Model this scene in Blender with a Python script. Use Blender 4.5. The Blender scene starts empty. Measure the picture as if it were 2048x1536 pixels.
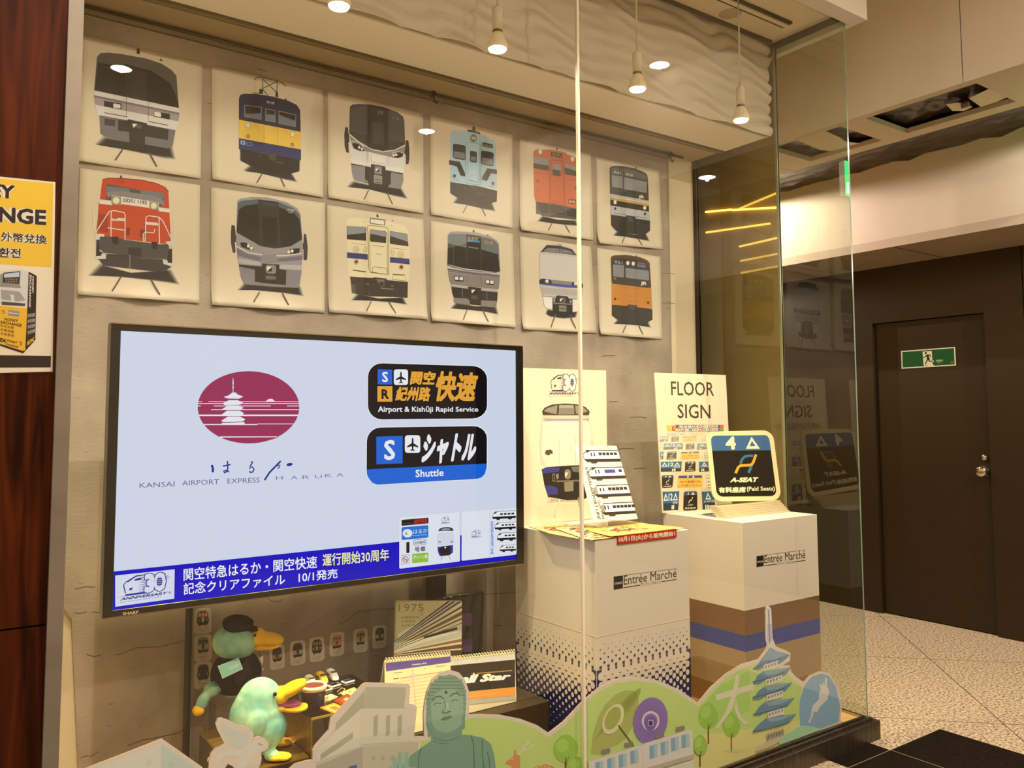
import bpy, bmesh, math, random
from mathutils import Vector, Matrix
from mathutils.geometry import tessellate_polygon
random.seed(7)
S = bpy.context.scene
COL = S.collection

# ---------------------------------------------------------------- camera
FPX, CXP, CYP = 1663.0, 1023.0, 715.0
YAW, PIT, ROL = math.radians(35.4), math.radians(4.09), math.radians(-0.233)
EYE = Vector((0.0, -2.29, 1.5))
cd = bpy.data.cameras.new('camera')
cam = bpy.data.objects.new('camera', cd)
COL.objects.link(cam)
_d = Vector((math.sin(YAW) * math.cos(PIT), math.cos(YAW) * math.cos(PIT), math.sin(PIT)))
_r0 = Vector((math.cos(YAW), -math.sin(YAW), 0.0))
_u0 = _r0.cross(_d)
_r = math.cos(ROL) * _r0 + math.sin(ROL) * _u0
_u = -math.sin(ROL) * _r0 + math.cos(ROL) * _u0
cam.matrix_world = Matrix(((_r.x, _u.x, -_d.x, EYE.x), (_r.y, _u.y, -_d.y, EYE.y), (_r.z, _u.z, -_d.z, EYE.z), (0, 0, 0, 1)))
cd.sensor_fit = 'HORIZONTAL'
cd.sensor_width = 36.0
cd.lens = 36.0 * FPX / 2048.0
cd.shift_x = (1024.0 - CXP) / 2048.0
cd.shift_y = (CYP - 768.0) / 2048.0
cd.clip_start = 0.02
S.camera = cam

# ---------------------------------------------------------------- world, exposure, large lights
W = bpy.data.worlds.new('world')
S.world = W
W.use_nodes = True
W.node_tree.nodes['Background'].inputs[0].default_value = (1.0, 0.80, 0.58, 1)
W.node_tree.nodes['Background'].inputs[1].default_value = 0.3
S.view_settings.view_transform = 'Standard'
S.view_settings.look = 'None'
S.view_settings.exposure = 0.0
S.view_settings.gamma = 1.0
S.view_settings.use_curve_mapping = False
S.cycles.use_denoising = True
S.cycles.transparent_max_bounces = 32
S.cycles.max_bounces = 10
S.cycles.sample_clamp_indirect = 4.0

LAMP_W = 9.5        # pendant lamps in the showcase (each)
DOWN_W = 105.0        # corridor downlights (each)
STEEP_W = 160.0      # downlights close in front of the glass (each)
PASS_W = 118.0        # downlights of the side passage, most of them added
BEAM_W = 215.0       # their downward beam
WARM = (1.0, 0.96, 0.78)
BEAM = (1.0, 0.81, 0.43)
HALL = (1.0, 0.85, 0.70)


def spot(name, loc, watts, col, size_deg, blend=0.6, rad=0.04, aim=(0, 0, -1), parent=None):
    l = bpy.data.lights.new(name, 'SPOT')
    l.energy = watts
    l.color = col
    l.spot_size = math.radians(size_deg)
    l.spot_blend = blend
    l.shadow_soft_size = rad
    o = bpy.data.objects.new(name, l)
    COL.objects.link(o)
    o.location = loc
    o.rotation_euler = Vector(aim).to_track_quat('-Z', 'Y').to_euler()
    if parent:
        o.parent = parent
    return o


# ---------------------------------------------------------------- materials
def lin(c):
    c /= 255.0
    return c / 12.92 if c <= 0.04045 else ((c + 0.055) / 1.055) ** 2.4


def hexlin(h):
    return tuple(lin(int(h[i:i + 2], 16)) for i in (0, 2, 4)) + (1.0,)


MATS = {}


def flat(h, rough=0.55, metal=0.0, spec=0.3, name=None):
    k = ('flat', h, rough, metal, spec)
    if k not in MATS:
        m = bpy.data.materials.new(name or 'colour_' + h)
        m.use_nodes = True
        b = m.node_tree.nodes['Principled BSDF']
        b.inputs['Base Color'].default_value = hexlin(h)
        b.inputs['Roughness'].default_value = rough
        b.inputs['Metallic'].default_value = metal
        b.inputs['Specular IOR Level'].default_value = spec
        MATS[k] = m
    return MATS[k]


def glow(h, strength=1.0):
    k = ('glow', h, strength)
    if k not in MATS:
        m = bpy.data.materials.new('lit_' + h)
        m.use_nodes = True
        nt = m.node_tree
        nt.nodes.clear()
        e = nt.nodes.new('ShaderNodeEmission')
        e.inputs[0].default_value = hexlin(h)
        e.inputs[1].default_value = strength
        o = nt.nodes.new('ShaderNodeOutputMaterial')
        nt.links.new(e.outputs[0], o.inputs[0])
        MATS[k] = m
    return MATS[k]


def glassmat(name, tint, gain=1.7, rough=0.0):
    m = bpy.data.materials.new(name)
    m.use_nodes = True
    nt = m.node_tree
    nt.nodes.clear()
    N = nt.nodes.new
    tr = N('ShaderNodeBsdfTransparent')
    tr.inputs[0].default_value = tint + (1,)
    gl = N('ShaderNodeBsdfGlossy')
    gl.inputs['Roughness'].default_value = rough
    fr = N('ShaderNodeFresnel')
    fr.inputs[0].default_value = 1.5
    ge = N('ShaderNodeNewGeometry')
    inv = N('ShaderNodeMath'); inv.operation = 'SUBTRACT'; inv.inputs[0].default_value = 1.0
    mul = N('ShaderNodeMath'); mul.operation = 'MULTIPLY'
    mu2 = N('ShaderNodeMath'); mu2.operation = 'MULTIPLY'; mu2.inputs[1].default_value = gain; mu2.use_clamp = True
    mx = N('ShaderNodeMixShader')
    o = N('ShaderNodeOutputMaterial')
    L = nt.links.new
    L(ge.outputs['Backfacing'], inv.inputs[1])
    L(fr.outputs[0], mul.inputs[0]); L(inv.outputs[0], mul.inputs[1])
    L(mul.outputs[0], mu2.inputs[0])
    L(mu2.outputs[0], mx.inputs[0]); L(tr.outputs[0], mx.inputs[1]); L(gl.outputs[0], mx.inputs[2])
    L(mx.outputs[0], o.inputs[0])
    return m


def noisy(name, c1, c2, scale=(8, 8, 8), detail=6, rough=0.6, bump=0.0, metal=0.0, lo=0.35, hi=0.65, spec=0.3, bscale=None):
    m = bpy.data.materials.new(name)
    m.use_nodes = True
    nt = m.node_tree
    b = nt.nodes['Principled BSDF']
    N = nt.nodes.new
    L = nt.links.new
    tc = N('ShaderNodeTexCoord')
    mp = N('ShaderNodeMapping')
    mp.inputs['Scale'].default_value = scale
    nz = N('ShaderNodeTexNoise')
    nz.inputs['Scale'].default_value = 1.0
    nz.inputs['Detail'].default_value = detail
    rp = N('ShaderNodeValToRGB')
    rp.color_ramp.elements[0].position = lo
    rp.color_ramp.elements[1].position = hi
    rp.color_ramp.elements[0].color = hexlin(c1)
    rp.color_ramp.elements[1].color = hexlin(c2)
    L(tc.outputs['Object'], mp.inputs[0]); L(mp.outputs[0], nz.inputs['Vector'])
    L(nz.outputs['Fac'], rp.inputs[0]); L(rp.outputs[0], b.inputs['Base Color'])
    b.inputs['Roughness'].default_value = rough
    b.inputs['Metallic'].default_value = metal
    b.inputs['Specular IOR Level'].default_value = spec
    if bump:
        bp = N('ShaderNodeBump')
        bp.inputs['Strength'].default_value = bump
        bp.inputs['Distance'].default_value = 0.01
        L(nz.outputs['Fac'], bp.inputs['Height']); L(bp.outputs[0], b.inputs['Normal'])
    return m


# ---------------------------------------------------------------- mesh helpers
def link(name, me, parent=None, loc=(0, 0, 0), mats=(), smooth=False):
    o = bpy.data.objects.new(name, me)
    COL.objects.link(o)
    for m in mats:
        me.materials.append(m)
    if parent is not None:
        o.parent = parent
        o.location = Vector(loc) - Vector(parent.get('_w', (0, 0, 0)))
    else:
        o.location = loc
    if smooth:
        me.polygons.foreach_set('use_smooth', [True] * len(me.polygons))
    return o


def tag(o, label=None, cat=None, group=None, kind=None):
    if label: o['label'] = label
    if cat: o['category'] = cat
    if group: o['group'] = group
    if kind: o['kind'] = kind
    return o


def thing(name, loc, label, cat, group=None, rz=0.0):
    o = bpy.data.objects.new(name, None)
    o.empty_display_size = 0.05
    COL.objects.link(o)
    o.location = loc
    o.rotation_euler = (0, 0, rz)
    return tag(o, label, cat, group)


class MB:
    """collects shapes in world or local coordinates, then links them as one mesh"""
    def __init__(s):
        s.bm = bmesh.new()
        s.mats = []

    def mi(s, m):
        if m not in s.mats:
            s.mats.append(m)
        return s.mats.index(m)

    def face(s, pts, m):
        vs = [s.bm.verts.new(p) for p in pts]
        f = s.bm.faces.new(vs)
        f.material_index = s.mi(m)
        return f

    def box(s, a, b, m, bev=0.0, rot=None, piv=None):
        x0, y0, z0 = a
        x1, y1, z1 = b
        P = [(x0, y0, z0), (x1, y0, z0), (x1, y1, z0), (x0, y1, z0), (x0, y0, z1), (x1, y0, z1), (x1, y1, z1), (x0, y1, z1)]
        vs = [s.bm.verts.new(p) for p in P]
        if rot is not None:
            pv = Vector(piv if piv else ((x0 + x1) / 2, (y0 + y1) / 2, (z0 + z1) / 2))
            for v in vs:
                v.co = rot @ (v.co - pv) + pv
        fs = []
        for q in ((3, 2, 1, 0), (4, 5, 6, 7), (0, 1, 5, 4), (1, 2, 6, 5), (2, 3, 7, 6), (3, 0, 4, 7)):
            f = s.bm.faces.new([vs[i] for i in q])
            f.material_index = s.mi(m)
            fs.append(f)
        if bev:
            es = list({e for f in fs for e in f.edges})
            bmesh.ops.bevel(s.bm, geom=es, offset=bev, segments=3, affect='EDGES', profile=0.5)
        return fs

    def prism(s, pts, vec, m, m_side=None):
        """extrude polygon pts (3d) by vec; concave allowed"""
        vec = Vector(vec)
        pts = [Vector(p) for p in pts]
        a = [s.bm.verts.new(p) for p in pts]
        b = [s.bm.verts.new(p + vec) for p in pts]
        k, ks = s.mi(m), s.mi(m_side or m)
        for t in tessellate_polygon([pts]):
            for L_ in (a, b):
                try:
                    f = s.bm.faces.new([L_[i] for i in t]); f.material_index = k
                except ValueError:
                    pass
        n = len(pts)
        for i in range(n):
            f = s.bm.faces.new([a[i], a[(i + 1) % n], b[(i + 1) % n], b[i]]); f.material_index = ks

    def tube(s, path, r, m, seg=10, cap=True):
        path = [Vector(p) for p in path]
        rings = []
        k = s.mi(m)
        for i, p in enumerate(path):
            t = (path[min(i + 1, len(path) - 1)] - path[max(i - 1, 0)]).normalized()
            a = t.orthogonal().normalized() if i == 0 else (pa - t * pa.dot(t)).normalized()
            pa = a
            b = t.cross(a)
            rr = r[i] if isinstance(r, (list, tuple)) else r
            rings.append([s.bm.verts.new(p + (a * math.cos(2 * math.pi * j / seg) + b * math.sin(2 * math.pi * j / seg)) * rr) for j in range(seg)])
        for i in range(len(rings) - 1):
            for j in range(seg):
                f = s.bm.faces.new([rings[i][j], rings[i][(j + 1) % seg], rings[i + 1][(j + 1) % seg], rings[i + 1][j]])
                f.material_index = k; f.smooth = True
        if cap:
            for R_ in (rings[0], rings[-1]):
                f = s.bm.faces.new(R_); f.material_index = k

    def lathe(s, prof, c, m, seg=32, M=None):
        """prof: list of (r, z[, mat]); around vertical axis at c"""
        c = Vector(c)
        rings = []
        for p in prof:
            r, z = p[0], p[1]
            ring = []
            for j in range(seg):
                q = Vector((max(r, 1e-5) * math.cos(2 * math.pi * j / seg), max(r, 1e-5) * math.sin(2 * math.pi * j / seg), z))
                if M: q = M @ q
                ring.append(s.bm.verts.new(c + q))
            rings.append(ring)
        for i in range(len(prof) - 1):
            mm = prof[i][2] if len(prof[i]) > 2 else m
            k = s.mi(mm)
            for j in range(seg):
                f = s.bm.faces.new([rings[i][j], rings[i][(j + 1) % seg], rings[i + 1][(j + 1) % seg], rings[i + 1][j]])
                f.material_index = k; f.smooth = True

    def ball(s, c, rad, m, M=None, seg=20, rings=12):
        c = Vector(c)
        r = bmesh.ops.create_uvsphere(s.bm, u_segments=seg, v_segments=rings, radius=1.0)
        k = s.mi(m)
        for v in r['verts']:
            q = Vector((v.co.x * rad[0], v.co.y * rad[1], v.co.z * rad[2]))
            if M: q = M @ q
            v.co = q + c
        for f in {f for v in r['verts'] for f in v.link_faces}:
            f.material_index = k; f.smooth = True

    def build(s, name, parent=None, origin=None, recalc=True):
        if recalc:
            bmesh.ops.recalc_face_normals(s.bm, faces=s.bm.faces[:])
        if origin is None:
            origin = parent.location.copy() if parent is not None else Vector((0, 0, 0))
        o = Vector(origin)
        for v in s.bm.verts:
            v.co -= o
        me = bpy.data.meshes.new(name)
        s.bm.to_mesh(me)
        s.bm.free()
        ob = bpy.data.objects.new(name, me)
        COL.objects.link(ob)
        for m in s.mats:
            me.materials.append(m)
        if parent is not None:
            ob.parent = parent
            ob.location = o - parent_world(parent)
        else:
            ob.location = o
        return ob


def parent_world(p):
    v = Vector((0, 0, 0))
    while p is not None:
        v += p.location
        p = p.parent
    return v


def struct(mb, name, kind='structure', origin=None):
    o = mb.build(name, None, origin)
    o['kind'] = kind
    return o


# ---------------------------------------------------------------- planes and flat printed artwork
class Plane:
    def __init__(s, p, n):
        s.p, s.n = Vector(p), Vector(n).normalized()

    def hit(s, x, y):
        q = _d + _r * ((x - CXP) / FPX) - _u * ((y - CYP) / FPX)
        return EYE + q * ((s.p - EYE).dot(s.n) / q.dot(s.n))


def YP(y): return Plane((0, y, 0), (0, -1, 0))
def XP(x): return Plane((x, 0, 0), (-1, 0, 0))
def ZP(z): return Plane((0, 0, z), (0, 0, 1))
def TP(y0, z0, y1, z1): return Plane((0, y0, z0), (0, -(z1 - z0), (y1 - y0)))


_TXT = {}


def text_mesh(s, shear):
    k = (s, shear)
    if k not in _TXT:
        c = bpy.data.curves.new('lettering', 'FONT')
        c.body = s
        c.shear = shear
        c.resolution_u = 2
        o = bpy.data.objects.new('lettering', c)
        COL.objects.link(o)
        dg = bpy.context.evaluated_depsgraph_get()
        me = bpy.data.meshes.new_from_object(o.evaluated_get(dg))
        vs = [(v.co.x, v.co.y) for v in me.vertices]
        fs = [tuple(p.vertices) for p in me.polygons]
        bpy.data.objects.remove(o)
        bpy.data.curves.remove(c)
        bpy.data.meshes.remove(me)
        if vs:
            x0 = min(v[0] for v in vs); x1 = max(v[0] for v in vs)
            y0 = min(v[1] for v in vs); y1 = max(v[1] for v in vs)
            vs = [((x - x0) / max(x1 - x0, 1e-6), (y1 - y) / max(y1 - y0, 1e-6)) for x, y in vs]
        else:
            x0 = y0 = 0; x1 = y1 = 1
        _TXT[k] = (vs, fs, x1 - x0, y1 - y0)
    return _TXT[k]


class Art:
    """flat print on a real plane; coordinates are read in a measured frame and laid onto that plane"""
    EPS = 0.00016

    def __init__(s, plane, emit=None, rough=0.5, start=1, ink=(1, 1, 1)):
        s.ink = ink
        s.pl, s.mb, s.k, s.emit, s.rough = plane, MB(), start, emit, rough
        s.k0, s.boxes = start, []
        s.tf = lambda x, y: (x, y)
        s.warp = None

    def view(s, ox, oy, sc):
        s.tf = lambda x, y: (ox + x / sc, oy + y / sc)
        return s

    def quad(s, a, b, c, d, raw=False):
        """unit square (0..1, y down) laid on the quad TL, TR, BR, BL"""
        if not raw:
            base = s.tf0 if hasattr(s, 'tf0') else s.tf
            a, b, c, d = (base(*p) for p in (a, b, c, d))
        s.tf = lambda x, y: tuple((a[i] * (1 - x) + b[i] * x) * (1 - y) + (d[i] * (1 - x) + c[i] * x) * y for i in (0, 1))
        return s

    def mat(s, c):
        if not isinstance(c, str):
            return c
        if s.emit: return glow(c, s.emit)
        if s.ink != (1, 1, 1):      # colours were read under warm light; this gives the print's own colour
            v = [min(lin(int(c[i * 2:i * 2 + 2], 16)) / s.ink[i], 0.86) for i in range(3)]
            c = ''.join('%02x' % int(round(255 * (x * 12.92 if x <= 0.0031308 else 1.055 * x ** (1 / 2.4) - 0.055))) for x in v)
        return flat(c, s.rough)

    def pt(s, x, y, off=None):
        p = s.pl.hit(*s.tf(x, y))
        if s.warp: p = s.warp(p)
        return p + s.pl.n * (s.k * s.EPS if off is None else off)

    def layer(s, c, pts):
        """stack a shape just above whatever differently coloured print it overlaps"""
        q = [s.tf(*p) for p in pts]
        x0 = min(p[0] for p in q); x1 = max(p[0] for p in q); y0 = min(p[1] for p in q); y1 = max(p[1] for p in q)
        k = s.k0
        for bx, kk, col in s.boxes:
            if bx[0] < x1 and bx[2] > x0 and bx[1] < y1 and bx[3] > y0:
                k = max(k, kk + (0.12 if col == c else 1))
        s.boxes.append([(x0, y0, x1, y1), k, c])
        s.k = k

    def P(s, c, pts):
        s.layer(c, pts)
        q = [s.pt(*p) for p in pts]
        m = s.mat(c)
        if len(q) == 3:
            s.mb.face(q, m)
        else:
            vs = [s.mb.bm.verts.new(v) for v in q]
            for t in tessellate_polygon([q]):
                try:
                    f = s.mb.bm.faces.new([vs[i] for i in t]); f.material_index = s.mb.mi(m)
                except ValueError:
                    pass

    def L(s, c, w, *pts):
        """polyline of width w (frame units)"""
        n = len(pts)
        lf, rt = [], []
        for i in range(n):
            a = pts[max(i - 1, 0)]; b = pts[min(i + 1, n - 1)]
            dx, dy = b[0] - a[0], b[1] - a[1]
            l = math.hypot(dx, dy) or 1
            ox, oy = -dy / l * w / 2, dx / l * w / 2
            lf.append((pts[i][0] + ox, pts[i][1] + oy)); rt.append((pts[i][0] - ox, pts[i][1] - oy))
        s.layer(c, lf + rt)
        m = s.mat(c); k = s.mb.mi(m)
        A = [s.mb.bm.verts.new(s.pt(*p)) for p in lf]
        B = [s.mb.bm.verts.new(s.pt(*p)) for p in rt]
        for i in range(n - 1):
            f = s.mb.bm.faces.new([A[i], A[i + 1], B[i + 1], B[i]]); f.material_index = k

    def E(s, c, cx, cy, rx, ry, rot=0, n=28):
        ca, sa = math.cos(rot), math.sin(rot)
        s.P(c, [(cx + ca * rx * math.cos(t) - sa * ry * math.sin(t), cy + sa * rx * math.cos(t) + ca * ry * math.sin(t)) for t in [2 * math.pi * i / n for i in range(n)]])

    def R(s, c, a, b, cc, d, r=0.15):
        """rounded quad; r is a share of the height"""
        w = math.dist(a, b); h = math.dist(a, d)
        rx, ry = r * h / w, r
        u = []
        for (ux, uy, t0) in ((1 - rx, ry, -90), (1 - rx, 1 - ry, 0), (rx, 1 - ry, 90), (rx, ry, 180)):
            for i in range(6):
                t = math.radians(t0 + 18 * i)
                u.append((ux + rx * math.cos(t), uy + ry * math.sin(t)))
        s.P(c, [tuple((a[i] * (1 - x) + b[i] * x) * (1 - y) + (d[i] * (1 - x) + cc[i] * x) * y for i in (0, 1)) for x, y in u])

    def T(s, c, txt, a, b, cc, d, bold=0.0, shear=0.0):
        vs, fs, tw, th = text_mesh(txt, shear)
        if not fs: return
        s.layer(c, (a, b, cc, d))
        m = s.mat(c); k = s.mb.mi(m)
        bx, by = bold / max(tw, 1e-6), bold / max(th, 1e-6)
        offs = [(0, 0)]
        if bold > 0: offs = [(-bx, -by), (bx, -by), (bx, by), (-bx, by)]
        if bold > 0.025: offs += [(0, -by * 1.2), (0, by * 1.2), (bx * 1.2, 0), (-bx * 1.2, 0), (0, 0)]
        base_k = s.k
        for n_, (ox, oy) in enumerate(offs):
            s.k = base_k + n_ * 0.12
            V = []
            for x, y in vs:
                x = (x + ox + bx) / (1 + 2 * bx) if bold > 0 else x
                y = (y + oy + by) / (1 + 2 * by) if bold > 0 else y
                q = tuple((a[i] * (1 - x) + b[i] * x) * (1 - y) + (d[i] * (1 - x) + cc[i] * x) * y for i in (0, 1))
                V.append(s.mb.bm.verts.new(s.pt(*q)))
            for f in fs:
                try:
                    g = s.mb.bm.faces.new([V[i] for i in f]); g.material_index = k
                except ValueError:
                    pass
        s.boxes[-1][1] = s.k

    def T2(s, c, txt, x, y, w, h, sl=0.0, bold=0.0, shear=0.0):
        """text in an upright box with baseline slope sl"""
        s.T(c, txt, (x, y), (x + w, y + w * sl), (x + w, y + h + w * sl), (x, y + h), bold, shear)

    def slab(s, pts, thick, c, side=None, front_off=0.0):
        q = [s.pl.hit(*s.tf(*p)) + s.pl.n * front_off for p in pts]
        s.mb.prism(q, -s.pl.n * thick, s.mat(c), s.mat(side) if side else None)

    def done(s, name, parent=None, origin=None, recalc=False):
        if origin is None and parent is None:
            xs = [v.co for v in s.mb.bm.verts]
            zmin = min(v.z for v in xs)
            origin = (sum(v.x for v in xs) / len(xs), sum(v.y for v in xs) / len(xs), zmin)
        return s.mb.build(name, parent, origin, recalc)


WALL_Y = 0.966       # face of the concrete wallpaper
X1 = 3.645           # side glass
FLOOR_IN = 0.10      # showcase floor
CEIL_IN = 3.49
SOFFIT = 2.98
WAVE_Y = 0.449
# ================================================================ the setting
GLASS = glassmat('clear_glass', (0.985, 0.985, 0.97), 1.75)
SIDEGLASS = glassmat('side_glass', (0.90, 0.93, 0.87), 1.6)
GEDGE = flat('7d9a80', 0.15, 0, 0.5, 'glass_edge')
ACRYL = glassmat('acrylic', (0.97, 0.97, 0.95), 1.6)
CREAM = flat('e6d9bd', 0.6, name='cream_paint')
STEEL = noisy('brushed_steel', '7f7668', '8a8172', (3, 3, 8), 2, 0.4, metal=0.3)
DARKSTEEL = noisy('dark_bronze_steel', '5a4f41', '6d6152', (60, 3, 3), 3, 0.35, metal=0.8)
HEADER = flat('e9e1d4', 0.5, name='white_fascia')
BEIGE = noisy('beige_wall_panel', 'f0e6d4', 'f4ead8', (3, 3, 3), 4, 0.6)
DARKWALL = noisy('dark_brown_steel_panel', '2b1f10', '322513', (160, 160, 160), 2, 0.42, bump=0.05)

# floor: pale granite laid diagonally
gm = bpy.data.materials.new('speckled_granite'); gm.use_nodes = True
nt = gm.node_tree; b = nt.nodes['Principled BSDF']; N = nt.nodes.new; L = nt.links.new
tc = N('ShaderNodeTexCoord')
n1 = N('ShaderNodeTexNoise'); n1.inputs['Scale'].default_value = 70; n1.inputs['Detail'].default_value = 3; n1.inputs['Roughness'].default_value = 0.75
r1 = N('ShaderNodeValToRGB')
r1.color_ramp.elements[0].position = 0.36; r1.color_ramp.elements[0].color = hexlin('5f4c36')
r1.color_ramp.elements[1].position = 0.60; r1.color_ramp.elements[1].color = hexlin('d9c9ae')
e = r1.color_ramp.elements.new(0.47); e.color = hexlin('b09a7a')
mp = N('ShaderNodeMapping'); mp.inputs['Rotation'].default_value = (0, 0, math.radians(45)); mp.inputs['Location'].default_value = (0.02, 0.415, 0)
sx = N('ShaderNodeSeparateXYZ')
L(tc.outputs['Object'], n1.inputs['Vector']); L(n1.outputs['Fac'], r1.inputs[0])
L(tc.outputs['Object'], mp.inputs[0]); L(mp.outputs[0], sx.inputs[0])
joint = None
for ax in ('X', 'Y'):
    pp = N('ShaderNodeMath'); pp.operation = 'PINGPONG'; pp.inputs[1].default_value = 0.55
    lt = N('ShaderNodeMath'); lt.operation = 'LESS_THAN'; lt.inputs[1].default_value = 0.0028
    L(sx.outputs[ax], pp.inputs[0]); L(pp.outputs[0], lt.inputs[0])
    if joint is None: joint = lt
    else:
        mxx = N('ShaderNodeMath'); mxx.operation = 'MAXIMUM'; L(joint.outputs[0], mxx.inputs[0]); L(lt.outputs[0], mxx.inputs[1]); joint = mxx
mc = N('ShaderNodeMixRGB'); mc.inputs[2].default_value = hexlin('5d4a38')
L(joint.outputs[0], mc.inputs[0]); L(r1.outputs[0], mc.inputs[1]); L(mc.outputs[0], b.inputs['Base Color'])
b.inputs['Roughness'].default_value = 0.32
GRANITE = gm
BLACKTILE = noisy('polished_black_granite', '15110d', '231c15', (70, 70, 70), 4, 0.18, spec=0.5)

m = MB(); m.box((-4, -7, -0.1), (9, 7, 0), GRANITE); struct(m, 'floor')
# black granite bands let into the floor, with pale joints
m = MB()
m.box((-4, -1.4, -0.02), (4.04, -0.134, 0.0015), BLACKTILE)
m.box((3.29, -0.132, -0.02), (3.61, -0.035, 0.0015), BLACKTILE)
struct(m, 'floor_band')
m = MB()
JT = flat('8d7c64', 0.5)
m.box((-4, -0.1345, -0.02), (3.62, -0.131, 0.0022), JT)
for x in (3.612, 3.19, 2.77):
    m.box((x - 0.0018, -1.4, -0.02), (x + 0.0018, -0.134, 0.0022), JT)
struct(m, 'trim_1')

# wood panelled wall on the left
wm = bpy.data.materials.new('mahogany_veneer'); wm.use_nodes = True
nt = wm.node_tree; b = nt.nodes['Principled BSDF']; N = nt.nodes.new; L = nt.links.new
tc = N('ShaderNodeTexCoord'); mp = N('ShaderNodeMapping'); mp.inputs['Scale'].default_value = (26, 26, 1.5)
nz = N('ShaderNodeTexNoise'); nz.inputs['Scale'].default_value = 1.0; nz.inputs['Detail'].default_value = 8; nz.inputs['Distortion'].default_value = 1.4
rp = N('ShaderNodeValToRGB')
rp.color_ramp.elements[0].position = 0.33; rp.color_ramp.elements[0].color = hexlin('260f05')
rp.color_ramp.elements[1].position = 0.68; rp.color_ramp.elements[1].color = hexlin('57260e')
L(tc.outputs['Object'], mp.inputs[0]); L(mp.outputs[0], nz.inputs['Vector']); L(nz.outputs['Fac'], rp.inputs[0]); L(rp.outputs[0], b.inputs['Base Color'])
b.inputs['Roughness'].default_value = 0.4
b.inputs['Specular IOR Level'].default_value = 0.08
WOOD = wm
m = MB()
m.box((-4, -0.02, 0), (0.262, 0.06, 1.013), WOOD)
m.box((-4, -0.02, 1.018), (0.262, 0.06, 4.0), WOOD)
m.box((-4, -0.01, 1.012), (0.262, 0.06, 1.019), flat('1d0a05', 0.6))
struct(m, 'wall_left')
# steel jamb beside the glass
m = MB(); m.box((0.262, -0.035, 0), (0.297, 0.05, 3.5), STEEL, 0.0015)
struct(m, 'trim_2')

# showcase shell
m = MB(); m.box((0.20, 0.985, 0), (X1 + 0.03, 1.05, 3.6), CREAM); struct(m, 'wall_back')
m = MB(); m.box((0.20, 0.06, 0), (0.262, 0.985, 3.6), CREAM); struct(m, 'wall_side')
m = MB(); m.box((0.262, 0.02, 0), (X1 - 0.01, 0.985, FLOOR_IN), noisy('showcase_floor_board', 'b89a6c', 'c2a576', (6, 6, 6), 3, 0.45)); struct(m, 'floor_showcase')
# concrete wallpaper on a board
cm = bpy.data.materials.new('concrete_wallpaper'); cm.use_nodes = True
nt = cm.node_tree; b = nt.nodes['Principled BSDF']; N = nt.nodes.new; L = nt.links.new
tc = N('ShaderNodeTexCoord')
na = N('ShaderNodeTexNoise'); na.inputs['Scale'].default_value = 3.2; na.inputs['Detail'].default_value = 5
ra = N('ShaderNodeValToRGB')
ra.color_ramp.elements[0].position = 0.35; ra.color_ramp.elements[0].color = hexlin('9b8f81')
ra.color_ramp.elements[1].position = 0.65; ra.color_ramp.elements[1].color = hexlin('b8ac9d')
mp = N('ShaderNodeMapping'); mp.inputs['Scale'].default_value = (30, 30, 95)
nb = N('ShaderNodeTexNoise'); nb.inputs['Scale'].default_value = 1.0; nb.inputs['Detail'].default_value = 6
rb = N('ShaderNodeValToRGB')
rb.color_ramp.elements[0].position = 0.26; rb.color_ramp.elements[0].color = (1, 1, 1, 1)
rb.color_ramp.elements[1].position = 0.36; rb.color_ramp.elements[1].color = (0, 0, 0, 1)
mp2 = N('ShaderNodeMapping'); mp2.inputs['Scale'].default_value = (1.3, 1.3, 5.2)
nc = N('ShaderNodeTexNoise'); nc.inputs['Scale'].default_value = 1.0; nc.inputs['Detail'].default_value = 4; nc.inputs['Roughness'].default_value = 0.55
s1 = N('ShaderNodeMath'); s1.operation = 'SUBTRACT'; s1.inputs[1].default_value = 0.62
s2 = N('ShaderNodeMath'); s2.operation = 'ABSOLUTE'
s3 = N('ShaderNodeMath'); s3.operation = 'LESS_THAN'; s3.inputs[1].default_value = -1.0
mx1 = N('ShaderNodeMixRGB'); mx1.inputs[2].default_value = hexlin('6f6254')
mx2 = N('ShaderNodeMixRGB'); mx2.inputs[2].default_value = hexlin('5d4f40')
hf = N('ShaderNodeMath'); hf.operation = 'MULTIPLY'; hf.inputs[1].default_value = 0.7
L(tc.outputs['Object'], na.inputs['Vector']); L(na.outputs['Fac'], ra.inputs[0])
L(tc.outputs['Object'], mp.inputs[0]); L(mp.outputs[0], nb.inputs['Vector']); L(nb.outputs['Fac'], rb.inputs[0])
L(tc.outputs['Object'], mp2.inputs[0]); L(mp2.outputs[0], nc.inputs['Vector']); L(nc.outputs['Fac'], s1.inputs[0]); L(s1.outputs[0], s2.inputs[0]); L(s2.outputs[0], s3.inputs[0])
L(rb.outputs[0], hf.inputs[0]); L(hf.outputs[0], mx1.inputs[0]); L(ra.outputs[0], mx1.inputs[1])
L(s3.outputs[0], mx2.inputs[0]); L(mx1.outputs[0], mx2.inputs[1]); L(mx2.outputs[0], b.inputs['Base Color'])
b.inputs['Roughness'].default_value = 0.85
bp = N('ShaderNodeBump'); bp.inputs['Strength'].default_value = 0.25; bp.inputs['Distance'].default_value = 0.004
L(nb.outputs['Fac'], bp.inputs['Height']); L(bp.outputs[0], b.inputs['Normal'])
w = YP(WALL_Y)
pa, pb = w.hit(143, 1238), w.hit(157, 1536)
zl = FLOOR_IN
sl = (pb.x - pa.x) / (pb.z - pa.z)
pts = [(0.30, WALL_Y, 2.955), (0.30, WALL_Y, pa.z + 0.25), (pa.x, WALL_Y, pa.z), (pa.x + sl * (zl - pa.z), WALL_Y, zl), (3.412, WALL_Y, zl), (3.412, WALL_Y, 2.955)]
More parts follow.
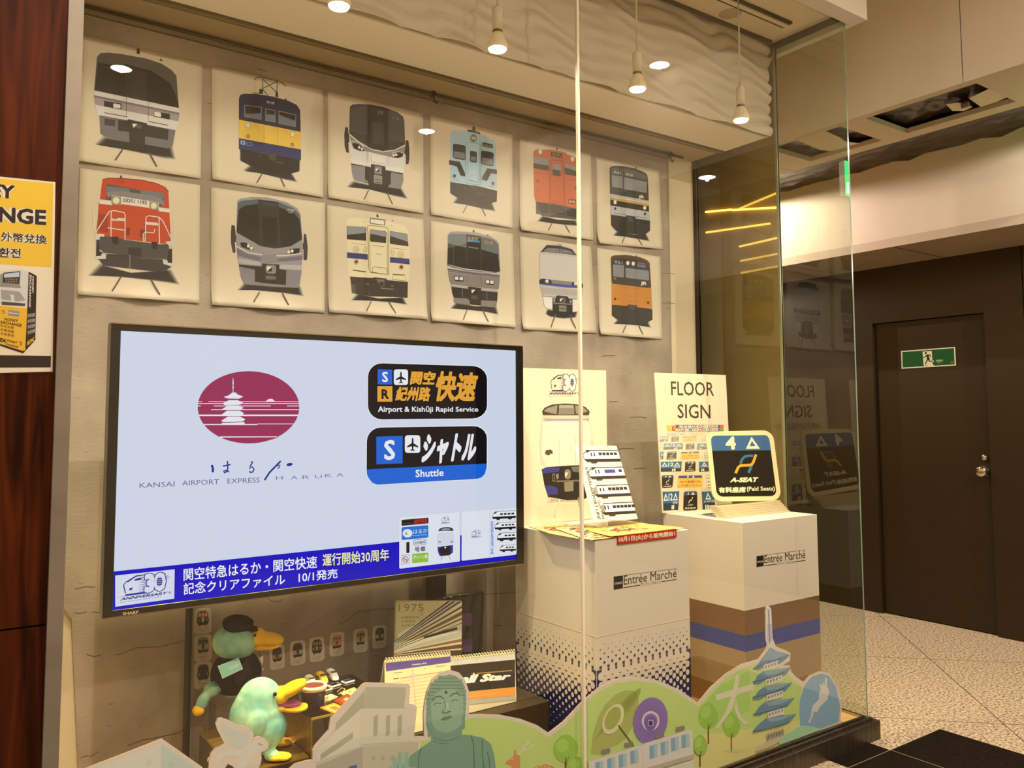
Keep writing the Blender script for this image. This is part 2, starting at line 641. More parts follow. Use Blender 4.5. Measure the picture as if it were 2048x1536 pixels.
m = MB(); m.prism(pts, (0, 0.018, 0), cm); o = struct(m, 'wall_covering')
ca = Art(YP(WALL_Y - 0.0003))
CRK = '70614c'
for vw, wd_, lines in (((0, 1100, 3.524), 7, [[(820, 740), (880, 722), (960, 690), (1060, 684), (1130, 682), (1200, 662), (1215, 655), (1235, 660), (1290, 640), (1345, 630)], [(530, 275), (560, 270), (600, 258), (670, 262)], [(520, 440), (560, 448), (610, 436)], [(650, 436), (700, 442), (730, 434)], [(565, 1465), (620, 1448), (640, 1455), (700, 1420)], [(900, 1380), (1000, 1340), (1120, 1320), (1250, 1290), (1330, 1250)], [(610, 735), (660, 752), (710, 740)]]),
                      ((1020, 460, 6.0235), 6, [[(1838, 515), (1880, 525), (1930, 520), (1985, 530)], [(1845, 882), (1900, 878), (1985, 885)], [(1875, 945), (1900, 950), (1925, 930)], [(1000, 410), (1060, 408)]]),
                      ((1030, 700, 4.0417), 6, [[(700, 50), (760, 45), (810, 48)], [(930, 548), (990, 540), (1060, 548)], [(835, 802), (880, 795), (965, 800)], [(760, 420), (830, 415)], [(960, 960), (1060, 955)]]),
                      ((760, 1180, 6.4), 9, [[(1080, 80), (1200, 72), (1300, 55), (1420, 52), (1600, 38), (1750, 30)], [(0, 262), (90, 245), (190, 240)], [(1450, 460), (1560, 450)]]),
                      ((370, 1180, 4.314), 6, [[(710, 70), (760, 100), (820, 95), (840, 75)], [(1330, 290), (1400, 265), (1480, 190), (1560, 180), (1700, 160)], [(260, 400), (330, 385), (430, 375)]]),
                      ((140, 0, 2.6947), 4, [[(1010, 370), (1060, 385)], [(740, 560), (765, 558)]])):
    ca.view(*vw)
    for l_ in lines: ca.L(CRK, wd_, *l_)
cko = ca.done('wall_cracks'); cko['kind'] = 'structure'
m = MB(); m.box((0.27, 0.03, 3.49), (X1, 0.985, 3.6), CREAM); struct(m, 'ceiling_showcase')
# soffit box behind the wave panel, with dark slot and picture rail at its back
m = MB()
m.box((0.27, WAVE_Y + 0.012, SOFFIT), (X1 - 0.02, 0.735, 3.489), flat('faf3e4', 0.6))
struct(m, 'soffit')
DK = flat('6b5b42', 0.6)
m = MB()
m.box((0.27, 0.735, SOFFIT + 0.012), (X1 - 0.02, 0.80, 3.3), flat('3a3020', 0.7))
m.box((0.27, 0.755, SOFFIT - 0.004), (X1 - 0.02, 0.77, SOFFIT + 0.02), flat('8d7a58', 0.5))
m.box((0.27, 0.80, SOFFIT + 0.004), (X1 - 0.02, 0.984, 3.3), flat('b3a27f', 0.6))
m.box((0.27, 0.955, SOFFIT - 0.02), (3.42, 0.984, SOFFIT + 0.004), flat('9f8f70', 0.5))
struct(m, 'trim_3')
m = MB()
m.tube([(0.28, 0.935, 2.972), (3.50, 0.935, 2.972)], 0.0065, flat('54462f', 0.4, 0.6))
rail = struct(m, 'trim_4')
# wave panel
WAVE = flat('d6ccb8', 0.65, name='white_plaster')
m = MB()
nx, nz_ = 420, 110
x0, x1_, z0, z1 = 0.27, 3.632, SOFFIT, 3.488
def wdep(x, z):
    t = (z - z0) / (z1 - z0) * 7.4
    ph = 0.26 * math.sin(2 * math.pi * x / 0.47 + 0.5 + 0.5 * t) + 0.12 * math.sin(2 * math.pi * x / 0.29 + 1.3 * t) + 0.25 * (x - 2)
    a = abs(math.sin(math.pi * (t + ph)))
    return 0.032 * (a ** 0.62) * (0.75 + 0.25 * math.sin(2 * math.pi * x / 0.4 + 2.1 * t))
grid = [[m.bm.verts.new((x0 + (x1_ - x0) * i / nx, WAVE_Y - wdep(x0 + (x1_ - x0) * i / nx, z0 + (z1 - z0) * j / nz_), z0 + (z1 - z0) * j / nz_)) for j in range(nz_ + 1)] for i in range(nx + 1)]
k = m.mi(WAVE)
for i in range(nx):
    for j in range(nz_):
        f = m.bm.faces.new([grid[i][j], grid[i + 1][j], grid[i + 1][j + 1], grid[i][j + 1]]); f.material_index = k; f.smooth = True
m.box((x0, WAVE_Y, z0), (x1_, WAVE_Y + 0.012, z1), WAVE)
struct(m, 'wave_panel')
# lighting track slots in the showcase ceiling
m = MB()
for y in (0.205, 0.25):
    m.box((0.3, y, 3.478), (X1 - 0.12, y + 0.014, 3.4905), flat('2b2417', 0.6))
m.box((0.3, 0.221, 3.472), (X1 - 0.12, 0.247, 3.4905), CREAM)
m.box((0.3, 0.398, 3.474), (X1 - 0.03, 0.412, 3.4905), flat('53482f', 0.6))
struct(m, 'trim_5')
# header fascia above the glass
m = MB()
m.box((0.262, -0.095, 3.425), (3.70, -0.012, 4.0), HEADER, 0.002)
m.box((3.66, -0.012, 3.425), (3.70, 0.99, 4.0), HEADER)
m.box((0.262, -0.012, 3.475), (3.66, 0.02, 4.0), HEADER)
m.box((3.63, 0.02, 3.475), (3.66, 0.99, 4.0), HEADER)
struct(m, 'trim_6')
m = MB()
m.box((0.297, -0.012, 3.455), (X1 + 0.012, 0.022, 3.476), DARKSTEEL)
m.box((X1 - 0.022, 0.022, 3.455), (X1 + 0.012, 0.985, 3.476), DARKSTEEL)
struct(m, 'trim_7')
# sill
m = MB()
m.box((0.262, -0.035, 0), (3.70, 0.02, 0.085), DARKSTEEL, 0.002)
m.box((X1 - 0.012, 0.02, 0), (3.70, 0.99, 0.085), DARKSTEEL)
m.box((0.262, -0.018, 0.085), (3.665, -0.007, 0.1), DARKSTEEL)
m.box((0.262, 0.007, 0.085), (3.64, 0.02, 0.103), DARKSTEEL)
m.box((X1 - 0.03, 0.02, 0.085), (X1 - 0.012, 0.97, 0.105), flat('c9a95f', 0.35, 0.7))
struct(m, 'baseboard_front')
# glass panes
def pane(a, b, mt, name, edge=None):
    m = MB(); fs = m.box(a, b, mt)
    areas = sorted(((f.calc_area(), f) for f in fs), key=lambda t: -t[0])
    for _, f in areas[2:]:
        f.material_index = m.mi(edge or GEDGE)
    return struct(m, name)
pane((0.297, -0.005, 0.088), (1.9255, 0.005, 3.46), GLASS, 'window_1', GLASS)
pane((1.9365, -0.005, 0.088), (3.6395, 0.005, 3.46), GLASS, 'window_2', GLASS)
pane((3.640, -0.005, 0.088), (3.650, 0.400, 3.46), SIDEGLASS, 'window_3')
pane((3.640, 0.412, 0.088), (3.650, 0.960, 3.46), SIDEGLASS, 'window_4')
m = MB(); m.box((1.926, -0.006, 0.088), (1.936, 0.006, 3.46), flat('efe6d0', 0.3)); struct(m, 'trim_8')
m = MB(); m.box((3.634, 0.400, 0.088), (3.652, 0.412, 3.46), flat('8b8a68', 0.3)); struct(m, 'trim_9')
m = MB(); m.box((3.630, 0.960, 0.085), (3.662, 0.99, 3.46), flat('41331f', 0.4, 0.3)); struct(m, 'trim_10')

# ---- side passage on the right: dark wall with door, stepped bulkheads, ceiling with open panels
XD = 6.013
m = MB()
m.box((XD, 0.24, 0), (XD + 0.1, 0.495, 2.64), DARKWALL)
m.box((XD, 1.33, 0), (XD + 0.1, 6.9, 2.64), DARKWALL)
m.box((XD, 0.495, 2.212), (XD + 0.1, 1.33, 2.64), DARKWALL)
m.box((XD, -7, 0), (XD + 0.1, 0.233, 2.64), DARKWALL)
m.box((XD + 0.1, -7, 0), (XD + 0.14, 7, 2.64), DARKWALL)
struct(m, 'wall_right')
BRONZE = noisy('bronze_backdrop', 'a98c50', 'b89a5c', (2, 2, 2), 3, 0.4)
m = MB()
m.box((3.90, 0.60, 0), (3.915, 6.9, 3.95), BRONZE)
struct(m, 'wall_backdrop')  # backdrop added behind the rear pane to give its golden reflected tone
door = MB()
door.box((XD + 0.035, 0.50, 0.008), (XD + 0.08, 1.325, 2.207), DARKWALL)
dob = door.build('door_1', None, (XD + 0.05, 0.92, 0)); dob['kind'] = 'structure'
m = MB(); m.lathe([(0, 0), (0.036, 0), (0.036, 0.008), (0.018, 0.012), (0.016, 0.035), (0.034, 0.045), (0.038, 0.06), (0.03, 0.072), (0, 0.074)], (XD + 0.035, 0.548, 1.11), flat('cfc6b4', 0.15, 1.0), 28, Matrix.Rotation(math.radians(-90), 4, 'Y'))
m.build('knob', dob)
m = MB(); m.lathe([(0, 0), (0.021, 0), (0.021, 0.012), (0.012, 0.014), (0, 0.02)], (XD + 0.035, 0.546, 1.205), flat('cfc6b4', 0.15, 1.0), 24, Matrix.Rotation(math.radians(-90), 4, 'Y'))
m.build('deadbolt', dob)
m = MB(); m.box((5.346, -7, 2.64), (XD + 0.14, 7, 2.70), noisy('grey_soffit_panel', '9b8b76', 'a3937d', (2, 2, 2), 3, 0.5))
for y in (-0.1, 0.75, 1.6):
    m.box((5.346, y - 0.003, 2.638), (XD, y + 0.003, 2.641), flat('4a4035', 0.7))
struct(m, 'ceiling_low')
m = MB(); m.box((5.333, -7, 2.70), (5.43, 7, 3.75), noisy('grey_pink_bulkhead', 'cdbeb1', 'd3c5b8', (2, 2, 2), 3, 0.55)); m.box((5.333, -7, 2.64), (5.345, 7, 2.70), flat('b9a89a', 0.55)); struct(m, 'wall_bulkhead')
# passage ceiling: frame around openings
CE = flat('cbbca4', 0.6)
m = MB()
ZC = 3.2
holes = [(4.36, -0.285, 4.79, 0.33), (4.37, 0.49, 4.80, 1.0)]
xs = [4.30, 4.36, 4.79, 4.90]
m.box((4.30, -7, ZC), (4.36, 7, ZC + 0.03), CE)
m.box((4.80, -7, ZC), (4.90, 7, ZC + 0.03), CE)
m.box((4.36, -7, ZC), (4.80, -0.285, ZC + 0.03), CE)
m.box((4.36, 0.33, ZC), (4.80, 0.49, ZC + 0.03), CE)
m.box((4.36, 1.0, ZC), (4.80, 7, ZC + 0.03), CE)
struct(m, 'ceiling_passage')
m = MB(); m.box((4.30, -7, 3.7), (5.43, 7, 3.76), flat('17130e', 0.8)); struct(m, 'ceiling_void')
# upper beige bulkhead
m = MB()
m.box((4.296, -7, ZC), (4.3, -0.252, 4.0), BEIGE)
m.box((4.296, -0.247, ZC), (4.3, 7, 4.0), BEIGE)
m.box((4.30, -7, ZC + 0.05), (4.34, 7, 4.0), flat('6d5f4b', 0.7))
struct(m, 'wall_upper')
# corridor shell around the viewer
m = MB(); m.box((-4, -7, 4.0), (9, 7, 4.1), CREAM); struct(m, 'ceiling')
m = MB(); m.box((-4, -7.1, 0), (9, -7, 4.0), noisy('corridor_wall', 'c6b9a4', 'cfc2ad', (1, 1, 1), 3, 0.6)); struct(m, 'wall_behind')
m = MB(); m.box((-4.1, -7, 0), (-4, 0, 4.0), noisy('corridor_wall_b', 'c6b9a4', 'cfc2ad', (1, 1, 1), 3, 0.6)); struct(m, 'wall_far_left')
m = MB(); m.box((X1 + 0.03, 6.9, 0), (9, 7, 4.0), noisy('passage_end_wall', '80694a', '8a7250', (1, 1, 1), 3, 0.6)); struct(m, 'wall_passage_end')
m = MB(); m.box((X1 + 0.02, 1.05, 0), (X1 + 0.03, 7, 3.6), flat('7f6b4a', 0.6)); struct(m, 'wall_passage_left')
# ================================================================ the twelve train posters
PAPER = 'e4dbc8'
V1, V2, V3 = (140, 60, 3.938), (640, 160, 5.12), (1020, 240, 5.909)
V4, V5, V6 = (140, 330, 3.938), (640, 400, 5.12), (1020, 460, 6.0235)
POST_Y = 0.9615


def poster(corners, view, curl, label):
    pl = YP(POST_Y)
    c = [pl.hit(*p) for p in corners]
    zb = (c[2].z + c[3].z) / 2; h = (c[0].z + c[1].z) / 2 - zb; xl = (c[0].x + c[3].x) / 2; wd = (c[1].x + c[2].x) / 2 - xl

    def warp(p):
        v = (p.z - zb) / h
        u = (p.x - xl) / wd
        if v < 0.13:
            t = (1 - v / 0.13) ** 2
            return Vector((p.x, p.y - t * curl * (0.012 + 0.011 * math.sin(u * 2 * math.pi * 1.4 + curl * 3)), p.z))
        return p
    a = Art(pl, ink=(0.95, 0.84, 0.62))
    a.warp = warp
    nU, nV = 16, 24
    k = a.mb.mi(flat(PAPER, 0.6)); g = []
    for i in range(nU + 1):
        u = i / nU
        g.append([a.mb.bm.verts.new(warp((c[0] * (1 - u) + c[1] * u) * (1 - j / nV) + (c[3] * (1 - u) + c[2] * u) * (j / nV))) for j in range(nV + 1)])
    back = []
    for i in range(nU):
        for j in range(nV):
            f = a.mb.bm.faces.new([g[i][j], g[i][j + 1], g[i + 1][j + 1], g[i + 1][j]]); f.material_index = k; f.smooth = True
    rim = [g[i][0] for i in range(nU + 1)] + [g[nU][j] for j in range(1, nV + 1)] + [g[i][nV] for i in range(nU - 1, -1, -1)] + [g[0][j] for j in range(nV - 1, 0, -1)]
    off = Vector((0, 0.0012, 0))
    rim2 = [a.mb.bm.verts.new(v.co + (off if (v.co.z - zb) / h < 0.13 else Vector((0, WALL_Y - POST_Y, 0)))) for v in rim]
    for i in range(len(rim)):
        f = a.mb.bm.faces.new([rim[i], rim[(i + 1) % len(rim)], rim2[(i + 1) % len(rim)], rim2[i]]); f.material_index = k
    a.view(*view)
    return a, label


def finish(a):
    o = a[0].done('train_poster')
    tag(o, a[1], 'poster', 'train posters pinned to the concrete wall in two rows')
    return o


def rails(a, l0, l1, r0, r1, w=9):
    a.L('8d8064', w, l0, l1); a.L('3c342a', w * 0.45, l0, l1)
    a.L('8d8064', w, r0, r1); a.L('3c342a', w * 0.55, r0, r1)


def shadow(a, pts, c=None):
    n = len(pts); cx = sum(p[0] for p in pts) / n; cy = sum(p[1] for p in pts) / n
    c = c or ('d9cdb2', 'c6b99d', 'aca086', '8f846d', '716754', '554c3e', '40382d', '332c24')
    for i, col in enumerate(c):
        t = i / max(len(c) - 1, 1)
        f = 1.07 - 0.17 * t
        g = 1.28 - 0.45 * t
        a.P(col, [(cx + (x - cx) * f, cy + (y - cy) * g) for x, y in pts])


# 1 silver-fronted commuter train ------------------------------------------------
p = poster([(164, 70), (404.6, 125.5), (401.3, 357.5), (155, 323)], V1, 0.5, 'train poster of a silver train with dark full-width windscreen, top row, leftmost'); a = p[0]
shadow(a, [(205, 905), (270, 850), (470, 885), (800, 925), (822, 1005), (740, 1000), (450, 945)])
a.P('4a4438', [(525, 150), (536, 143), (548, 150), (552, 190), (525, 188)]); a.P('4a4438', [(702, 240), (715, 222), (733, 248)])
a.P('5d564a', [(212, 212), (240, 182), (300, 178), (400, 188), (600, 225), (720, 265), (800, 315), (838, 360), (858, 615), (190, 476)])
a.P('332d24', [(222, 255), (300, 270), (440, 270), (640, 320), (790, 420), (836, 520), (856, 612), (192, 472)])
a.P('3f382d', [(430, 300), (600, 335), (600, 555), (430, 520)])
a.P('ded5c5', [(188, 478), (858, 618), (860, 655), (188, 515)])
a.P('7d6f72', [(188, 513), (860, 652), (860, 668), (190, 530)])
a.P('a3968a', [(190, 530), (860, 668), (852, 722), (200, 592)])
a.P('ddd3c0', [(200, 590), (852, 720), (838, 790), (215, 672)])
a.L('463e34', 6, (270, 652), (450, 685)); a.L('463e34', 6, (615, 720), (772, 752))
a.L('463e34', 3, (443, 530), (443, 682)); a.L('463e34', 3, (617, 568), (617, 716))
a.P('736c66', [(232, 672), (455, 712), (610, 748), (830, 790), (808, 918), (775, 935), (610, 905), (470, 885), (270, 838), (240, 815)])
a.P('39322a', [(455, 703), (605, 735), (608, 750), (775, 785), (770, 868), (590, 838), (590, 905), (470, 890), (465, 805), (378, 795), (378, 710), (455, 716)])
a.P('433c34', [(270, 697), (355, 710), (352, 762), (272, 748)])
a.P('e7dfcd', [(490, 740), (530, 741), (498, 772)]); a.P('5a544a', [(530, 745), (565, 750), (560, 778), (505, 772)])
for q in ([(268, 558), (404, 580), (404, 626), (268, 603)], [(660, 640), (785, 662), (785, 706), (660, 684)]): a.P('332d25', q)
a.R('efe7d6', (340, 578), (397, 588), (397, 620), (340, 612), 0.2); a.R('efe7d6', (663, 643), (716, 652), (716, 688), (663, 679), 0.2)
rails(a, (418, 935), (355, 1028), (622, 965), (682, 1080), 13)
finish(p)

# 2 navy and yellow train with pantograph ----------------------------------------
p = poster([(423, 130.6), (646, 179), (646.6, 395.5), (424, 359)], V1, 0.45, 'train poster of a navy blue and yellow railcar with a raised pantograph'); a = p[0]
shadow(a, [(1370, 1110), (1420, 1070), (1560, 1120), (1740, 1120), (1785, 1190), (1700, 1175), (1500, 1130)])
for q in (((1452, 392), (1470, 374), (1500, 370), (1640, 402), (1675, 418), (1700, 445)), ((1519, 378), (1517, 490)), ((1632, 405), (1628, 520)), ((1519, 460), (1632, 405)), ((1522, 390), (1625, 490)), ((1519, 470), (1560, 515)), ((1435, 495), (1500, 500))): a.L('40382b', 6, *q)
a.P('40382b', [(1490, 465), (1510, 462), (1520, 480), (1520, 505), (1488, 500)]); a.P('2d271f', [(1620, 490), (1636, 485), (1640, 530), (1618, 526)]); a.P('2d271f', [(1692, 540), (1704, 540), (1708, 560), (1690, 556)])
a.P('2e3040', [(1330, 540), (1340, 512), (1370, 502), (1480, 505), (1600, 525), (1720, 558), (1785, 590), (1812, 630), (1817, 805), (1330, 708)])
a.R('23232c', (1520, 543), (1632, 563), (1630, 594), (1520, 574), 0.2)
a.T2('d8d0bb', '普通', 1545, 556, 66, 20, 0.18)
for q in ([(1372, 590), (1510, 606), (1508, 708), (1372, 684)], [(1538, 618), (1618, 632), (1618, 730), (1538, 714)], [(1642, 634), (1782, 668), (1778, 764), (1642, 738)]): a.P('8b8a84', q)
for q in ([(1378, 596), (1504, 612), (1503, 703), (1378, 679)], [(1544, 624), (1612, 637), (1612, 724), (1544, 710)], [(1648, 642), (1776, 673), (1773, 758), (1648, 734)]): a.P('75797a', q)
for q in ([(1378, 596), (1504, 612), (1503, 656), (1380, 660)], [(1544, 624), (1612, 637), (1612, 668), (1544, 664)], [(1648, 642), (1776, 673), (1773, 716), (1648, 668)]): a.P('2c281f', q)
a.P('e9be4a', [(1330, 706), (1817, 803), (1818, 944), (1330, 853)])
for x, y in ((1402, 752), (1750, 822)): a.E('c2a050', x, y, 21, 23); a.E('f0e8d2', x, y, 16, 18)
for x, y in ((1402, 837), (1750, 904)): a.E('8a4a2c', x, y, 14, 15); a.E('e9dcc6', x, y, 8, 8); a.E('a33a2a', x, y, 5, 5)
a.L('b8933c', 3, (1527, 748), (1527, 890)); a.L('b8933c', 3, (1634, 768), (1634, 910))
for x, y in ((1465, 760), (1690, 805)): a.L('c59f40', 4, (x - 14, y + 12), (x - 8, y - 12), (x + 10, y - 8), (x + 16, y + 16))
a.P('34365a', [(1330, 853), (1818, 942), (1818, 1027), (1640, 985), (1520, 968), (1330, 938)])
a.R('a9a9b8', (1342, 868), (1378, 874), (1378, 908), (1342, 902), 0.3); a.L('34365a', 5, (1348, 888), (1374, 890)); a.L('34365a', 5, (1360, 874), (1360, 904))
a.T2('a9a9b8', 'ミニ エコー', 1384, 878, 60, 34, 0.1)
a.P('2b251c', [(1340, 940), (1525, 972), (1640, 988), (1808, 1024), (1806, 1112), (1755, 1128), (1650, 1140), (1560, 1128), (1420, 1070), (1342, 1028)])
a.P('4a4234', [(1545, 970), (1620, 978), (1620, 1030), (1575, 1030)]); a.L('6b604c', 6, (1618, 1040), (1678, 1052)); a.L('5a5040', 8, (1484, 995), (1505, 1000))
rails(a, (1510, 1135), (1470, 1205), (1652, 1155), (1688, 1238), 10)
finish(p)

# 3 big-windscreen express in white and black --------------------------------------
p = poster([(655.6, 182), (846.4, 226.4), (847.4, 427.6), (656, 396)], V2, 0.45, 'train poster of a white express with mirrors and tall black windscreen, top row'); a = p[0]
shadow(a, [(285, 1095), (340, 1045), (500, 1080), (830, 1110), (890, 1205), (760, 1180), (500, 1120)])
for q in ([(258, 482), (285, 485), (290, 545), (300, 560), (320, 630), (290, 640), (296, 745), (270, 742), (252, 680), (248, 560)], [(880, 615), (905, 620), (915, 700), (915, 800), (905, 862), (880, 862), (878, 770), (835, 710), (870, 690)]): a.P('38332b', q)
a.P('dcd4c4', [(296, 545), (330, 600), (860, 720), (868, 860), (845, 955), (320, 860), (306, 700)])
a.P('948a7e', [(300, 570), (420, 660), (560, 725), (700, 730), (872, 680), (862, 760), (800, 800), (730, 790), (520, 740), (420, 720), (325, 660)])
a.P('48423a', [(305, 275), (330, 252), (400, 246), (520, 252), (660, 280), (790, 330), (850, 375), (862, 420), (872, 660), (760, 715), (640, 728), (530, 705), (400, 630), (298, 548)])
a.P('393328', [(488, 255), (700, 298), (700, 722), (640, 726), (560, 712), (486, 690)])
a.P('57524a', [(310, 285), (488, 262), (486, 572), (302, 530)]); a.P('57524a', [(700, 300), (846, 375), (864, 640), (702, 610)])
a.P('4d473d', [(536, 425), (650, 440), (655, 668), (536, 650)])
a.T2('8d8472', '快速', 590, 310, 55, 40, 0.15); a.T2('8d8472', '大阪', 735, 370, 75, 30, 0.2)
a.L('f1e9da', 7, (296, 548), (400, 638), (530, 712), (640, 736), (760, 722), (874, 668))
a.L('f1e9da', 5, (310, 640), (340, 625), (400, 640), (450, 690)); a.L('f1e9da', 5, (735, 750), (800, 730), (850, 750), (858, 765))
for q in ([(326, 655), (350, 645), (410, 665), (445, 700), (452, 728), (410, 728), (345, 700)], [(732, 775), (760, 750), (815, 740), (850, 755), (845, 785), (800, 800), (745, 795)]): a.P('2e2921', q)
for x, y in ((400, 690), (428, 708), (752, 772), (778, 766)): a.E('f3ecdb', x, y, 13, 15)
a.P('8a8278', [(318, 860), (460, 885), (488, 895), (488, 1062), (350, 1028), (330, 960)]); a.P('8a8278', [(700, 930), (848, 955), (855, 1030), (825, 1118), (700, 1100)])
a.P('3a342b', [(318, 855), (520, 895), (520, 860), (668, 885), (670, 925), (848, 955), (845, 968), (725, 945), (722, 1070), (700, 1075), (698, 1112), (500, 1085), (485, 1030), (460, 1020), (460, 888), (320, 868)])
a.P('e3dbcb', [(310, 805), (520, 850), (520, 890), (322, 855)]); a.P('e3dbcb', [(668, 885), (862, 905), (845, 955), (670, 922)])
a.R('8a8278', (558, 880), (632, 890), (630, 970), (556, 960), 0.1); a.R('958c80', (550, 968), (636, 984), (634, 1072), (550, 1056), 0.1)
a.P('f0e8d8', [(570, 908), (602, 910), (570, 938)]); a.P('241f18', [(602, 910), (600, 940), (570, 940)])
a.L('433c32', 8, (560, 1015), (625, 1030)); a.L('433c32', 8, (560, 1043), (625, 1058))
a.L('b3a992', 3, (486, 735), (486, 830)); a.L('b3a992', 3, (702, 790), (702, 880)); a.P('efe6d4', [(525, 760), (665, 785), (665, 860), (525, 838)])
rails(a, (498, 1128), (448, 1225), (684, 1150), (738, 1275), 9)
finish(p)

# 4 pale blue railcar ---------------------------------------------------------------
p = poster([(860.7, 229.7), (1025, 269), (1025, 456.6), (861, 429.5)], V2, 0.5, 'train poster of a pale blue railcar with black slashes and round lamp on top'); a = p[0]
shadow(a, [(1365, 1260), (1410, 1205), (1600, 1260), (1760, 1260), (1790, 1335), (1690, 1320), (1480, 1275)])
a.P('4d463c', [(1562, 478), (1585, 478), (1588, 520), (1640, 540), (1642, 562), (1508, 535), (1510, 508), (1560, 512)])
a.P('a9c3c2', [(1333, 560), (1345, 530), (1380, 518), (1480, 522), (1600, 545), (1720, 585), (1780, 620), (1800, 660), (1812, 1120), (1640, 1090), (1530, 1075), (1333, 1045)])
a.E('6f7468', 1572, 596, 35, 42); a.E('cdbf8e', 1562, 594, 12, 14); a.E('cdbf8e', 1586, 598, 12, 14)
a.L('6f8282', 4, (1490, 645), (1510, 635), (1630, 655), (1648, 680), (1650, 1070), (1600, 1075), (1500, 1052), (1490, 1030), (1490, 645))
a.L('8ba3a2', 3, (1512, 665), (1512, 1030)); a.L('8ba3a2', 3, (1632, 690), (1632, 1055))
a.R('2e2a22', (1660, 635), (1770, 660), (1768, 703), (1658, 678), 0.3); a.T2('d5cdb8', 'たからづか', 1670, 652, 88, 26, 0.2)
for q in ([(1360, 650), (1490, 672), (1490, 825), (1362, 800)], [(1650, 718), (1778, 745), (1776, 888), (1650, 862)], [(1534, 722), (1606, 735), (1606, 850), (1534, 836)]):
    a.R('38332b', *q, 0.14); (A_, B_, C_, D_) = q
    a.P('7c7d78', [(A_[0] + 8, (A_[1] + D_[1]) / 2 + 4), (B_[0] - 8, (B_[1] + C_[1]) / 2 - 2), (C_[0] - 8, C_[1] - 12), (D_[0] + 10, D_[1] - 10)])
a.P('403930', [(1322, 820), (1432, 838), (1485, 960), (1485, 988), (1440, 980), (1400, 885), (1322, 865)]); a.P('403930', [(1810, 918), (1712, 904), (1660, 995), (1660, 1022), (1710, 1034), (1750, 955), (1812, 965)])
for x, y in ((1376, 984), (1770, 1060)): a.E('6e4a40', x, y, 15, 18); a.E('8e3a30', x, y, 9, 11)
a.L('5b6f70', 4, (1378, 1022), (1422, 1028)); a.L('5b6f70', 4, (1725, 1085), (1770, 1094)); a.L('5b6f70', 5, (1520, 1025), (1622, 1046)); a.L('8ba3a2', 3, (1530, 1010), (1550, 975), (1600, 980), (1622, 1030))
a.P('2b261d', [(1333, 1045), (1530, 1076), (1618, 1088), (1812, 1135), (1808, 1245), (1760, 1260), (1720, 1290), (1480, 1240), (1410, 1210), (1333, 1160)])
a.L('4b4437', 14, (1480, 1110), (1500, 1114)); a.L('4b4437', 10, (1600, 1165), (1680, 1172)); a.P('3d362b', [(1530, 1076), (1612, 1088), (1600, 1130), (1540, 1120)])
rails(a, (1506, 1282), (1462, 1360), (1652, 1305), (1694, 1395), 9)
finish(p)

# 5 vermilion railcar --------------------------------------------------------------
p = poster([(1039, 276), (1181.6, 307.7), (1187, 481), (1040, 461)], V3, 0.6, 'train poster of a vermilion orange railcar, top row, crossed by the glass joint'); a = p[0]
shadow(a, [(330, 1195), (380, 1140), (560, 1180), (780, 1190), (800, 1245), (640, 1235), (430, 1210)])
a.P('332b22', [(547, 325), (560, 325), (562, 360), (547, 356)]); a.P('332b22', [(655, 385), (665, 385), (668, 404), (652, 400)])
a.P('c8602f', [(274, 395), (285, 362), (320, 345), (420, 350), (470, 345), (640, 378), (660, 402), (740, 425), (790, 460), (815, 500), (832, 930), (825, 1055), (650, 1015), (300, 962), (284, 900), (280, 700)])
for x, y in ((358, 376), (738, 462)): a.E('a58a50', x, y, 27, 34); a.E('efe6c4', x, y, 21, 29)
a.P('39301f', [(482, 372), (620, 398), (614, 455), (482, 428)]); a.P('241e15', [(490, 380), (612, 405), (608, 446), (490, 422)]); a.T2('cfc85c', 'ワンマン', 498, 388, 110, 40, 0.2, 0.01)
for q, f in (([(276, 432), (445, 452), (458, 470), (458, 600), (276, 570)], 0.5), ([(648, 515), (805, 555), (812, 668), (660, 645), (645, 620)], 0.5), ([(508, 518), (588, 530), (600, 545), (598, 668), (510, 655), (500, 640)], 0.5)): a.P('8f938c', q)
a.P('463a2b', [(276, 510), (458, 540), (458, 600), (276, 570)]); a.P('463a2b', [(646, 560), (812, 612), (812, 668), (660, 645), (645, 620)]); a.P('463a2b', [(502, 580), (598, 598), (598, 668), (510, 655), (500, 640)])
a.L('7c351c', 6, (470, 480), (500, 472), (600, 482), (636, 510), (648, 1000), (620, 1005), (480, 978), (464, 960), (470, 480)); a.L('9c4723', 3, (490, 500), (490, 960)); a.L('9c4723', 3, (622, 520), (626, 985))
a.L('8e3f20', 4, (285, 622), (440, 640)); a.L('8e3f20', 4, (690, 700), (805, 715))
for x, y in ((327, 720), (778, 805)): a.E('7a2f22', x, y, 16, 20); a.E('a3352a', x, y, 10, 13)
a.L('8e3f20', 4, (318, 790), (318, 820), (335, 845), (350, 840), (350, 815)); a.L('8e3f20', 6, (498, 955), (618, 975)); a.L('9c4723', 3, (505, 945), (520, 910), (590, 915), (612, 965))
a.P('4a3a2a', [(693, 932), (778, 942), (772, 996), (690, 985)]); a.E('e09060', 716, 964, 15, 17); a.E('e09060', 752, 968, 15, 17)
a.P('5b5247', [(305, 962), (480, 988), (650, 1016), (785, 1048), (782, 1180), (660, 1165), (380, 1135), (360, 1118), (308, 1108)])
a.P('3b342a', [(320, 975), (460, 992), (462, 1100), (380, 1110), (330, 1050)]); a.P('3b342a', [(470, 995), (655, 1030), (655, 1120), (470, 1100)]); a.P('3b342a', [(668, 1035), (780, 1055), (780, 1150), (668, 1130)]); a.L('6f6557', 8, (585, 1085), (650, 1100))
rails(a, (496, 1218), (450, 1310), (648, 1235), (700, 1340), 10)
finish(p)

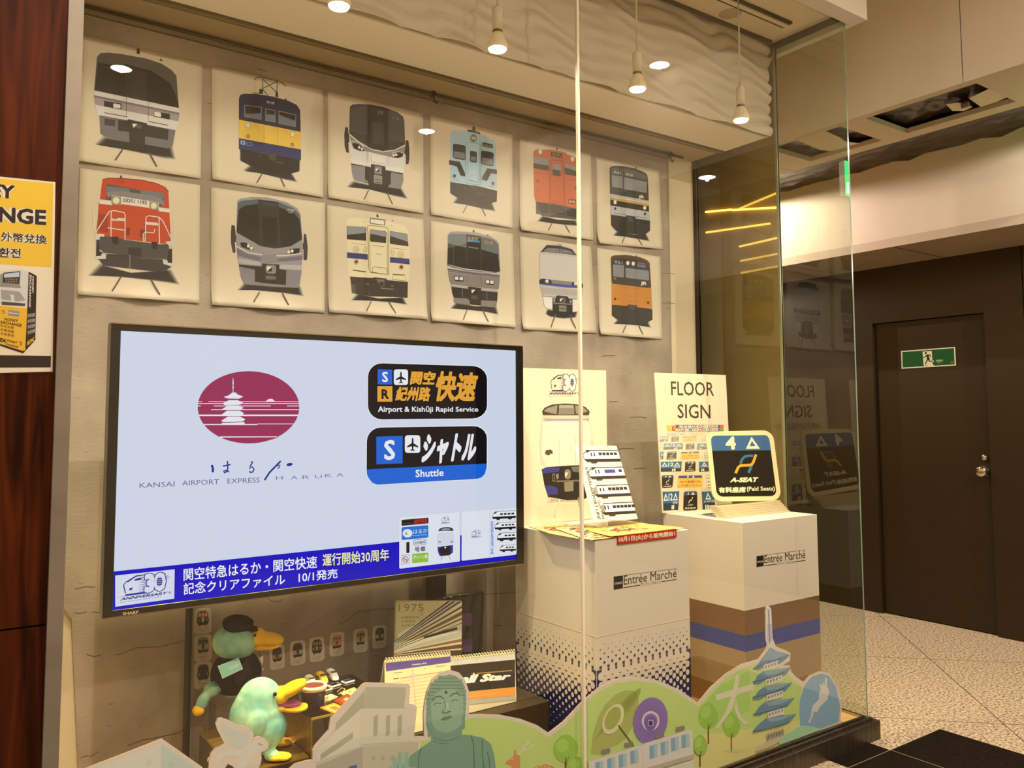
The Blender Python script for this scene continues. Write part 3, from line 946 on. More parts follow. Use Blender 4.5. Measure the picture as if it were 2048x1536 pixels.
# 6 silver train with orange stripe -------------------------------------------------
p = poster([(1192, 313.6), (1318, 340.7), (1326, 499), (1194.6, 487.4)], V3, 0.7, 'train poster of a black and silver train with thin orange stripe, top row, rightmost'); a = p[0]
shadow(a, [(1222, 1365), (1270, 1315), (1480, 1360), (1610, 1355), (1645, 1425), (1520, 1405), (1330, 1375)])
a.P('2d271d', [(1482, 570), (1492, 548), (1504, 575)])
a.P('3d3a32', [(1176, 575), (1190, 550), (1240, 540), (1340, 545), (1480, 572), (1580, 612), (1618, 640), (1630, 690), (1640, 955), (1180, 870)])
a.P('5a5852', [(1196, 580), (1240, 560), (1480, 600), (1612, 665), (1620, 700), (1198, 640)])
a.P('8a8d87', [(1198, 650), (1330, 668), (1330, 808), (1205, 788)]); a.P('8a8d87', [(1348, 675), (1616, 735), (1616, 862), (1348, 818)])
a.P('4a4942', [(1332, 590), (1346, 592), (1346, 815), (1332, 810)])
a.T2('d5cdb6', 'A41', 1222, 596, 88, 34, 0.18, 0.005); a.T2('d5cdb6', '普通', 1366, 622, 88, 32, 0.2)
a.T2('f2ead8', 'JR', 1520, 886, 64, 44, 0.12, 0.035)
a.P('b9b4a8', [(1184, 870), (1640, 955), (1642, 985), (1184, 905)])
a.P('d7d0c0', [(1184, 902), (1642, 982), (1642, 992), (1184, 912)]); a.P('c99c43', [(1184, 912), (1642, 990), (1642, 1020), (1184, 942)])
a.P('2a251d', [(1184, 942), (1642, 1020), (1642, 1085), (1186, 1010)])
a.P('b7b2a6', [(1186, 1010), (1642, 1085), (1660, 1190), (1180, 1115)])
a.L('4a443a', 5, (1230, 1100), (1365, 1120)); a.L('4a443a', 5, (1480, 1140), (1612, 1162))
for x, y in ((1240, 972), (1590, 1038)): a.E('f3ecd8', x, y, 18, 24)
for x, y in ((1242, 1048), (1592, 1110)): a.E('5a2a22', x, y, 14, 17); a.E('3b1f1a', x, y, 9, 11)
a.P('332d24', [(1190, 1118), (1365, 1145), (1365, 1125), (1478, 1142), (1478, 1165), (1652, 1192), (1652, 1310), (1600, 1352), (1580, 1365), (1300, 1330), (1250, 1310), (1194, 1245)])
a.P('4a443a', [(1385, 1140), (1450, 1150), (1450, 1210), (1390, 1200)]); a.L('4a443a', 6, (1320, 1160), (1320, 1260)); a.L('4a443a', 6, (1510, 1190), (1510, 1290))
rails(a, (1356, 1372), (1322, 1452), (1508, 1395), (1548, 1485), 9)
finish(p)

# 7 red diesel locomotive -----------------------------------------------------------
p = poster([(160, 335.6), (400, 370), (398.5, 607), (154.7, 589.5)], V4, 1.0, 'train poster of a red diesel locomotive with white handrails, bottom row, leftmost'); a = p[0]
shadow(a, [(155, 870), (240, 790), (480, 850), (790, 830), (852, 930), (700, 910), (400, 880)])
a.P('5a4f42', [(395, 82), (408, 82), (412, 105), (392, 103)])
a.P('c44a27', [(235, 270), (255, 115), (300, 104), (400, 105), (560, 118), (680, 145), (750, 178), (775, 210), (795, 610), (780, 625), (205, 560), (215, 500), (225, 300)])
a.L('7a2c18', 6, (256, 115), (300, 104), (400, 105), (560, 118), (680, 145), (750, 178), (776, 212))
a.P('5b554c', [(285, 160), (300, 150), (480, 185), (745, 235), (738, 320), (690, 330), (285, 270)]); a.P('6f7a75', [(288, 165), (470, 188), (470, 215), (280, 205)]); a.P('6f7a75', [(556, 195), (742, 225), (742, 270), (556, 240)])
a.P('8b8279', [(280, 210), (400, 205), (640, 240), (720, 262), (740, 290), (740, 325), (695, 300), (325, 240), (300, 262)])
a.L('8c3a20', 4, (372, 118), (430, 124), (430, 140), (372, 134), (372, 118))
a.P('e5dcc9', [(232, 270), (786, 345), (786, 376), (230, 305)]); a.P('c44a27', [(330, 300), (700, 345), (700, 420), (330, 360)])
a.P('e5dcc9', [(325, 238), (700, 295), (700, 350), (325, 295)])
a.T2('3c352b', 'DD51 1192', 420, 262, 185, 28, 0.12, 0.02)
for q in ([(325, 240), (402, 252), (402, 318), (325, 306)], [(624, 285), (696, 296), (696, 356), (624, 345)]): a.P('9a9384', q)
a.E('e9dfa9', 363, 280, 26, 26); a.E('e9dfa9', 660, 322, 24, 24)
a.P('a33a1f', [(225, 380), (300, 400), (300, 530), (205, 520)])
for q in ([(445, 492), (473, 495), (470, 556), (440, 552)], [(552, 505), (590, 510), (588, 575), (550, 568)]): a.P('8c3019', q)
for q in (((203, 530), (310, 365), (350, 360), (425, 375), (434, 395), (432, 600)), ((324, 365), (322, 578)), ((330, 430), (432, 440)), ((297, 495), (432, 515)), ((590, 615), (598, 410), (620, 400), (700, 412), (730, 440), (802, 590)), ((700, 410), (705, 620)), ((598, 460), (695, 470)), ((578, 590), (575, 545), (590, 530), (660, 535), (668, 505)), ((578, 590), (575, 625), (620, 632)), ((188, 340), (188, 500), (203, 520), (203, 590)), ((824, 420), (822, 575), (808, 590), (806, 650))): a.L('e2d8c5', 8, *q)
a.P('dcd2bd', [(330, 420), (360, 428), (380, 418), (432, 420), (432, 442), (330, 440)]); a.P('dcd2bd', [(600, 448), (690, 455), (690, 478), (600, 470)])
a.P('dcd2bd', [(200, 540), (270, 545), (270, 565), (205, 590)]); a.P('dcd2bd', [(750, 605), (808, 598), (808, 640), (775, 640)])
a.P('4d4845', [(235, 565), (330, 565), (440, 590), (590, 610), (700, 625), (770, 625), (780, 650), (765, 740), (560, 735), (440, 712), (270, 690), (232, 660)])
a.P('2d2924', [(208, 590), (232, 590), (232, 680), (285, 700), (440, 712), (570, 738), (765, 745), (780, 660), (803, 660), (803, 790), (205, 720)])
for q in ([(330, 568), (380, 565), (380, 625), (345, 625), (330, 600)], [(640, 605), (688, 608), (688, 665), (650, 660)]): a.P('2b2722', q)
a.P('3f3a35', [(225, 738), (285, 715), (440, 715), (560, 740), (720, 745), (805, 795), (745, 840), (640, 835), (260, 790)])
a.P('d5cbb9', [(200, 720), (245, 715), (250, 695), (285, 700), (280, 740), (205, 742)]); a.P('d5cbb9', [(728, 745), (765, 750), (770, 770), (806, 775), (800, 800), (735, 780)])
a.L('b5a88f', 4, (468, 640), (472, 760), (470, 840))
a.P('332e29', [(455, 645), (565, 660), (560, 725), (460, 705)])
rails(a, (400, 882), (330, 995), (638, 905), (704, 1025), 14)
finish(p)

# 8 silver-purple express ------------------------------------------------------------
p = poster([(422.6, 374.4), (650, 406), (649, 626), (422.6, 610)], V4, 1.0, 'train poster of a silver express with mirrors and purple line, bottom row'); a = p[0]
shadow(a, [(1325, 985), (1370, 940), (1600, 960), (1810, 960), (1832, 1025), (1680, 1005), (1450, 985)])
for q in ([(1272, 472), (1298, 478), (1305, 550), (1322, 558), (1322, 605), (1298, 608), (1304, 690), (1282, 690), (1268, 620), (1266, 540)], [(1842, 540), (1860, 545), (1872, 650), (1868, 740), (1858, 752), (1838, 745), (1840, 665), (1822, 655), (1820, 615), (1838, 615)]): a.P('3b372f', q)
a.P('9a948b', [(1316, 285), (1340, 265), (1440, 250), (1560, 255), (1700, 290), (1790, 340), (1815, 385), (1832, 600), (1836, 700), (1820, 830), (1330, 790), (1318, 735), (1308, 600)])
a.P('57605d', [(1322, 298), (1350, 282), (1480, 270), (1640, 290), (1760, 340), (1812, 395), (1828, 590), (1740, 640), (1620, 658), (1500, 640), (1310, 530)])
a.P('2c281f', [(1330, 350), (1380, 320), (1480, 308), (1640, 330), (1760, 375), (1806, 430), (1828, 580), (1740, 638), (1620, 656), (1500, 636), (1312, 530)])
a.P('3d372c', [(1480, 270), (1640, 290), (1660, 655), (1600, 657), (1495, 635)]); a.P('2a261d', [(1510, 400), (1630, 415), (1630, 640), (1520, 630)])
a.T2('49526e', '新快速', 1520, 295, 110, 22, 0.1); a.T2('d9d0ba', '大阪', 1705, 340, 60, 22, 0.15); a.T2('d9d0ba', 'Osaka', 1718, 366, 34, 10, 0.15)
a.L('ebe3d4', 7, (1310, 640), (1400, 690), (1560, 715), (1700, 715), (1830, 695))
a.P('776e74', [(1312, 655), (1400, 702), (1520, 728), (1640, 735), (1830, 715), (1828, 745), (1700, 760), (1480, 755), (1320, 710)])
for q in ([(1338, 612), (1380, 610), (1430, 640), (1448, 665), (1420, 670), (1350, 645)], [(1708, 680), (1740, 660), (1808, 655), (1805, 690), (1770, 700), (1712, 698)]): a.P('2d2921', q)
for x, y in ((1404, 638), (1428, 655), (1722, 685), (1748, 678)): a.E('f3ecdb', x, y, 12, 13)
a.P('8f8880', [(1515, 705), (1620, 705), (1640, 740), (1620, 770), (1530, 768), (1500, 740)])
a.P('b8b0a4', [(1320, 735), (1480, 760), (1500, 772), (1500, 795), (1330, 775)]); a.P('b8b0a4', [(1645, 785), (1830, 790), (1815, 830), (1648, 815)])
a.P('86807a', [(1330, 785), (1510, 798), (1650, 818), (1825, 832), (1805, 960), (1790, 968), (1640, 962), (1370, 935), (1345, 880)])
a.P('322d25', [(1330, 785), (1480, 798), (1512, 800), (1512, 775), (1648, 785), (1648, 820), (1702, 830), (1700, 945), (1560, 935), (1455, 920), (1455, 825), (1332, 800)])
a.R('8d867d', (1540, 785), (1622, 790), (1622, 860), (1540, 852), 0.3); a.P('f0e9da', [(1548, 800), (1590, 803), (1550, 835)]); a.P('241f18', [(1590, 803), (1588, 840), (1552, 838)]); a.R('6a645c', (1540, 870), (1620, 876), (1620, 905), (1540, 900), 0.2)
rails(a, (1492, 1002), (1442, 1082), (1672, 1010), (1716, 1105), 12)
finish(p)

# 9 cream train with blue band ---------------------------------------------------------
p = poster([(654.6, 409.8), (846.6, 439), (855, 639), (657, 625)], V5, 1.0, 'train poster of a cream train with a dark blue band and centre door'); a = p[0]
shadow(a, [(325, 1025), (385, 965), (600, 1010), (850, 1000), (885, 1065), (740, 1045), (520, 1030)])
a.P('453b2d', [(577, 150), (590, 143), (598, 155), (600, 180), (580, 176)]); a.P('453b2d', [(732, 215), (742, 202), (752, 218)])
a.P('e9d9a6', [(272, 215), (285, 195), (330, 186), (490, 190), (500, 178), (680, 192), (700, 212), (760, 235), (850, 258), (885, 285), (903, 330), (920, 600), (912, 830), (740, 815), (680, 808), (545, 795), (300, 780), (284, 700), (274, 500)])
a.L('7b6a3c', 4, (498, 180), (508, 180), (672, 200), (682, 215)); a.R('5b4b2b', (508, 185), (668, 204), (664, 262), (510, 242), 0.15); a.R('f0e6cc', (516, 194), (659, 211), (656, 254), (518, 236), 0.1)
a.L('c9b67e', 3, (280, 262), (470, 272)); a.L('b09c62', 3, (443, 205), (443, 235)); a.L('b09c62', 3, (733, 245), (733, 275))
for q in ([(274, 268), (462, 280), (472, 295), (472, 418), (274, 402)], [(716, 318), (895, 348), (906, 476), (722, 450), (714, 435)], [(516, 300), (668, 318), (680, 335), (676, 442), (520, 428), (510, 412)]): a.P('4b3f2c', q)
for q in ([(278, 272), (458, 284), (467, 298), (467, 338), (278, 355)], [(720, 324), (892, 352), (900, 428), (720, 368)], [(520, 304), (666, 322), (675, 338), (672, 378), (516, 346)]): a.P('8f928c', q)
for q in ([(278, 355), (467, 338), (467, 412), (278, 396)], [(720, 368), (900, 428), (902, 470), (724, 444)], [(516, 346), (672, 378), (672, 436), (522, 422)]): a.P('362f22', q)
a.L('8a7746', 6, (480, 300), (486, 272), (510, 258), (680, 280), (702, 305), (704, 765), (512, 742), (500, 700), (490, 320), (480, 300)); a.L('9c8957', 4, (505, 310), (515, 720)); a.L('9c8957', 4, (688, 330), (690, 745))
for x, y in ((370, 505), (826, 560)): a.E('9a8650', x, y, 32, 34); a.E('e9d9a6', x, y, 27, 29); a.E('d2c08a', x + 2, y + 2, 20, 22)
a.P('34376e', [(276, 535), (488, 556), (488, 612), (276, 592)]); a.P('34376e', [(716, 584), (914, 602), (917, 660), (716, 640)])
for x, y in ((370, 637), (832, 690)): a.E('a8945e', x, y, 25, 28); a.E('e6d9b4', x, y, 21, 23); a.E('7a2c22', x, y - 3, 17, 18)
a.L('8f7c48', 4, (315, 440), (462, 458)); a.L('8f7c48', 4, (735, 490), (876, 510)); a.L('8f7c48', 4, (535, 465), (655, 478)); a.L('8f7c48', 4, (572, 552), (628, 556)); a.L('8f7c48', 4, (445, 500), (448, 530), (465, 535), (475, 515), (460, 475)); a.L('8f7c48', 4, (735, 505), (725, 540), (738, 568), (752, 570), (752, 520))
a.P('5b4c30', [(330, 712), (478, 732), (460, 740), (335, 722)]); a.P('5b4c30', [(740, 758), (872, 766), (868, 774), (745, 768)])
a.L('8f7c48', 4, (535, 750), (540, 690), (560, 684), (680, 700), (690, 755)); a.L('7b693c', 5, (515, 735), (610, 752), (690, 762)); a.L('6b5a33', 4, (740, 785), (740, 812), (880, 830), (880, 800))
a.P('40392e', [(308, 785), (545, 800), (545, 790), (682, 806), (682, 820), (898, 840), (895, 1000), (700, 990), (520, 985), (395, 968), (325, 950), (318, 860)])
a.P('5d5444', [(318, 860), (360, 870), (365, 960), (325, 950)]); a.P('7a6e58', [(570, 810), (660, 815), (655, 885), (620, 885), (600, 850)]); a.P('3a3227', [(610, 840), (650, 842), (648, 880), (615, 880)]); a.L('7a6e58', 14, (620, 905), (755, 915)); a.L('7a6e58', 14, (470, 860), (500, 866)); a.L('7a6e58', 12, (725, 880), (752, 884))
rails(a, (524, 1035), (468, 1140), (706, 1045), (766, 1160), 11)
finish(p)

# 10 dark windscreen commuter with four lamps ---------------------------------------------
p = poster([(861.7, 441.4), (1025.7, 468), (1031, 655.5), (862, 642)], V5, 1.0, 'train poster of a grey commuter train with paired square headlamps, bottom row, fourth from left'); a = p[0]
shadow(a, [(1340, 1110), (1390, 1060), (1600, 1090), (1800, 1090), (1822, 1165), (1680, 1140), (1480, 1120)])
a.P('4a4234', [(1563, 308), (1580, 305), (1586, 335), (1562, 332)]); a.P('4a4234', [(1708, 352), (1722, 352), (1726, 365), (1706, 362)])
a.P('a09588', [(1305, 360), (1330, 325), (1420, 320), (1600, 332), (1740, 370), (1810, 415), (1832, 450), (1846, 720), (1820, 930), (1345, 890), (1322, 820), (1300, 650)])
a.P('66706a', [(1312, 362), (1340, 345), (1500, 348), (1660, 372), (1780, 410), (1826, 455), (1840, 715), (1310, 650)])
a.P('2a251c', [(1310, 445), (1500, 490), (1500, 350), (1650, 370), (1650, 505), (1820, 555), (1842, 730), (1800, 740), (1500, 705), (1305, 655)])
a.L('57503f', 5, (1498, 350), (1506, 700)); a.L('57503f', 5, (1648, 372), (1648, 720)); a.L('6b655a', 3, (1368, 350), (1368, 660))
a.P('4a84a8', [(1508, 402), (1636, 418), (1636, 438), (1508, 426)]); a.T2('8f9dbd', 'B', 1520, 376, 22, 26, 0); a.T2('c89a45', '普通', 1550, 376, 64, 32, 0.1); a.T2('c2926b', '四条', 1685, 412, 92, 42, 0.1)
a.P('847a68', [(1520, 475), (1620, 490), (1620, 502), (1520, 488)])
a.P('d6ccbc', [(1303, 680), (1842, 745), (1846, 762), (1303, 700)]); a.L('3c352c', 6, (1300, 650), (1340, 685), (1500, 718), (1800, 745), (1844, 720)); a.L('3c352c', 6, (1303, 706), (1500, 742), (1842, 778)); a.L('7d6a72', 8, (1310, 725), (1500, 755), (1840, 790))
a.P('8b8174', [(1308, 745), (1500, 770), (1650, 785), (1840, 800), (1830, 910), (1340, 855)])
for q in ([(1372, 776), (1468, 788), (1466, 838), (1374, 828)], [(1690, 815), (1784, 825), (1780, 872), (1690, 862)]): a.R('2b261e', *q, 0.2)
for x, y in ((1398, 802), (1444, 806), (1714, 838), (1758, 842)): a.R('f5eedd', (x - 18, y - 18), (x + 18, y - 16), (x + 18, y + 18), (x - 18, y + 16), 0.25)
a.P('b9ae9f', [(1345, 862), (1515, 885), (1515, 910), (1348, 888)]); a.P('b9ae9f', [(1648, 905), (1826, 912), (1815, 940), (1650, 925)]); a.L('6b6257', 3, (1508, 770), (1508, 870)); a.L('6b6257', 3, (1648, 785), (1648, 885))
a.P('332d24', [(1345, 890), (1515, 912), (1515, 885), (1648, 905), (1648, 930), (1818, 945), (1812, 1035), (1650, 1030), (1645, 1080), (1530, 1068), (1530, 1030), (1370, 1000), (1352, 950)])
a.P('857c70', [(1370, 1002), (1500, 1008), (1530, 1030), (1532, 1075), (1400, 1060), (1368, 1045)]); a.P('857c70', [(1648, 1028), (1812, 1035), (1802, 1090), (1785, 1100), (1645, 1088)]); a.L('6f6658', 8, (1456, 905), (1456, 995)); a.L('6f6658', 8, (1706, 940), (1706, 1020))
a.P('f0e8d8', [(1548, 918), (1590, 921), (1552, 958)]); a.P('1f1a14', [(1590, 921), (1605, 945), (1600, 962), (1556, 958)]); a.R('4f483d', (1548, 975), (1612, 980), (1612, 1020), (1548, 1015), 0.2)
rails(a, (1504, 1125), (1460, 1228), (1664, 1120), (1712, 1250), 10)
finish(p)

# 11 white limited express with blue stripe ---------------------------------------------------
p = poster([(1040, 473), (1182, 493), (1193.5, 666.7), (1044, 659)], V6, 0.8, 'train poster of a white streamlined express with blue stripe, behind the glass joint'); a = p[0]
shadow(a, [(430, 1010), (450, 960), (600, 990), (810, 985), (790, 1050), (640, 1062), (480, 1040)])
a.P('c3baa8', [(355, 270), (440, 180), (500, 160), (640, 180), (745, 222), (800, 290), (860, 330), (880, 680), (868, 830), (850, 970), (820, 985), (760, 990), (440, 945), (412, 920), (390, 800), (355, 640)])
a.P('d0c6b3', [(362, 290), (800, 330), (845, 360), (862, 640), (360, 590)]); a.P('b3aa98', [(370, 690), (872, 730), (868, 800), (385, 765)])
a.P('3a3126', [(365, 268), (440, 180), (600, 192), (742, 232), (800, 305), (640, 285), (420, 265)]); a.P('827d74', [(392, 260), (450, 216), (600, 225), (720, 250), (770, 292), (640, 278)])
a.L('3a3126', 9, (596, 190), (596, 265)); a.L('3a3126', 5, (570, 225), (552, 262)); a.L('3a3126', 5, (622, 232), (642, 272)); a.L('3a3126', 5, (572, 172), (612, 178)); a.L('3a3126', 4, (572, 172), (572, 188)); a.L('3a3126', 4, (608, 178), (608, 192))
a.P('2f2a22', [(352, 610), (365, 590), (400, 585), (500, 600), (740, 625), (860, 638), (878, 660), (878, 692), (700, 690), (352, 645)]); a.P('8b8272', [(488, 600), (752, 628), (732, 665), (505, 645)])
a.P('334f9c', [(352, 645), (500, 648), (735, 665), (876, 690), (872, 700), (700, 695), (420, 665), (355, 652)])
for x, y in ((444, 618), (790, 648)): a.R('f7f1e0', (x - 20, y - 20), (x + 18, y - 18), (x + 18, y + 18), (x - 20, y + 16), 0.2)
a.P('2b261e', [(552, 800), (570, 788), (690, 800), (710, 830), (748, 835), (750, 1010), (740, 1045), (520, 1040), (510, 960), (510, 820), (550, 822)])
a.L('4b4337', 5, (385, 795), (552, 810)); a.L('4b4337', 5, (708, 830), (865, 835)); a.P('efe6d4', [(392, 800), (505, 818), (508, 952), (440, 942), (412, 920)]); a.P('efe6d4', [(754, 836), (862, 838), (848, 970), (756, 985)])
a.R('6f675a', (595, 810), (665, 818), (665, 882), (595, 876), 0.4); a.P('f2ead9', [(598, 830), (635, 832), (600, 866)]); a.P('1d1812', [(635, 832), (650, 860), (602, 868)]); a.L('857b6a', 14, (520, 882), (740, 895)); a.R('857b6a', (588, 905), (678, 912), (676, 985), (588, 980), 0.15); a.L('2b261e', 6, (592, 945), (674, 950))
for q in ([(520, 828), (540, 830), (540, 868), (520, 866)], [(718, 842), (736, 844), (736, 880), (718, 878)]): a.P('a89d89', q)
rails(a, (546, 1018), (486, 1175), (718, 1028), (782, 1190), 13)
finish(p)

# 12 orange commuter train -----------------------------------------------------------------------
p = poster([(1194, 495.7), (1321, 513.5), (1324, 679), (1199, 669)], V6, 0.8, 'train poster of an orange commuter train with black windscreen, bottom row, rightmost'); a = p[0]
shadow(a, [(1250, 1130), (1300, 1080), (1500, 1110), (1660, 1105), (1692, 1170), (1560, 1150), (1380, 1135)])
a.P('3c3020', [(1443, 305), (1452, 298), (1458, 312)]); a.P('3c3020', [(1512, 318), (1522, 300), (1532, 325)])
a.P('c9822f', [(1212, 345), (1222, 318), (1260, 305), (1400, 300), (1560, 325), (1650, 362), (1682, 395), (1700, 640), (1712, 945), (1222, 900), (1222, 640)])
a.P('5c3d1c', [(1212, 345), (1222, 318), (1260, 305), (1400, 300), (1560, 325), (1650, 362), (1682, 395), (1700, 690), (1672, 700), (1240, 648), (1222, 630)])
a.P('363129', [(1228, 370), (1245, 350), (1330, 342), (1500, 345), (1640, 385), (1672, 420), (1690, 680), (1665, 695), (1248, 645), (1230, 620)])
a.P('858680', [(1240, 415), (1375, 425), (1370, 572), (1242, 558)]); a.R('858680', (1390, 455), (1672, 492), (1675, 608), (1392, 575), 0.12)
a.T2('c9c2ad', '921', 1258, 368, 95, 34, 0.12, 0.0); a.P('b03f3a', [(1535, 385), (1632, 402), (1628, 418), (1535, 402)]); a.P('4d78b0', [(1532, 412), (1632, 430), (1630, 455), (1534, 440)])
for x, y in ((1418, 399), (1484, 405)): a.E('f3ecd8', x, y, 19, 25)
a.T2('f5eedd', 'JR', 1574, 622, 70, 50, 0.02, 0.035); a.T2('b9b29f', '号', 1250, 572, 26, 26, 0)
for x, y in ((1266, 832), (1664, 875)): a.E('7a3a1c', x, y, 15, 19); a.E('5a2a1a', x, y, 9, 12)
a.L('9c6424', 4, (1310, 685), (1600, 715)); a.L('8c5a20', 5, (1415, 858), (1520, 870)); a.L('9c6424', 4, (1250, 778), (1282, 782)); a.L('9c6424', 4, (1648, 820), (1678, 824))
a.P('3a3228', [(1225, 900), (1415, 915), (1420, 895), (1528, 908), (1530, 930), (1712, 950), (1715, 1080), (1670, 1105), (1640, 1130), (1540, 1125), (1320, 1100), (1285, 1075), (1225, 1030)])
a.P('4d453a', [(1430, 905), (1520, 912), (1510, 960), (1440, 950)])
rails(a, (1398, 1145), (1352, 1240), (1552, 1155), (1588, 1262), 11)
finish(p)
# ================================================================ television on its stand
VA, VB, VC = (200, 640, 2.5596), (700, 680, 4.8), (700, 980, 5.689)
TVY = 0.5
tv = thing('television', (1.255, 0.53, 0.898), 'large flat television showing a pale train logo slide with a blue caption band', 'television')
BZ = flat('15120e', 0.25, 0, 0.5, 'gloss_black_bezel')
m = MB()
x0, x1_, z0, z1 = 0.470, 2.039, 0.898, 1.796
sx0, sx1, sz0, sz1 = 0.498, 2.004, 0.922, 1.774
m.box((x0, TVY - 0.004, z0), (x1_, TVY + 0.045, sz0), BZ, 0.002)
m.box((x0, TVY - 0.004, sz1), (x1_, TVY + 0.045, z1), BZ, 0.002)
m.box((x0, TVY - 0.004, sz0), (sx0, TVY + 0.045, sz1), BZ)
m.box((sx1, TVY - 0.004, sz0), (x1_, TVY + 0.045, sz1), BZ)
m.box((x0 + 0.002, TVY + 0.03, z0 + 0.002), (x1_ - 0.002, TVY + 0.06, z1 - 0.002), BZ)
m.box((x0 + 0.001, TVY - 0.0065, z0 + 0.001), (x1_ - 0.001, TVY - 0.003, z0 + 0.0045), flat('8f7a55', 0.3, 0.8))
m.box((x0 + 0.001, TVY - 0.0065, z1 - 0.004), (x1_ - 0.001, TVY - 0.003, z1 - 0.001), flat('a08a5e', 0.3, 0.8))
m.build('frame', tv)
a = Art(YP(TVY - 0.0045)); a.view(*VA)
a.T2('b9a98c', 'SHARP', 116, 1496, 82, 15, -0.1, 0.02)
o = a.done('maker_badge', tv); o['label'] = 'small silver maker lettering'
m = MB(); m.box((0.95, TVY + 0.06, 1.05), (1.72, TVY + 0.085, 1.65), flat('1d1914', 0.5)); m.build('back_cover', tv)

BG, NAVY, BLUE, DKB = 'd3dcf2', '1b2f8f', '0a0ac4', '161318'
a = Art(YP(TVY + 0.001), emit=1.0)
a.P(BG, [(238, 661.5), (1033, 700), (1032, 1118), (225.4, 1220)])
a.P(BLUE, [(227.2, 1143), (1032, 1059), (1032, 1118), (225.4, 1220)])
a.view(*VA)
OV = [(760 + 260 * math.cos(t), 447 + 185 * math.sin(t)) for t in [2 * math.pi * i / 60 for i in range(60)]]
a.P('9c2f5c', OV)
W_ = 'e8ecf8'
def chord(y, w, l=0, r=1):
    k = math.sqrt(max(0, 1 - ((y - 447) / 185) ** 2)) * 260
    xa, xb = 760 - k, 760 + k
    a.L(W_, w, (xa + (xb - xa) * l, y), (xa + (xb - xa) * r, y))
for y, w, l, r in ((418, 3, 0.0, 0.04), (418, 3, 0.1, 1), (428, 4, 0, 1), (440, 4, 0, 0.03), (440, 4, 0.16, 0.72), (440, 4, 0.88, 1), (459, 4, 0.13, 1), (488, 8, 0, 1), (535, 6, 0, 0.6), (532, 3, 0.6, 1), (600, 8, 0, 1)): chord(y, w, l, r)
a.P(W_, [(845, 418), (862, 405), (880, 403), (898, 418)])
a.P(W_, [(632, 394), (660, 385), (676, 372), (692, 370), (706, 382), (734, 392), (712, 403), (655, 402)])
a.P(W_, [(626, 428), (660, 410), (705, 410), (732, 424), (715, 434), (640, 436)]); a.P(W_, [(622, 458), (655, 437), (710, 437), (736, 450), (715, 460)])
a.P(W_, [(622, 484), (650, 464), (715, 464), (738, 478), (720, 490), (645, 492)]); a.P(W_, [(620, 516), (655, 494), (715, 494), (744, 508), (730, 520), (630, 522)]); a.P(W_, [(620, 528), (740, 522), (740, 534), (626, 534)])
a.L(W_, 3, (681, 298), (681, 372)); a.L(W_, 6, (681, 312), (681, 330)); a.L(W_, 6, (681, 340), (681, 350))
a.P('9c2f5c', [(622, 602), (915, 600), (880, 612), (660, 612)])
# brush-written name
a.L(NAVY, 12, (572, 742), (578, 760), (577, 780)); a.L(NAVY, 7, (628, 748), (668, 740)); a.L(NAVY, 7, (652, 722), (654, 760), (650, 776), (636, 782), (632, 774), (645, 770), (662, 778))
a.L(NAVY, 7, (772, 726), (782, 724), (770, 748), (764, 760), (780, 752), (788, 764), (782, 778), (768, 780), (766, 772))
a.L(NAVY, 9, (842, 820), (868, 780), (925, 722)); a.L(NAVY, 6, (900, 748), (922, 742), (918, 754), (910, 760)); a.E(NAVY, 970, 740, 16, 8, -0.2)
a.T2('6a6c9c', 'KANSAI', 203, 834, 178, 26, -0.045); a.T2('6a6c9c', 'AIRPORT', 420, 822, 190, 26, -0.04); a.T2('6a6c9c', 'EXPRESS', 652, 812, 166, 26, -0.04)
for i, (c, x, y) in enumerate((('H', 900, 800), ('A', 976, 798), ('R', 1036, 796), ('U', 1100, 793), ('K', 1152, 788), ('A', 1210, 784))): a.T2('7d7fae', c, x, y, 36, 18, -0.03)
a.P('d9dff2', [(78, 1308), (382, 1276), (380, 1426), (78, 1468)])


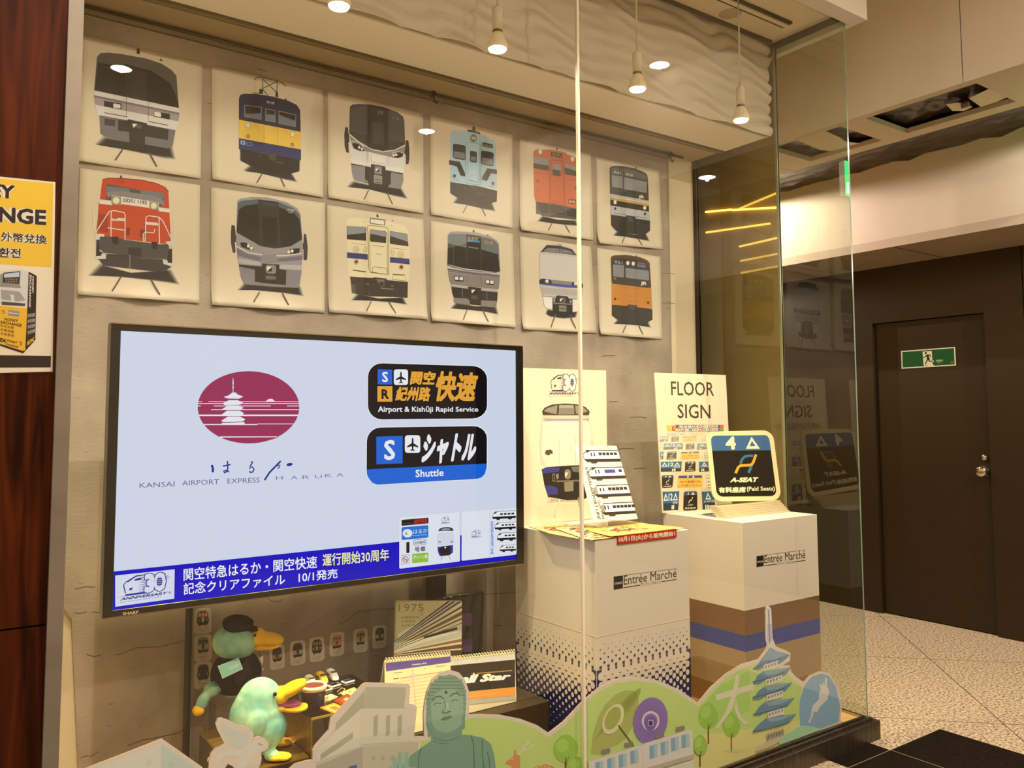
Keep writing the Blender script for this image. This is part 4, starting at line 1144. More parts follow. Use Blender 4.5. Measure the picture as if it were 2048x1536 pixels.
def thirty(a, ink, pale, box):
    """the round-nosed train with speed lines and the number 30; box = TL,TR,BR,BL in the current frame"""
    old = a.tf
    q = [old(*p) for p in box]
    a.quad(*q, raw=True)
    a.L(ink, 0.02, (0.135, 0.66), (0.10, 0.36), (0.145, 0.25), (0.33, 0.06), (0.60, 0.06))
    a.P(ink, [(0.15, 0.25), (0.33, 0.05), (0.56, 0.05), (0.42, 0.09), (0.33, 0.10), (0.18, 0.27)])
    a.P(ink, [(0.30, 0.20), (0.35, 0.16), (0.45, 0.16), (0.40, 0.235), (0.29, 0.245)]); a.P(ink, [(0.20, 0.50), (0.27, 0.48), (0.25, 0.57), (0.21, 0.58)])
    a.P(ink, [(0.13, 0.70), (0.50, 0.69), (0.58, 0.76), (0.13, 0.76)]); a.L(ink, 0.008, (0.0, 0.77), (0.6, 0.77))
    for i in range(22):
        y = 0.08 + i * 0.0295
        a.L(ink, 0.012, (0.42 + 0.05 * math.sin(i * 2.1), y), (0.93 - 0.10 * abs(i - 6) / 5 + 0.04 * math.sin(i * 1.7), y))
    a.T(ink, '30', (0.465, 0.015), (0.875, 0.015), (0.875, 0.765), (0.465, 0.765), 0.085)
    a.T(pale, '30', (0.48, 0.04), (0.86, 0.04), (0.86, 0.74), (0.48, 0.74), 0.06)
    a.T(ink, '0', (0.695, 0.21), (0.80, 0.21), (0.80, 0.55), (0.695, 0.55), 0.09)
    for i in range(5): a.L(pale, 0.012, (0.69, 0.24 + i * 0.07), (0.81, 0.24 + i * 0.07))
    a.T(ink, 'ANNIVERSARY', (0.04, 0.80), (0.90, 0.80), (0.90, 0.90), (0.04, 0.90), 0.03, 0.35)
    a.L(ink, 0.012, (0.94, 0.80), (0.94, 0.90)); a.L(ink, 0.012, (0.905, 0.85), (0.975, 0.85))
    a.T(ink, 'Kansai Airport Limited Express HARUKA', (0.04, 0.94), (0.78, 0.94), (0.78, 0.99), (0.04, 0.99), 0.0, 0.2)
    a.tf = old


thirty(a, '22308f', 'd9dff2', [(92, 1310), (376, 1280), (374, 1412), (92, 1452)])
a.tf = lambda x, y: (x, y)
a.T('f2f4ff', '関空特急はるか・関空快速', (367, 1137), (634, 1111), (634, 1136), (367, 1162), 0.012)
a.T('f4f2a8', '運行開始30周年', (645, 1108), (778, 1097), (778, 1121), (645, 1133), 0.015)
a.T('f2f4ff', '記念クリアファイル', (367, 1166), (570, 1147), (570, 1169), (367, 1190), 0.012)
a.T('f2f4ff', '10/1発売', (597, 1144), (675, 1137), (675, 1156), (597, 1166), 0.012)

# line-name plates
a.view(*VB)
a.R('eef1fb', (166, 214), (1322, 248), (1322, 758), (166, 770), 0.25)
a.R(DKB, (172, 220), (1315, 254), (1315, 752), (172, 764), 0.25)
a.P('2363dc', [(264, 280), (404, 284), (404, 428), (264, 426)]); a.T('eef1fb', 'S', (308, 304), (364, 306), (364, 406), (308, 404), 0.02)
a.P('e8a63c', [(262, 443), (406, 443), (406, 592), (262, 592)]); a.T(DKB, 'R', (302, 474), (372, 474), (372, 566), (302, 566), 0.03)


def plane_icon(a, tl, br):
    a.R('eef1fb', tl, (br[0], tl[1]), br, (tl[0], br[1]), 0.16)
    old = a.tf
    q = [old(*p) for p in (tl, (br[0], tl[1]), br, (tl[0], br[1]))]
    a.quad(*q, raw=True)
    a.P(DKB, [(0.5, 0.14), (0.55, 0.2), (0.56, 0.45), (0.86, 0.62), (0.86, 0.70), (0.56, 0.62), (0.54, 0.78), (0.64, 0.85), (0.64, 0.89), (0.5, 0.86), (0.36, 0.89), (0.36, 0.85), (0.46, 0.78), (0.44, 0.62), (0.14, 0.70), (0.14, 0.62), (0.44, 0.45), (0.45, 0.2)])
    a.tf = old


plane_icon(a, (420, 282), (556, 432))
YEL = 'e8a63c'
a.T(YEL, '関空', (592, 296), (826, 302), (806, 432), (572, 428), 0.035); a.T(YEL, '紀州路', (456, 448), (782, 452), (760, 588), (430, 584), 0.035); a.T(YEL, '快速', (845, 298), (1238, 316), (1190, 592), (800, 588), 0.032)
a.T('eef1fb', 'Airport & Kishūji Rapid Service', (268, 634), (1230, 640), (1230, 702), (268, 708), 0.02)
a.R('eef1fb', (156, 834), (1322, 818), (1322, 1336), (152, 1392), 0.24)
a.R(DKB, (162, 842), (1314, 825), (1312, 1330), (158, 1386), 0.24)
a.P('1666dc', [(158, 1242), (1311, 1186), (1311, 1225), (1295, 1285), (1262, 1318), (1225, 1332), (262, 1388), (215, 1372), (180, 1330), (162, 1290)])
a.P('1666dc', [(252, 928), (504, 920), (504, 1184), (252, 1194)]); a.T('eef1fb', 'S', (326, 962), (432, 958), (432, 1150), (328, 1154), 0.02)
plane_icon(a, (526, 914), (674, 1084))
a.T('eef1fb', 'シャトル', (724, 905), (1234, 895), (1190, 1172), (672, 1194), 0.045)
a.T('eef1fb', 'Shuttle', (628, 1246), (898, 1236), (898, 1306), (628, 1318), 0.02)

# clear-file pictures in the lower right corner
a.view(*VC)
PN = 'e3e8f6'
a.R(PN, (560, 312), (1250, 252), (1250, 812), (560, 896), 0.03); a.R(PN, (1272, 250), (1895, 205), (1893, 735), (1268, 806), 0.03)
a.R('1f1a1c', (586, 340), (892, 314), (892, 380), (586, 408), 0.15); a.T('c8302c', '関空特急', (735, 332), (882, 320), (878, 378), (728, 390), 0.02); a.T('b54a44', 'Ltd. Express', (600, 376), (724, 368), (724, 382), (600, 392))
a.R('1f78d8', (586, 424), (890, 398), (890, 542), (586, 570), 0.12); a.E(PN, 653, 492, 56, 48); a.P('c98a9c', [(622, 505), (640, 470), (655, 510)])
a.T(PN, 'はるか', (718, 450), (880, 438), (880, 482), (718, 500)); a.T(PN, 'HARUKA', (718, 514), (872, 502), (872, 512), (718, 524))
a.T('241f1c', '1', (640, 594), (676, 590), (676, 714), (640, 718), 0.012); a.R('4a4a56', (722, 568), (870, 556), (870, 620), (722, 634), 0.3); a.R(PN, (727, 572), (866, 561), (866, 616), (727, 629), 0.3); a.T('34343e', '6両編成', (738, 582), (858, 572), (858, 608), (738, 618), 0.01)
a.T('241f1c', '号車', (735, 648), (860, 638), (860, 698), (735, 708), 0.02)
a.R('6c6c78', (584, 740), (676, 732), (676, 838), (584, 848), 0.1); a.R(PN, (588, 744), (672, 736), (672, 834), (588, 844), 0.1); a.E('b03a34', 630, 790, 34, 38); a.E(PN, 630, 790, 26, 30); a.L('b03a34', 8, (608, 768), (652, 812)); a.L('4a4a56', 6, (612, 796), (650, 790))
a.R('93c236', (706, 726), (890, 712), (890, 818), (706, 832), 0.1); a.T(PN, 'グリーン車', (718, 745), (880, 732), (880, 778), (718, 792), 0.02)
thirty(a, '2b3a86', PN, [(1028, 308), (1140, 298), (1145, 384), (1030, 392)])
a.P('23201f', [(1002, 468), (1020, 440), (1060, 425), (1120, 422), (1160, 432), (1178, 455), (1170, 465), (1090, 462)]); a.P('9aa3b8', [(1025, 458), (1060, 436), (1120, 434), (1155, 450)])
a.P('d3dbee', [(1004, 485), (1180, 474), (1185, 560), (1170, 625), (998, 645), (985, 560)])
a.P('2335a8', [(992, 650), (1172, 626), (1168, 715), (1110, 745), (1020, 752), (1002, 710)]); a.P('26221f', [(1040, 642), (1140, 630), (1140, 740), (1045, 748), (1005, 690)]); a.P('e3e8f6', [(1072, 648), (1098, 645), (1078, 672)])
for x in (1018, 1158): a.L('26221f', 7, (x - 12, 600), (x - 5, 585), (x + 8, 586), (x + 14, 598))
a.L('8b8fa0', 7, (1050, 752), (1035, 800)); a.L('8b8fa0', 7, (1120, 742), (1142, 790))
a.L('9aa6c8', 3, (1250, 252), (1250, 370), (1236, 385), (1236, 415), (1252, 430), (1250, 812))
thirty(a, '2b3a86', PN, [(1368, 462), (1495, 452), (1500, 545), (1370, 552)])
a.L('b9c3de', 3, (1588, 228), (1588, 770))
a.T('2b6fd0', 'KANSAI-AIRPORT LINE', (1632, 360), (1632, 732), (1600, 732), (1600, 358), 0.02)


def sidetrain(a, x0, y, x1, h, ink, body, sl=-0.05):
    def q(x, yy): return (x, yy + (x - x0) * sl)
    a.P(body, [q(x0 + h * 0.5, y), q(x1, y), q(x1, y + h), q(x0, y + h), q(x0 + 2, y + h * 0.45)])
    a.L(ink, h * 0.06, q(x0, y + h * 0.9), q(x0 + 2, y + h * 0.45), q(x0 + h * 0.5, y), q(x1, y))
    a.P(ink, [q(x0 - 2, y + h * 0.78), q(x1, y + h * 0.78), q(x1, y + h * 1.12), q(x0 + h * 0.1, y + h * 1.12)])
    a.P(ink, [q(x0 + h * 0.15, y + h * 0.3), q(x0 + h * 0.5, y + h * 0.05), q(x0 + h * 0.8, y + h * 0.05), q(x0 + h * 0.4, y + h * 0.34)])
    xx = x0 + h * 1.2
    while xx < x1 - h * 0.4:
        a.P(ink, [q(xx, y + h * 0.3), q(xx + h * 0.42, y + h * 0.3), q(xx + h * 0.42, y + h * 0.55), q(xx, y + h * 0.55)]); xx += h * 0.58
    for f in (0.25, 0.75):
        xc = x0 + (x1 - x0) * f
        a.P(ink, [q(xc - h * 0.3, y + h * 1.1), q(xc + h * 0.3, y + h * 1.1), q(xc + h * 0.22, y + h * 1.3), q(xc - h * 0.22, y + h * 1.3)])


for x, y, h in ((1618, 248, 74), (1645, 375, 66), (1672, 492, 72), (1702, 632, 58)): sidetrain(a, x, y, 1886, h, '23211f', 'eef0f6')
a.done('screen', tv)
# stand
DKM = flat('241e18', 0.4, 0.4, 0.5, 'dark_metal')
st = thing('television_stand', (1.25, 0.90, FLOOR_IN), 'dark metal floor stand carrying the large television', 'stand')
m = MB(); xl_, xr_ = YP(0.88).hit(863, 1180).x, YP(0.88).hit(893, 1180).x
m.box((xl_, 0.88, FLOOR_IN + 0.018), (xr_, 0.93, 1.62), DKM, 0.003); m.build('post', st)
m = MB(); xl2, xr2 = YP(0.88).hit(376, 1300).x, YP(0.88).hit(384, 1300).x
m.box((xl2, 0.88, FLOOR_IN + 0.018), (xr2, 0.93, 1.62), DKM, 0.003); m.build('post', st)
m = MB(); m.box((xl2 - 0.05, 0.866, FLOOR_IN), (xr_ + 0.05, 0.945, FLOOR_IN + 0.018), DKM, 0.003); m.build('base_plate', st)
m = MB(); m.box((xl2, 0.862, 1.25), (xr_, 0.879, 1.35), DKM)
for x in (1.05, 1.45): m.box((x, 0.586, 1.24), (x + 0.05, 0.862, 1.36), DKM)
m.build('bracket', st)
# ================================================================ podiums
PZ = 1.03
white = flat('dfd7c8', 0.5, name='white_podium_laminate')


def logo_entree(a, view, q):
    """q: TL,TR,BR,BL of the whole mark"""
    a.view(*view)
    old = a.tf
    pts = [old(*p) for p in q]
    a.quad(*pts, raw=True)
    a.P('1c1814', [(0, 0.18), (0.145, 0.18), (0.145, 1.0), (0, 1.0)])
    a.T('d8cfc0', 'OSAKA', (0.01, 0.55), (0.135, 0.55), (0.135, 0.70), (0.01, 0.70), 0.02)
    a.L('3a342c', 0.02, (0.155, 0.17), (1.0, 0.17)); a.L('3a342c', 0.05, (0.155, 0.97), (0.42, 0.97)); a.L('3a342c', 0.05, (0.76, 0.97), (1.0, 0.97))
    a.T('4a443a', 'Entrée Marché', (0.16, 0.20), (1.0, 0.20), (1.0, 0.80), (0.16, 0.80), 0.0)
    a.T('3a342c', 'アントレ マルシェ', (0.43, 0.86), (0.75, 0.86), (0.75, 1.06), (0.43, 1.06), 0.0)


def podium(xa, xb, ya, yb, label, loc):
    t = thing('display_podium', loc, label, 'podium')
    return t


P5 = (1020, 1020, 3.2)
# left podium: white with a dot gradient turning navy at the foot
p1x0, p1x1, p1y0, p1y1 = 2.113, 2.625, 0.14, 0.66
t1 = thing('display_podium', (2.37, 0.40, FLOOR_IN), 'white display podium with navy halftone dots fading up from its foot', 'podium')
m = MB(); m.box((p1x0, p1y0, FLOOR_IN), (p1x1, p1y1, PZ), white, 0.0015); m.build('body', t1)
NV = '28285c'


def halftone(a, u0, u1, mk):
    """square dots growing downwards, then round paper holes in navy; mk(u, z) -> world point"""
    top, bot, dz, ncol = 0.645, FLOOR_IN + 0.005, 0.0165, 13
    nrow = int((top - bot) / dz)
    du = (u1 - u0) / ncol
    k = a.mb.mi(flat(NV, 0.5)); kw = a.mb.mi(flat('e2d8c8', 0.5))
    n = a.pl.n
    split = 6
    zsp = top - split * dz
    a.mb.face([mk(u, z) + n * 0.0005 for u, z in ((u0, bot), (u1, bot), (u1, zsp), (u0, zsp))], flat(NV, 0.5))
    for r in range(nrow):
        z = top - (r + 0.5) * dz
        for c in range(ncol + 1):
            u = u0 + (c + (0.5 if r % 2 else 0.0)) * du
            if u < u0 + 0.004 or u > u1 - 0.004: continue
            if r < split:
                s_ = du * (0.07 + 0.27 * (r / split) ** 1.3)
                vs = [a.mb.bm.verts.new(mk(min(max(u + dx * s_, u0), u1), z + dzz * s_) + n * 0.0006) for dx, dzz in ((-.5, -.5), (.5, -.5), (.5, .5), (-.5, .5))]
                f = a.mb.bm.faces.new(vs); f.material_index = k
            else:
                q = min((r - split) / 14.0, 1.0)
                rx = du * (0.335 * (1 - q) ** 1.15 + 0.065)
                vs = [a.mb.bm.verts.new(mk(min(max(u + rx * math.cos(th), u0), u1), z + rx * 1.08 * math.sin(th)) + n * (0.0009 + 0.00004 * (r % 2))) for th in [2 * math.pi * i / 12 for i in range(12)]]
                f = a.mb.bm.faces.new(vs); f.material_index = kw


a = Art(YP(p1y0 - 0.0006)); halftone(a, p1x0 + 0.001, p1x1 - 0.001, lambda u, z: Vector((u, p1y0 - 0.0006, z)))
a.done('printed_front', t1)
a = Art(YP(p1y0 - 0.0006))
logo_entree(a, P5, [(664, 408), (1066, 360), (1066, 446), (664, 510)])
a.done('shop_logo', t1)
a = Art(XP(p1x0 - 0.0006)); halftone(a, p1y0 + 0.001, p1y1 - 0.001, lambda u, z: Vector((p1x0 - 0.0006, u, z)))
a.done('printed_side', t1)
m = MB(); m.box((p1x0 - 0.0008, p1y0 - 0.0008, 0.668), (p1x1 + 0.0008, p1y1, 0.671), flat('d8cdb8', 0.4)); m.build('seam', t1)

# right podium: white over brown, blue and tan bands
p2x0, p2x1, p2y0, p2y1 = 2.97, 3.512, 0.14, 0.62
t2 = thing('display_podium', (3.24, 0.40, FLOOR_IN), 'white display podium with brown, blue and tan bands near the glass corner', 'podium')
m = MB()
zs = [(0.651, PZ, white), (0.545, 0.651, flat('7a5a38', 0.5)), (0.475, 0.545, flat('2f4596', 0.5)), (0.30, 0.475, flat('a08a66', 0.5)), (0.205, 0.30, flat('86683c', 0.5)), (FLOOR_IN, 0.205, flat('c8a878', 0.5))]
for lo, hi, mt in zs: m.box((p2x0, p2y0, lo), (p2x1, p2y1, hi), mt)
m.build('body', t2)
a = Art(YP(p2y0 - 0.0006)); logo_entree(a, P5, [(1578, 280), (1890, 240), (1890, 325), (1578, 365)]); a.done('shop_logo', t2)

# ---------------------------------------------------------------- things on the left podium
B30 = (1030, 700, 4.0417)
pl = TP(0.645, PZ, 0.662, 1.72)
a = Art(pl, ink=(1.05, 1.0, 0.88)); a.view(*B30)
q = [pl.hit(1041, 735.5), pl.hit(1212, 741), pl.hit(1216, 1034), pl.hit(1045, 1052)]
a.mb.prism(q, (0, 0.008, 0), flat('ddd4c2', 0.45))
thirty(a, '3a3550', 'efe5d2', [(262, 190), (528, 190), (528, 380), (262, 380)])
a.P('cfc3ad', [(215, 530), (600, 528), (635, 760), (630, 960), (500, 955), (250, 945), (205, 920), (195, 760)]); a.P('e3d8c4', [(222, 580), (598, 580), (618, 700), (590, 940), (250, 935), (215, 850)])
a.P('4a4236', [(218, 495), (240, 465), (300, 440), (400, 432), (500, 438), (570, 460), (604, 495), (598, 528), (225, 528)]); a.P('8f897c', [(232, 495), (260, 470), (342, 445), (335, 520)]); a.P('a09a8c', [(358, 444), (470, 444), (478, 472), (355, 472)]); a.P('857e70', [(356, 474), (478, 474), (480, 520), (350, 522)]); a.P('8f897c', [(486, 446), (555, 465), (590, 498), (500, 520), (490, 495)])
a.P('9a96a8', [(262, 556), (520, 556), (520, 570), (262, 572)]); a.L('6b665c', 4, (232, 560), (250, 552), (262, 562), (250, 570), (236, 566)); a.L('6b665c', 4, (540, 560), (595, 562)); a.L('6b665c', 4, (584, 550), (590, 575))
a.L('b9ad96', 3, (372, 702), (470, 700), (490, 712), (490, 930), (358, 925), (358, 720)); a.P('f3ead8', [(372, 698), (470, 696), (470, 704), (372, 706)])
a.P('5b4a32', [(240, 835), (250, 810), (285, 804), (304, 815), (304, 842), (285, 836), (282, 850), (260, 852)])
a.P('2d2620', [(215, 965), (250, 948), (420, 935), (540, 930), (640, 940), (640, 1010), (620, 1170), (540, 1215), (280, 1225), (262, 1170), (238, 1095)])
a.P('3d3a86', [(212, 965), (255, 950), (362, 950), (350, 985), (225, 1000)]); a.P('3d3a86', [(240, 1095), (300, 1095), (345, 1120), (342, 1165), (265, 1175)])
a.R('8b8373', (302, 1000), (322, 1000), (322, 1062), (302, 1062), 0.1); a.R('2d2620', (306, 1006), (318, 1006), (318, 1056), (306, 1056), 0.1); a.R('8b8373', (332, 998), (352, 998), (352, 1045), (332, 1045), 0.3)
a.R('857d6c', (400, 965), (450, 962), (450, 1045), (400, 1045), 0.3); a.P('f0e8d6', [(404, 992), (430, 990), (406, 1032)]); a.P('6f6858', [(330, 1055), (520, 1048), (520, 1062), (332, 1068)]); a.R('857d6c', (396, 1068), (472, 1062), (472, 1140), (400, 1146), 0.08)
a.P('6c675c', [(450, 945), (530, 940), (530, 990), (470, 985)])
shadow(a, [(260, 1228), (285, 1195), (420, 1215), (545, 1210), (560, 1224), (400, 1224)], ('d2c6ae', 'b3a68c'))
a.L('b5a98f', 14, (362, 1205), (318, 1350)); a.L('efe6d4', 7, (362, 1205), (322, 1340)); a.L('8b8068', 12, (510, 1190), (528, 1280))
tag(a.done('train_board'), 'tall white board printed with a white and blue airport train, standing on the dotted podium', 'board')

# clear plastic file on a small easel
FV = (1030, 700, 4.0417)
fpl = TP(0.345, 1.055, 0.452, 1.375)
fq = [(482, 775), (820, 775), (992, 1365), (632, 1388)]
a = Art(fpl, rough=0.12, ink=(1.0, 0.92, 0.74)); a.view(*FV)
q = [fpl.hit(*a.tf(*p)) for p in fq]
a.mb.prism(q, (0, 0.002, 0), flat('efe7d6', 0.12, 0, 0.5))
a.quad(*fq)
INK, SIL = '3a352e', 'd9d0bd'
a.L('c3b79c', 0.006, (0.10, 0.0), (0.10, 1.0))
for i, (yy, xx) in enumerate(((0.06, 0.20), (0.29, 0.22), (0.53, 0.24), (0.77, 0.30))):
    h = 0.115
    a.P('f3ecdd', [(xx, yy), (1.0, yy - 0.0), (1.0, yy + h), (xx - 0.05, yy + h)])
    a.L(INK, 0.012, (xx - 0.05, yy + h), (xx - 0.05, yy + h * 0.5), (xx + 0.04, yy), (1.0, yy))
    a.P(INK, [(xx - 0.06, yy + h), (1.0, yy + h), (1.0, yy + h + 0.04), (xx, yy + h + 0.04)])
    if i < 2: a.P(INK, [(xx, yy + 0.035), (xx + 0.06, yy + 0.004), (xx + 0.16, yy + 0.004), (xx + 0.06, yy + 0.03)])
    else: a.P('8f8878', [(xx - 0.05, yy + 0.02), (xx + 0.03, yy + 0.02), (xx + 0.03, yy + h), (xx - 0.05, yy + h)])
    if i in (1, 2):
        a.P('4b4a8e' if i == 1 else 'a8a192', [(0.55, yy + 0.03), (0.80, yy + 0.03), (0.80, yy + 0.075), (0.55, yy + 0.075)])
    x_ = 0.52
    while x_ < 0.96:
        if not (i == 1 and x_ < 0.8): a.P(INK, [(x_, yy + 0.03), (x_ + 0.075, yy + 0.03), (x_ + 0.075, yy + 0.068), (x_, yy + 0.068)])
        x_ += 0.09 if i != 3 else 0.085
    for x_ in (0.33, 0.40): a.P(INK, [(x_, yy + 0.03), (x_ + 0.03, yy + 0.03), (x_ + 0.03, yy + 0.08), (x_, yy + 0.08)])
    a.P('d2c8b2', [(0.6, yy - 0.03), (0.82, yy - 0.03), (0.82, yy - 0.015), (0.6, yy - 0.015)])
    a.P('4a443a', [(xx + 0.08, yy + h + 0.04), (xx + 0.24, yy + h + 0.04), (xx + 0.22, yy + h + 0.06), (xx + 0.10, yy + h + 0.06)])
a.T('4e5a66', 'KANSAI-AIRPORT LINE', (0.185, 0.28), (0.185, 0.98), (0.115, 0.98), (0.115, 0.28), 0.01, 0.15)
a.T('4e5a66', 'Since 1994', (0.275, 0.72), (0.275, 0.97), (0.205, 0.97), (0.205, 0.72), 0.0, 0.1)
fo = tag(a.done('clear_file'), 'glossy clear file printed with four train side views, propped above the newspapers', 'file')
m = MB()
zt = 1.042
m.box((2.30, 0.325, zt), (2.53, 0.330, zt + 0.022), ACRYL)
m.box((2.30, 0.325, zt), (2.53, 0.46, zt + 0.004), ACRYL)
q = [Vector((2.34, 0.352, zt + 0.004)), Vector((2.49, 0.352, zt + 0.004)), Vector((2.47, 0.437, zt + 0.25)), Vector((2.36, 0.437, zt + 0.25))]
m.prism(q, (0, 0.004, 0), ACRYL)
tag(m.build('file_easel', None, (2.41, 0.39, zt)), 'clear acrylic easel holding up the printed clear file', 'easel')

# newspapers spread flat over the podium top
random.seed(11)
NEWS = [
    ([(1057, 1053), (1125, 1046), (1168, 1050), (1152, 1078), (1090, 1068)], 'b9a478', 'printed newspaper sheet hanging over the left edge of the dotted podium', 0.0005),
    ([(1108, 1056), (1168, 1047), (1200, 1052), (1196, 1082), (1160, 1078)], 'b3a688', 'printed newspaper sheet near the glass joint, under the clear file easel', 0.0045),
    ([(1160, 1058), (1230, 1041), (1368, 1055), (1300, 1068), (1230, 1074)], 'c79f5c', 'orange-tinted newspaper sheet on top of the pile, right of the glass joint', 0.0075),
    ([(1150, 1068), (1212, 1062), (1280, 1070), (1235, 1078), (1190, 1082)], 'bb9a64', 'printed newspaper sheet at the front corner of the dotted podium', 0.0020),
]
for pts, c, lab, dz in NEWS:
    pl = ZP(PZ + dz + 0.002)
    a = Art(pl)
    q = [pl.hit(*p) for p in pts]
    q = [Vector((min(max(v.x, p1x0 - 0.03), p1x1), min(max(v.y, p1y0 - 0.004), p1y1 - 0.02), v.z)) for v in q]
    a.mb.prism(q, (0, 0, -0.001), flat(c, 0.7))
    ctr = sum(q, Vector()) / len(q)
    ux = (q[1] - q[0]).normalized(); uy = Vector((-ux.y, ux.x, 0))
    for _ in range(70):
        cc = random.choice(['b06a34', '5a5040', 'c98a3a', '6f8aa0', 'c24a30', '4a4438', 'f0e3c0', '8a7a58'])
        w_, h_ = random.uniform(0.02, 0.09), random.uniform(0.008, 0.03)
        i = random.randrange(len(q)); t_ = random.random(); s_ = random.uniform(0.1, 0.72)
        e_ = q[i] * t_ + q[(i + 1) % len(q)] * (1 - t_)
        pc = ctr + (e_ - ctr) * s_
        kf = 1 - s_
        a.mb.face([pc + (ux * dx * w_ + uy * dy * h_) * kf * 0.8 + Vector((0, 0, a.k * 0.00004 + 0.0002)) for dx, dy in ((-.5, -.5), (.5, -.5), (.5, .5), (-.5, .5))], flat(cc, 0.7)); a.k += 1
    tag(a.done('newspaper'), lab, 'newspaper', 'newspapers spread on the dotted podium')
# red announcement strip on the front edge
a = Art(YP(p1y0 - 0.004)); a.view(*P5)
RQ = [(688, 164), (1066, 122), (1066, 176), (688, 222)]
q = [a.pt(*p, off=0) for p in RQ]
a.R('b8321f', *RQ, 0.12)
o_ = Vector((0, 0.0024, 0))
a.mb.prism([p + Vector((0, 0.0002, 0)) for p in q], (0, 0.003, 0), flat('a82c1c', 0.5))
a.T('f2e4c8', '10月1日(火)から販売開始！', (696, 172), (1056, 134), (1056, 170), (696, 212), 0.03)
tag(a.done('announcement_strip'), 'red strip with white date lettering on the front edge of the dotted podium', 'sign')

# ---------------------------------------------------------------- things on the right podium
FS = (1290, 720, 4.5189)
pl = TP(0.60, PZ, 0.635, 1.72)
a = Art(pl, ink=(1.0, 0.92, 0.74)); a.view(*FS)
FQ = [(84, 114), (730, 136), (812, 1360), (160, 1384)]
q = [pl.hit(*a.tf(*p)) for p in ((84, 114), (730, 136), (790, 1345), (160, 1384))]
zb = min(v.z for v in q)
a.mb.prism(q, (0, 0.006, 0), flat('dfd5c0', 0.5))
a.T('4a3c28', 'FLOOR', (232, 192), (622, 200), (624, 326), (238, 320), 0.008); a.T('4a3c28', 'SIGN', (292, 398), (590, 404), (592, 530), (296, 526), 0.008)
cols = ['7a4a86', 'b0486a', 'd4683c', 'c99a3a', '7f9a3c', '3f8a5a', '3f7a9a', '5a5a9c']
a.P('dcb45c', [(190, 590), (275, 588), (275, 645), (200, 645)])
a.T('9a3020', 'G', (242, 598), (268, 598), (268, 640), (242, 640), 0.03)
for r in range(2):
    for i in range(15):
        x = 276 + i * 29; y = 586 + r * 31
        if x > 690: continue
        a.P(cols[(i * 3 + r * 2) % 8], [(x, y), (x + 28, y - 0), (x + 28, y + 29), (x, y + 29)])
a.T('efe3c8', 'KANSAI KOKISEISHI', (322, 592), (655, 588), (655, 610), (322, 613), 0.015); a.T('efe3c8', 'RAPHIC SIGN CENTER', (280, 622), (662, 618), (662, 640), (280, 643), 0.015)


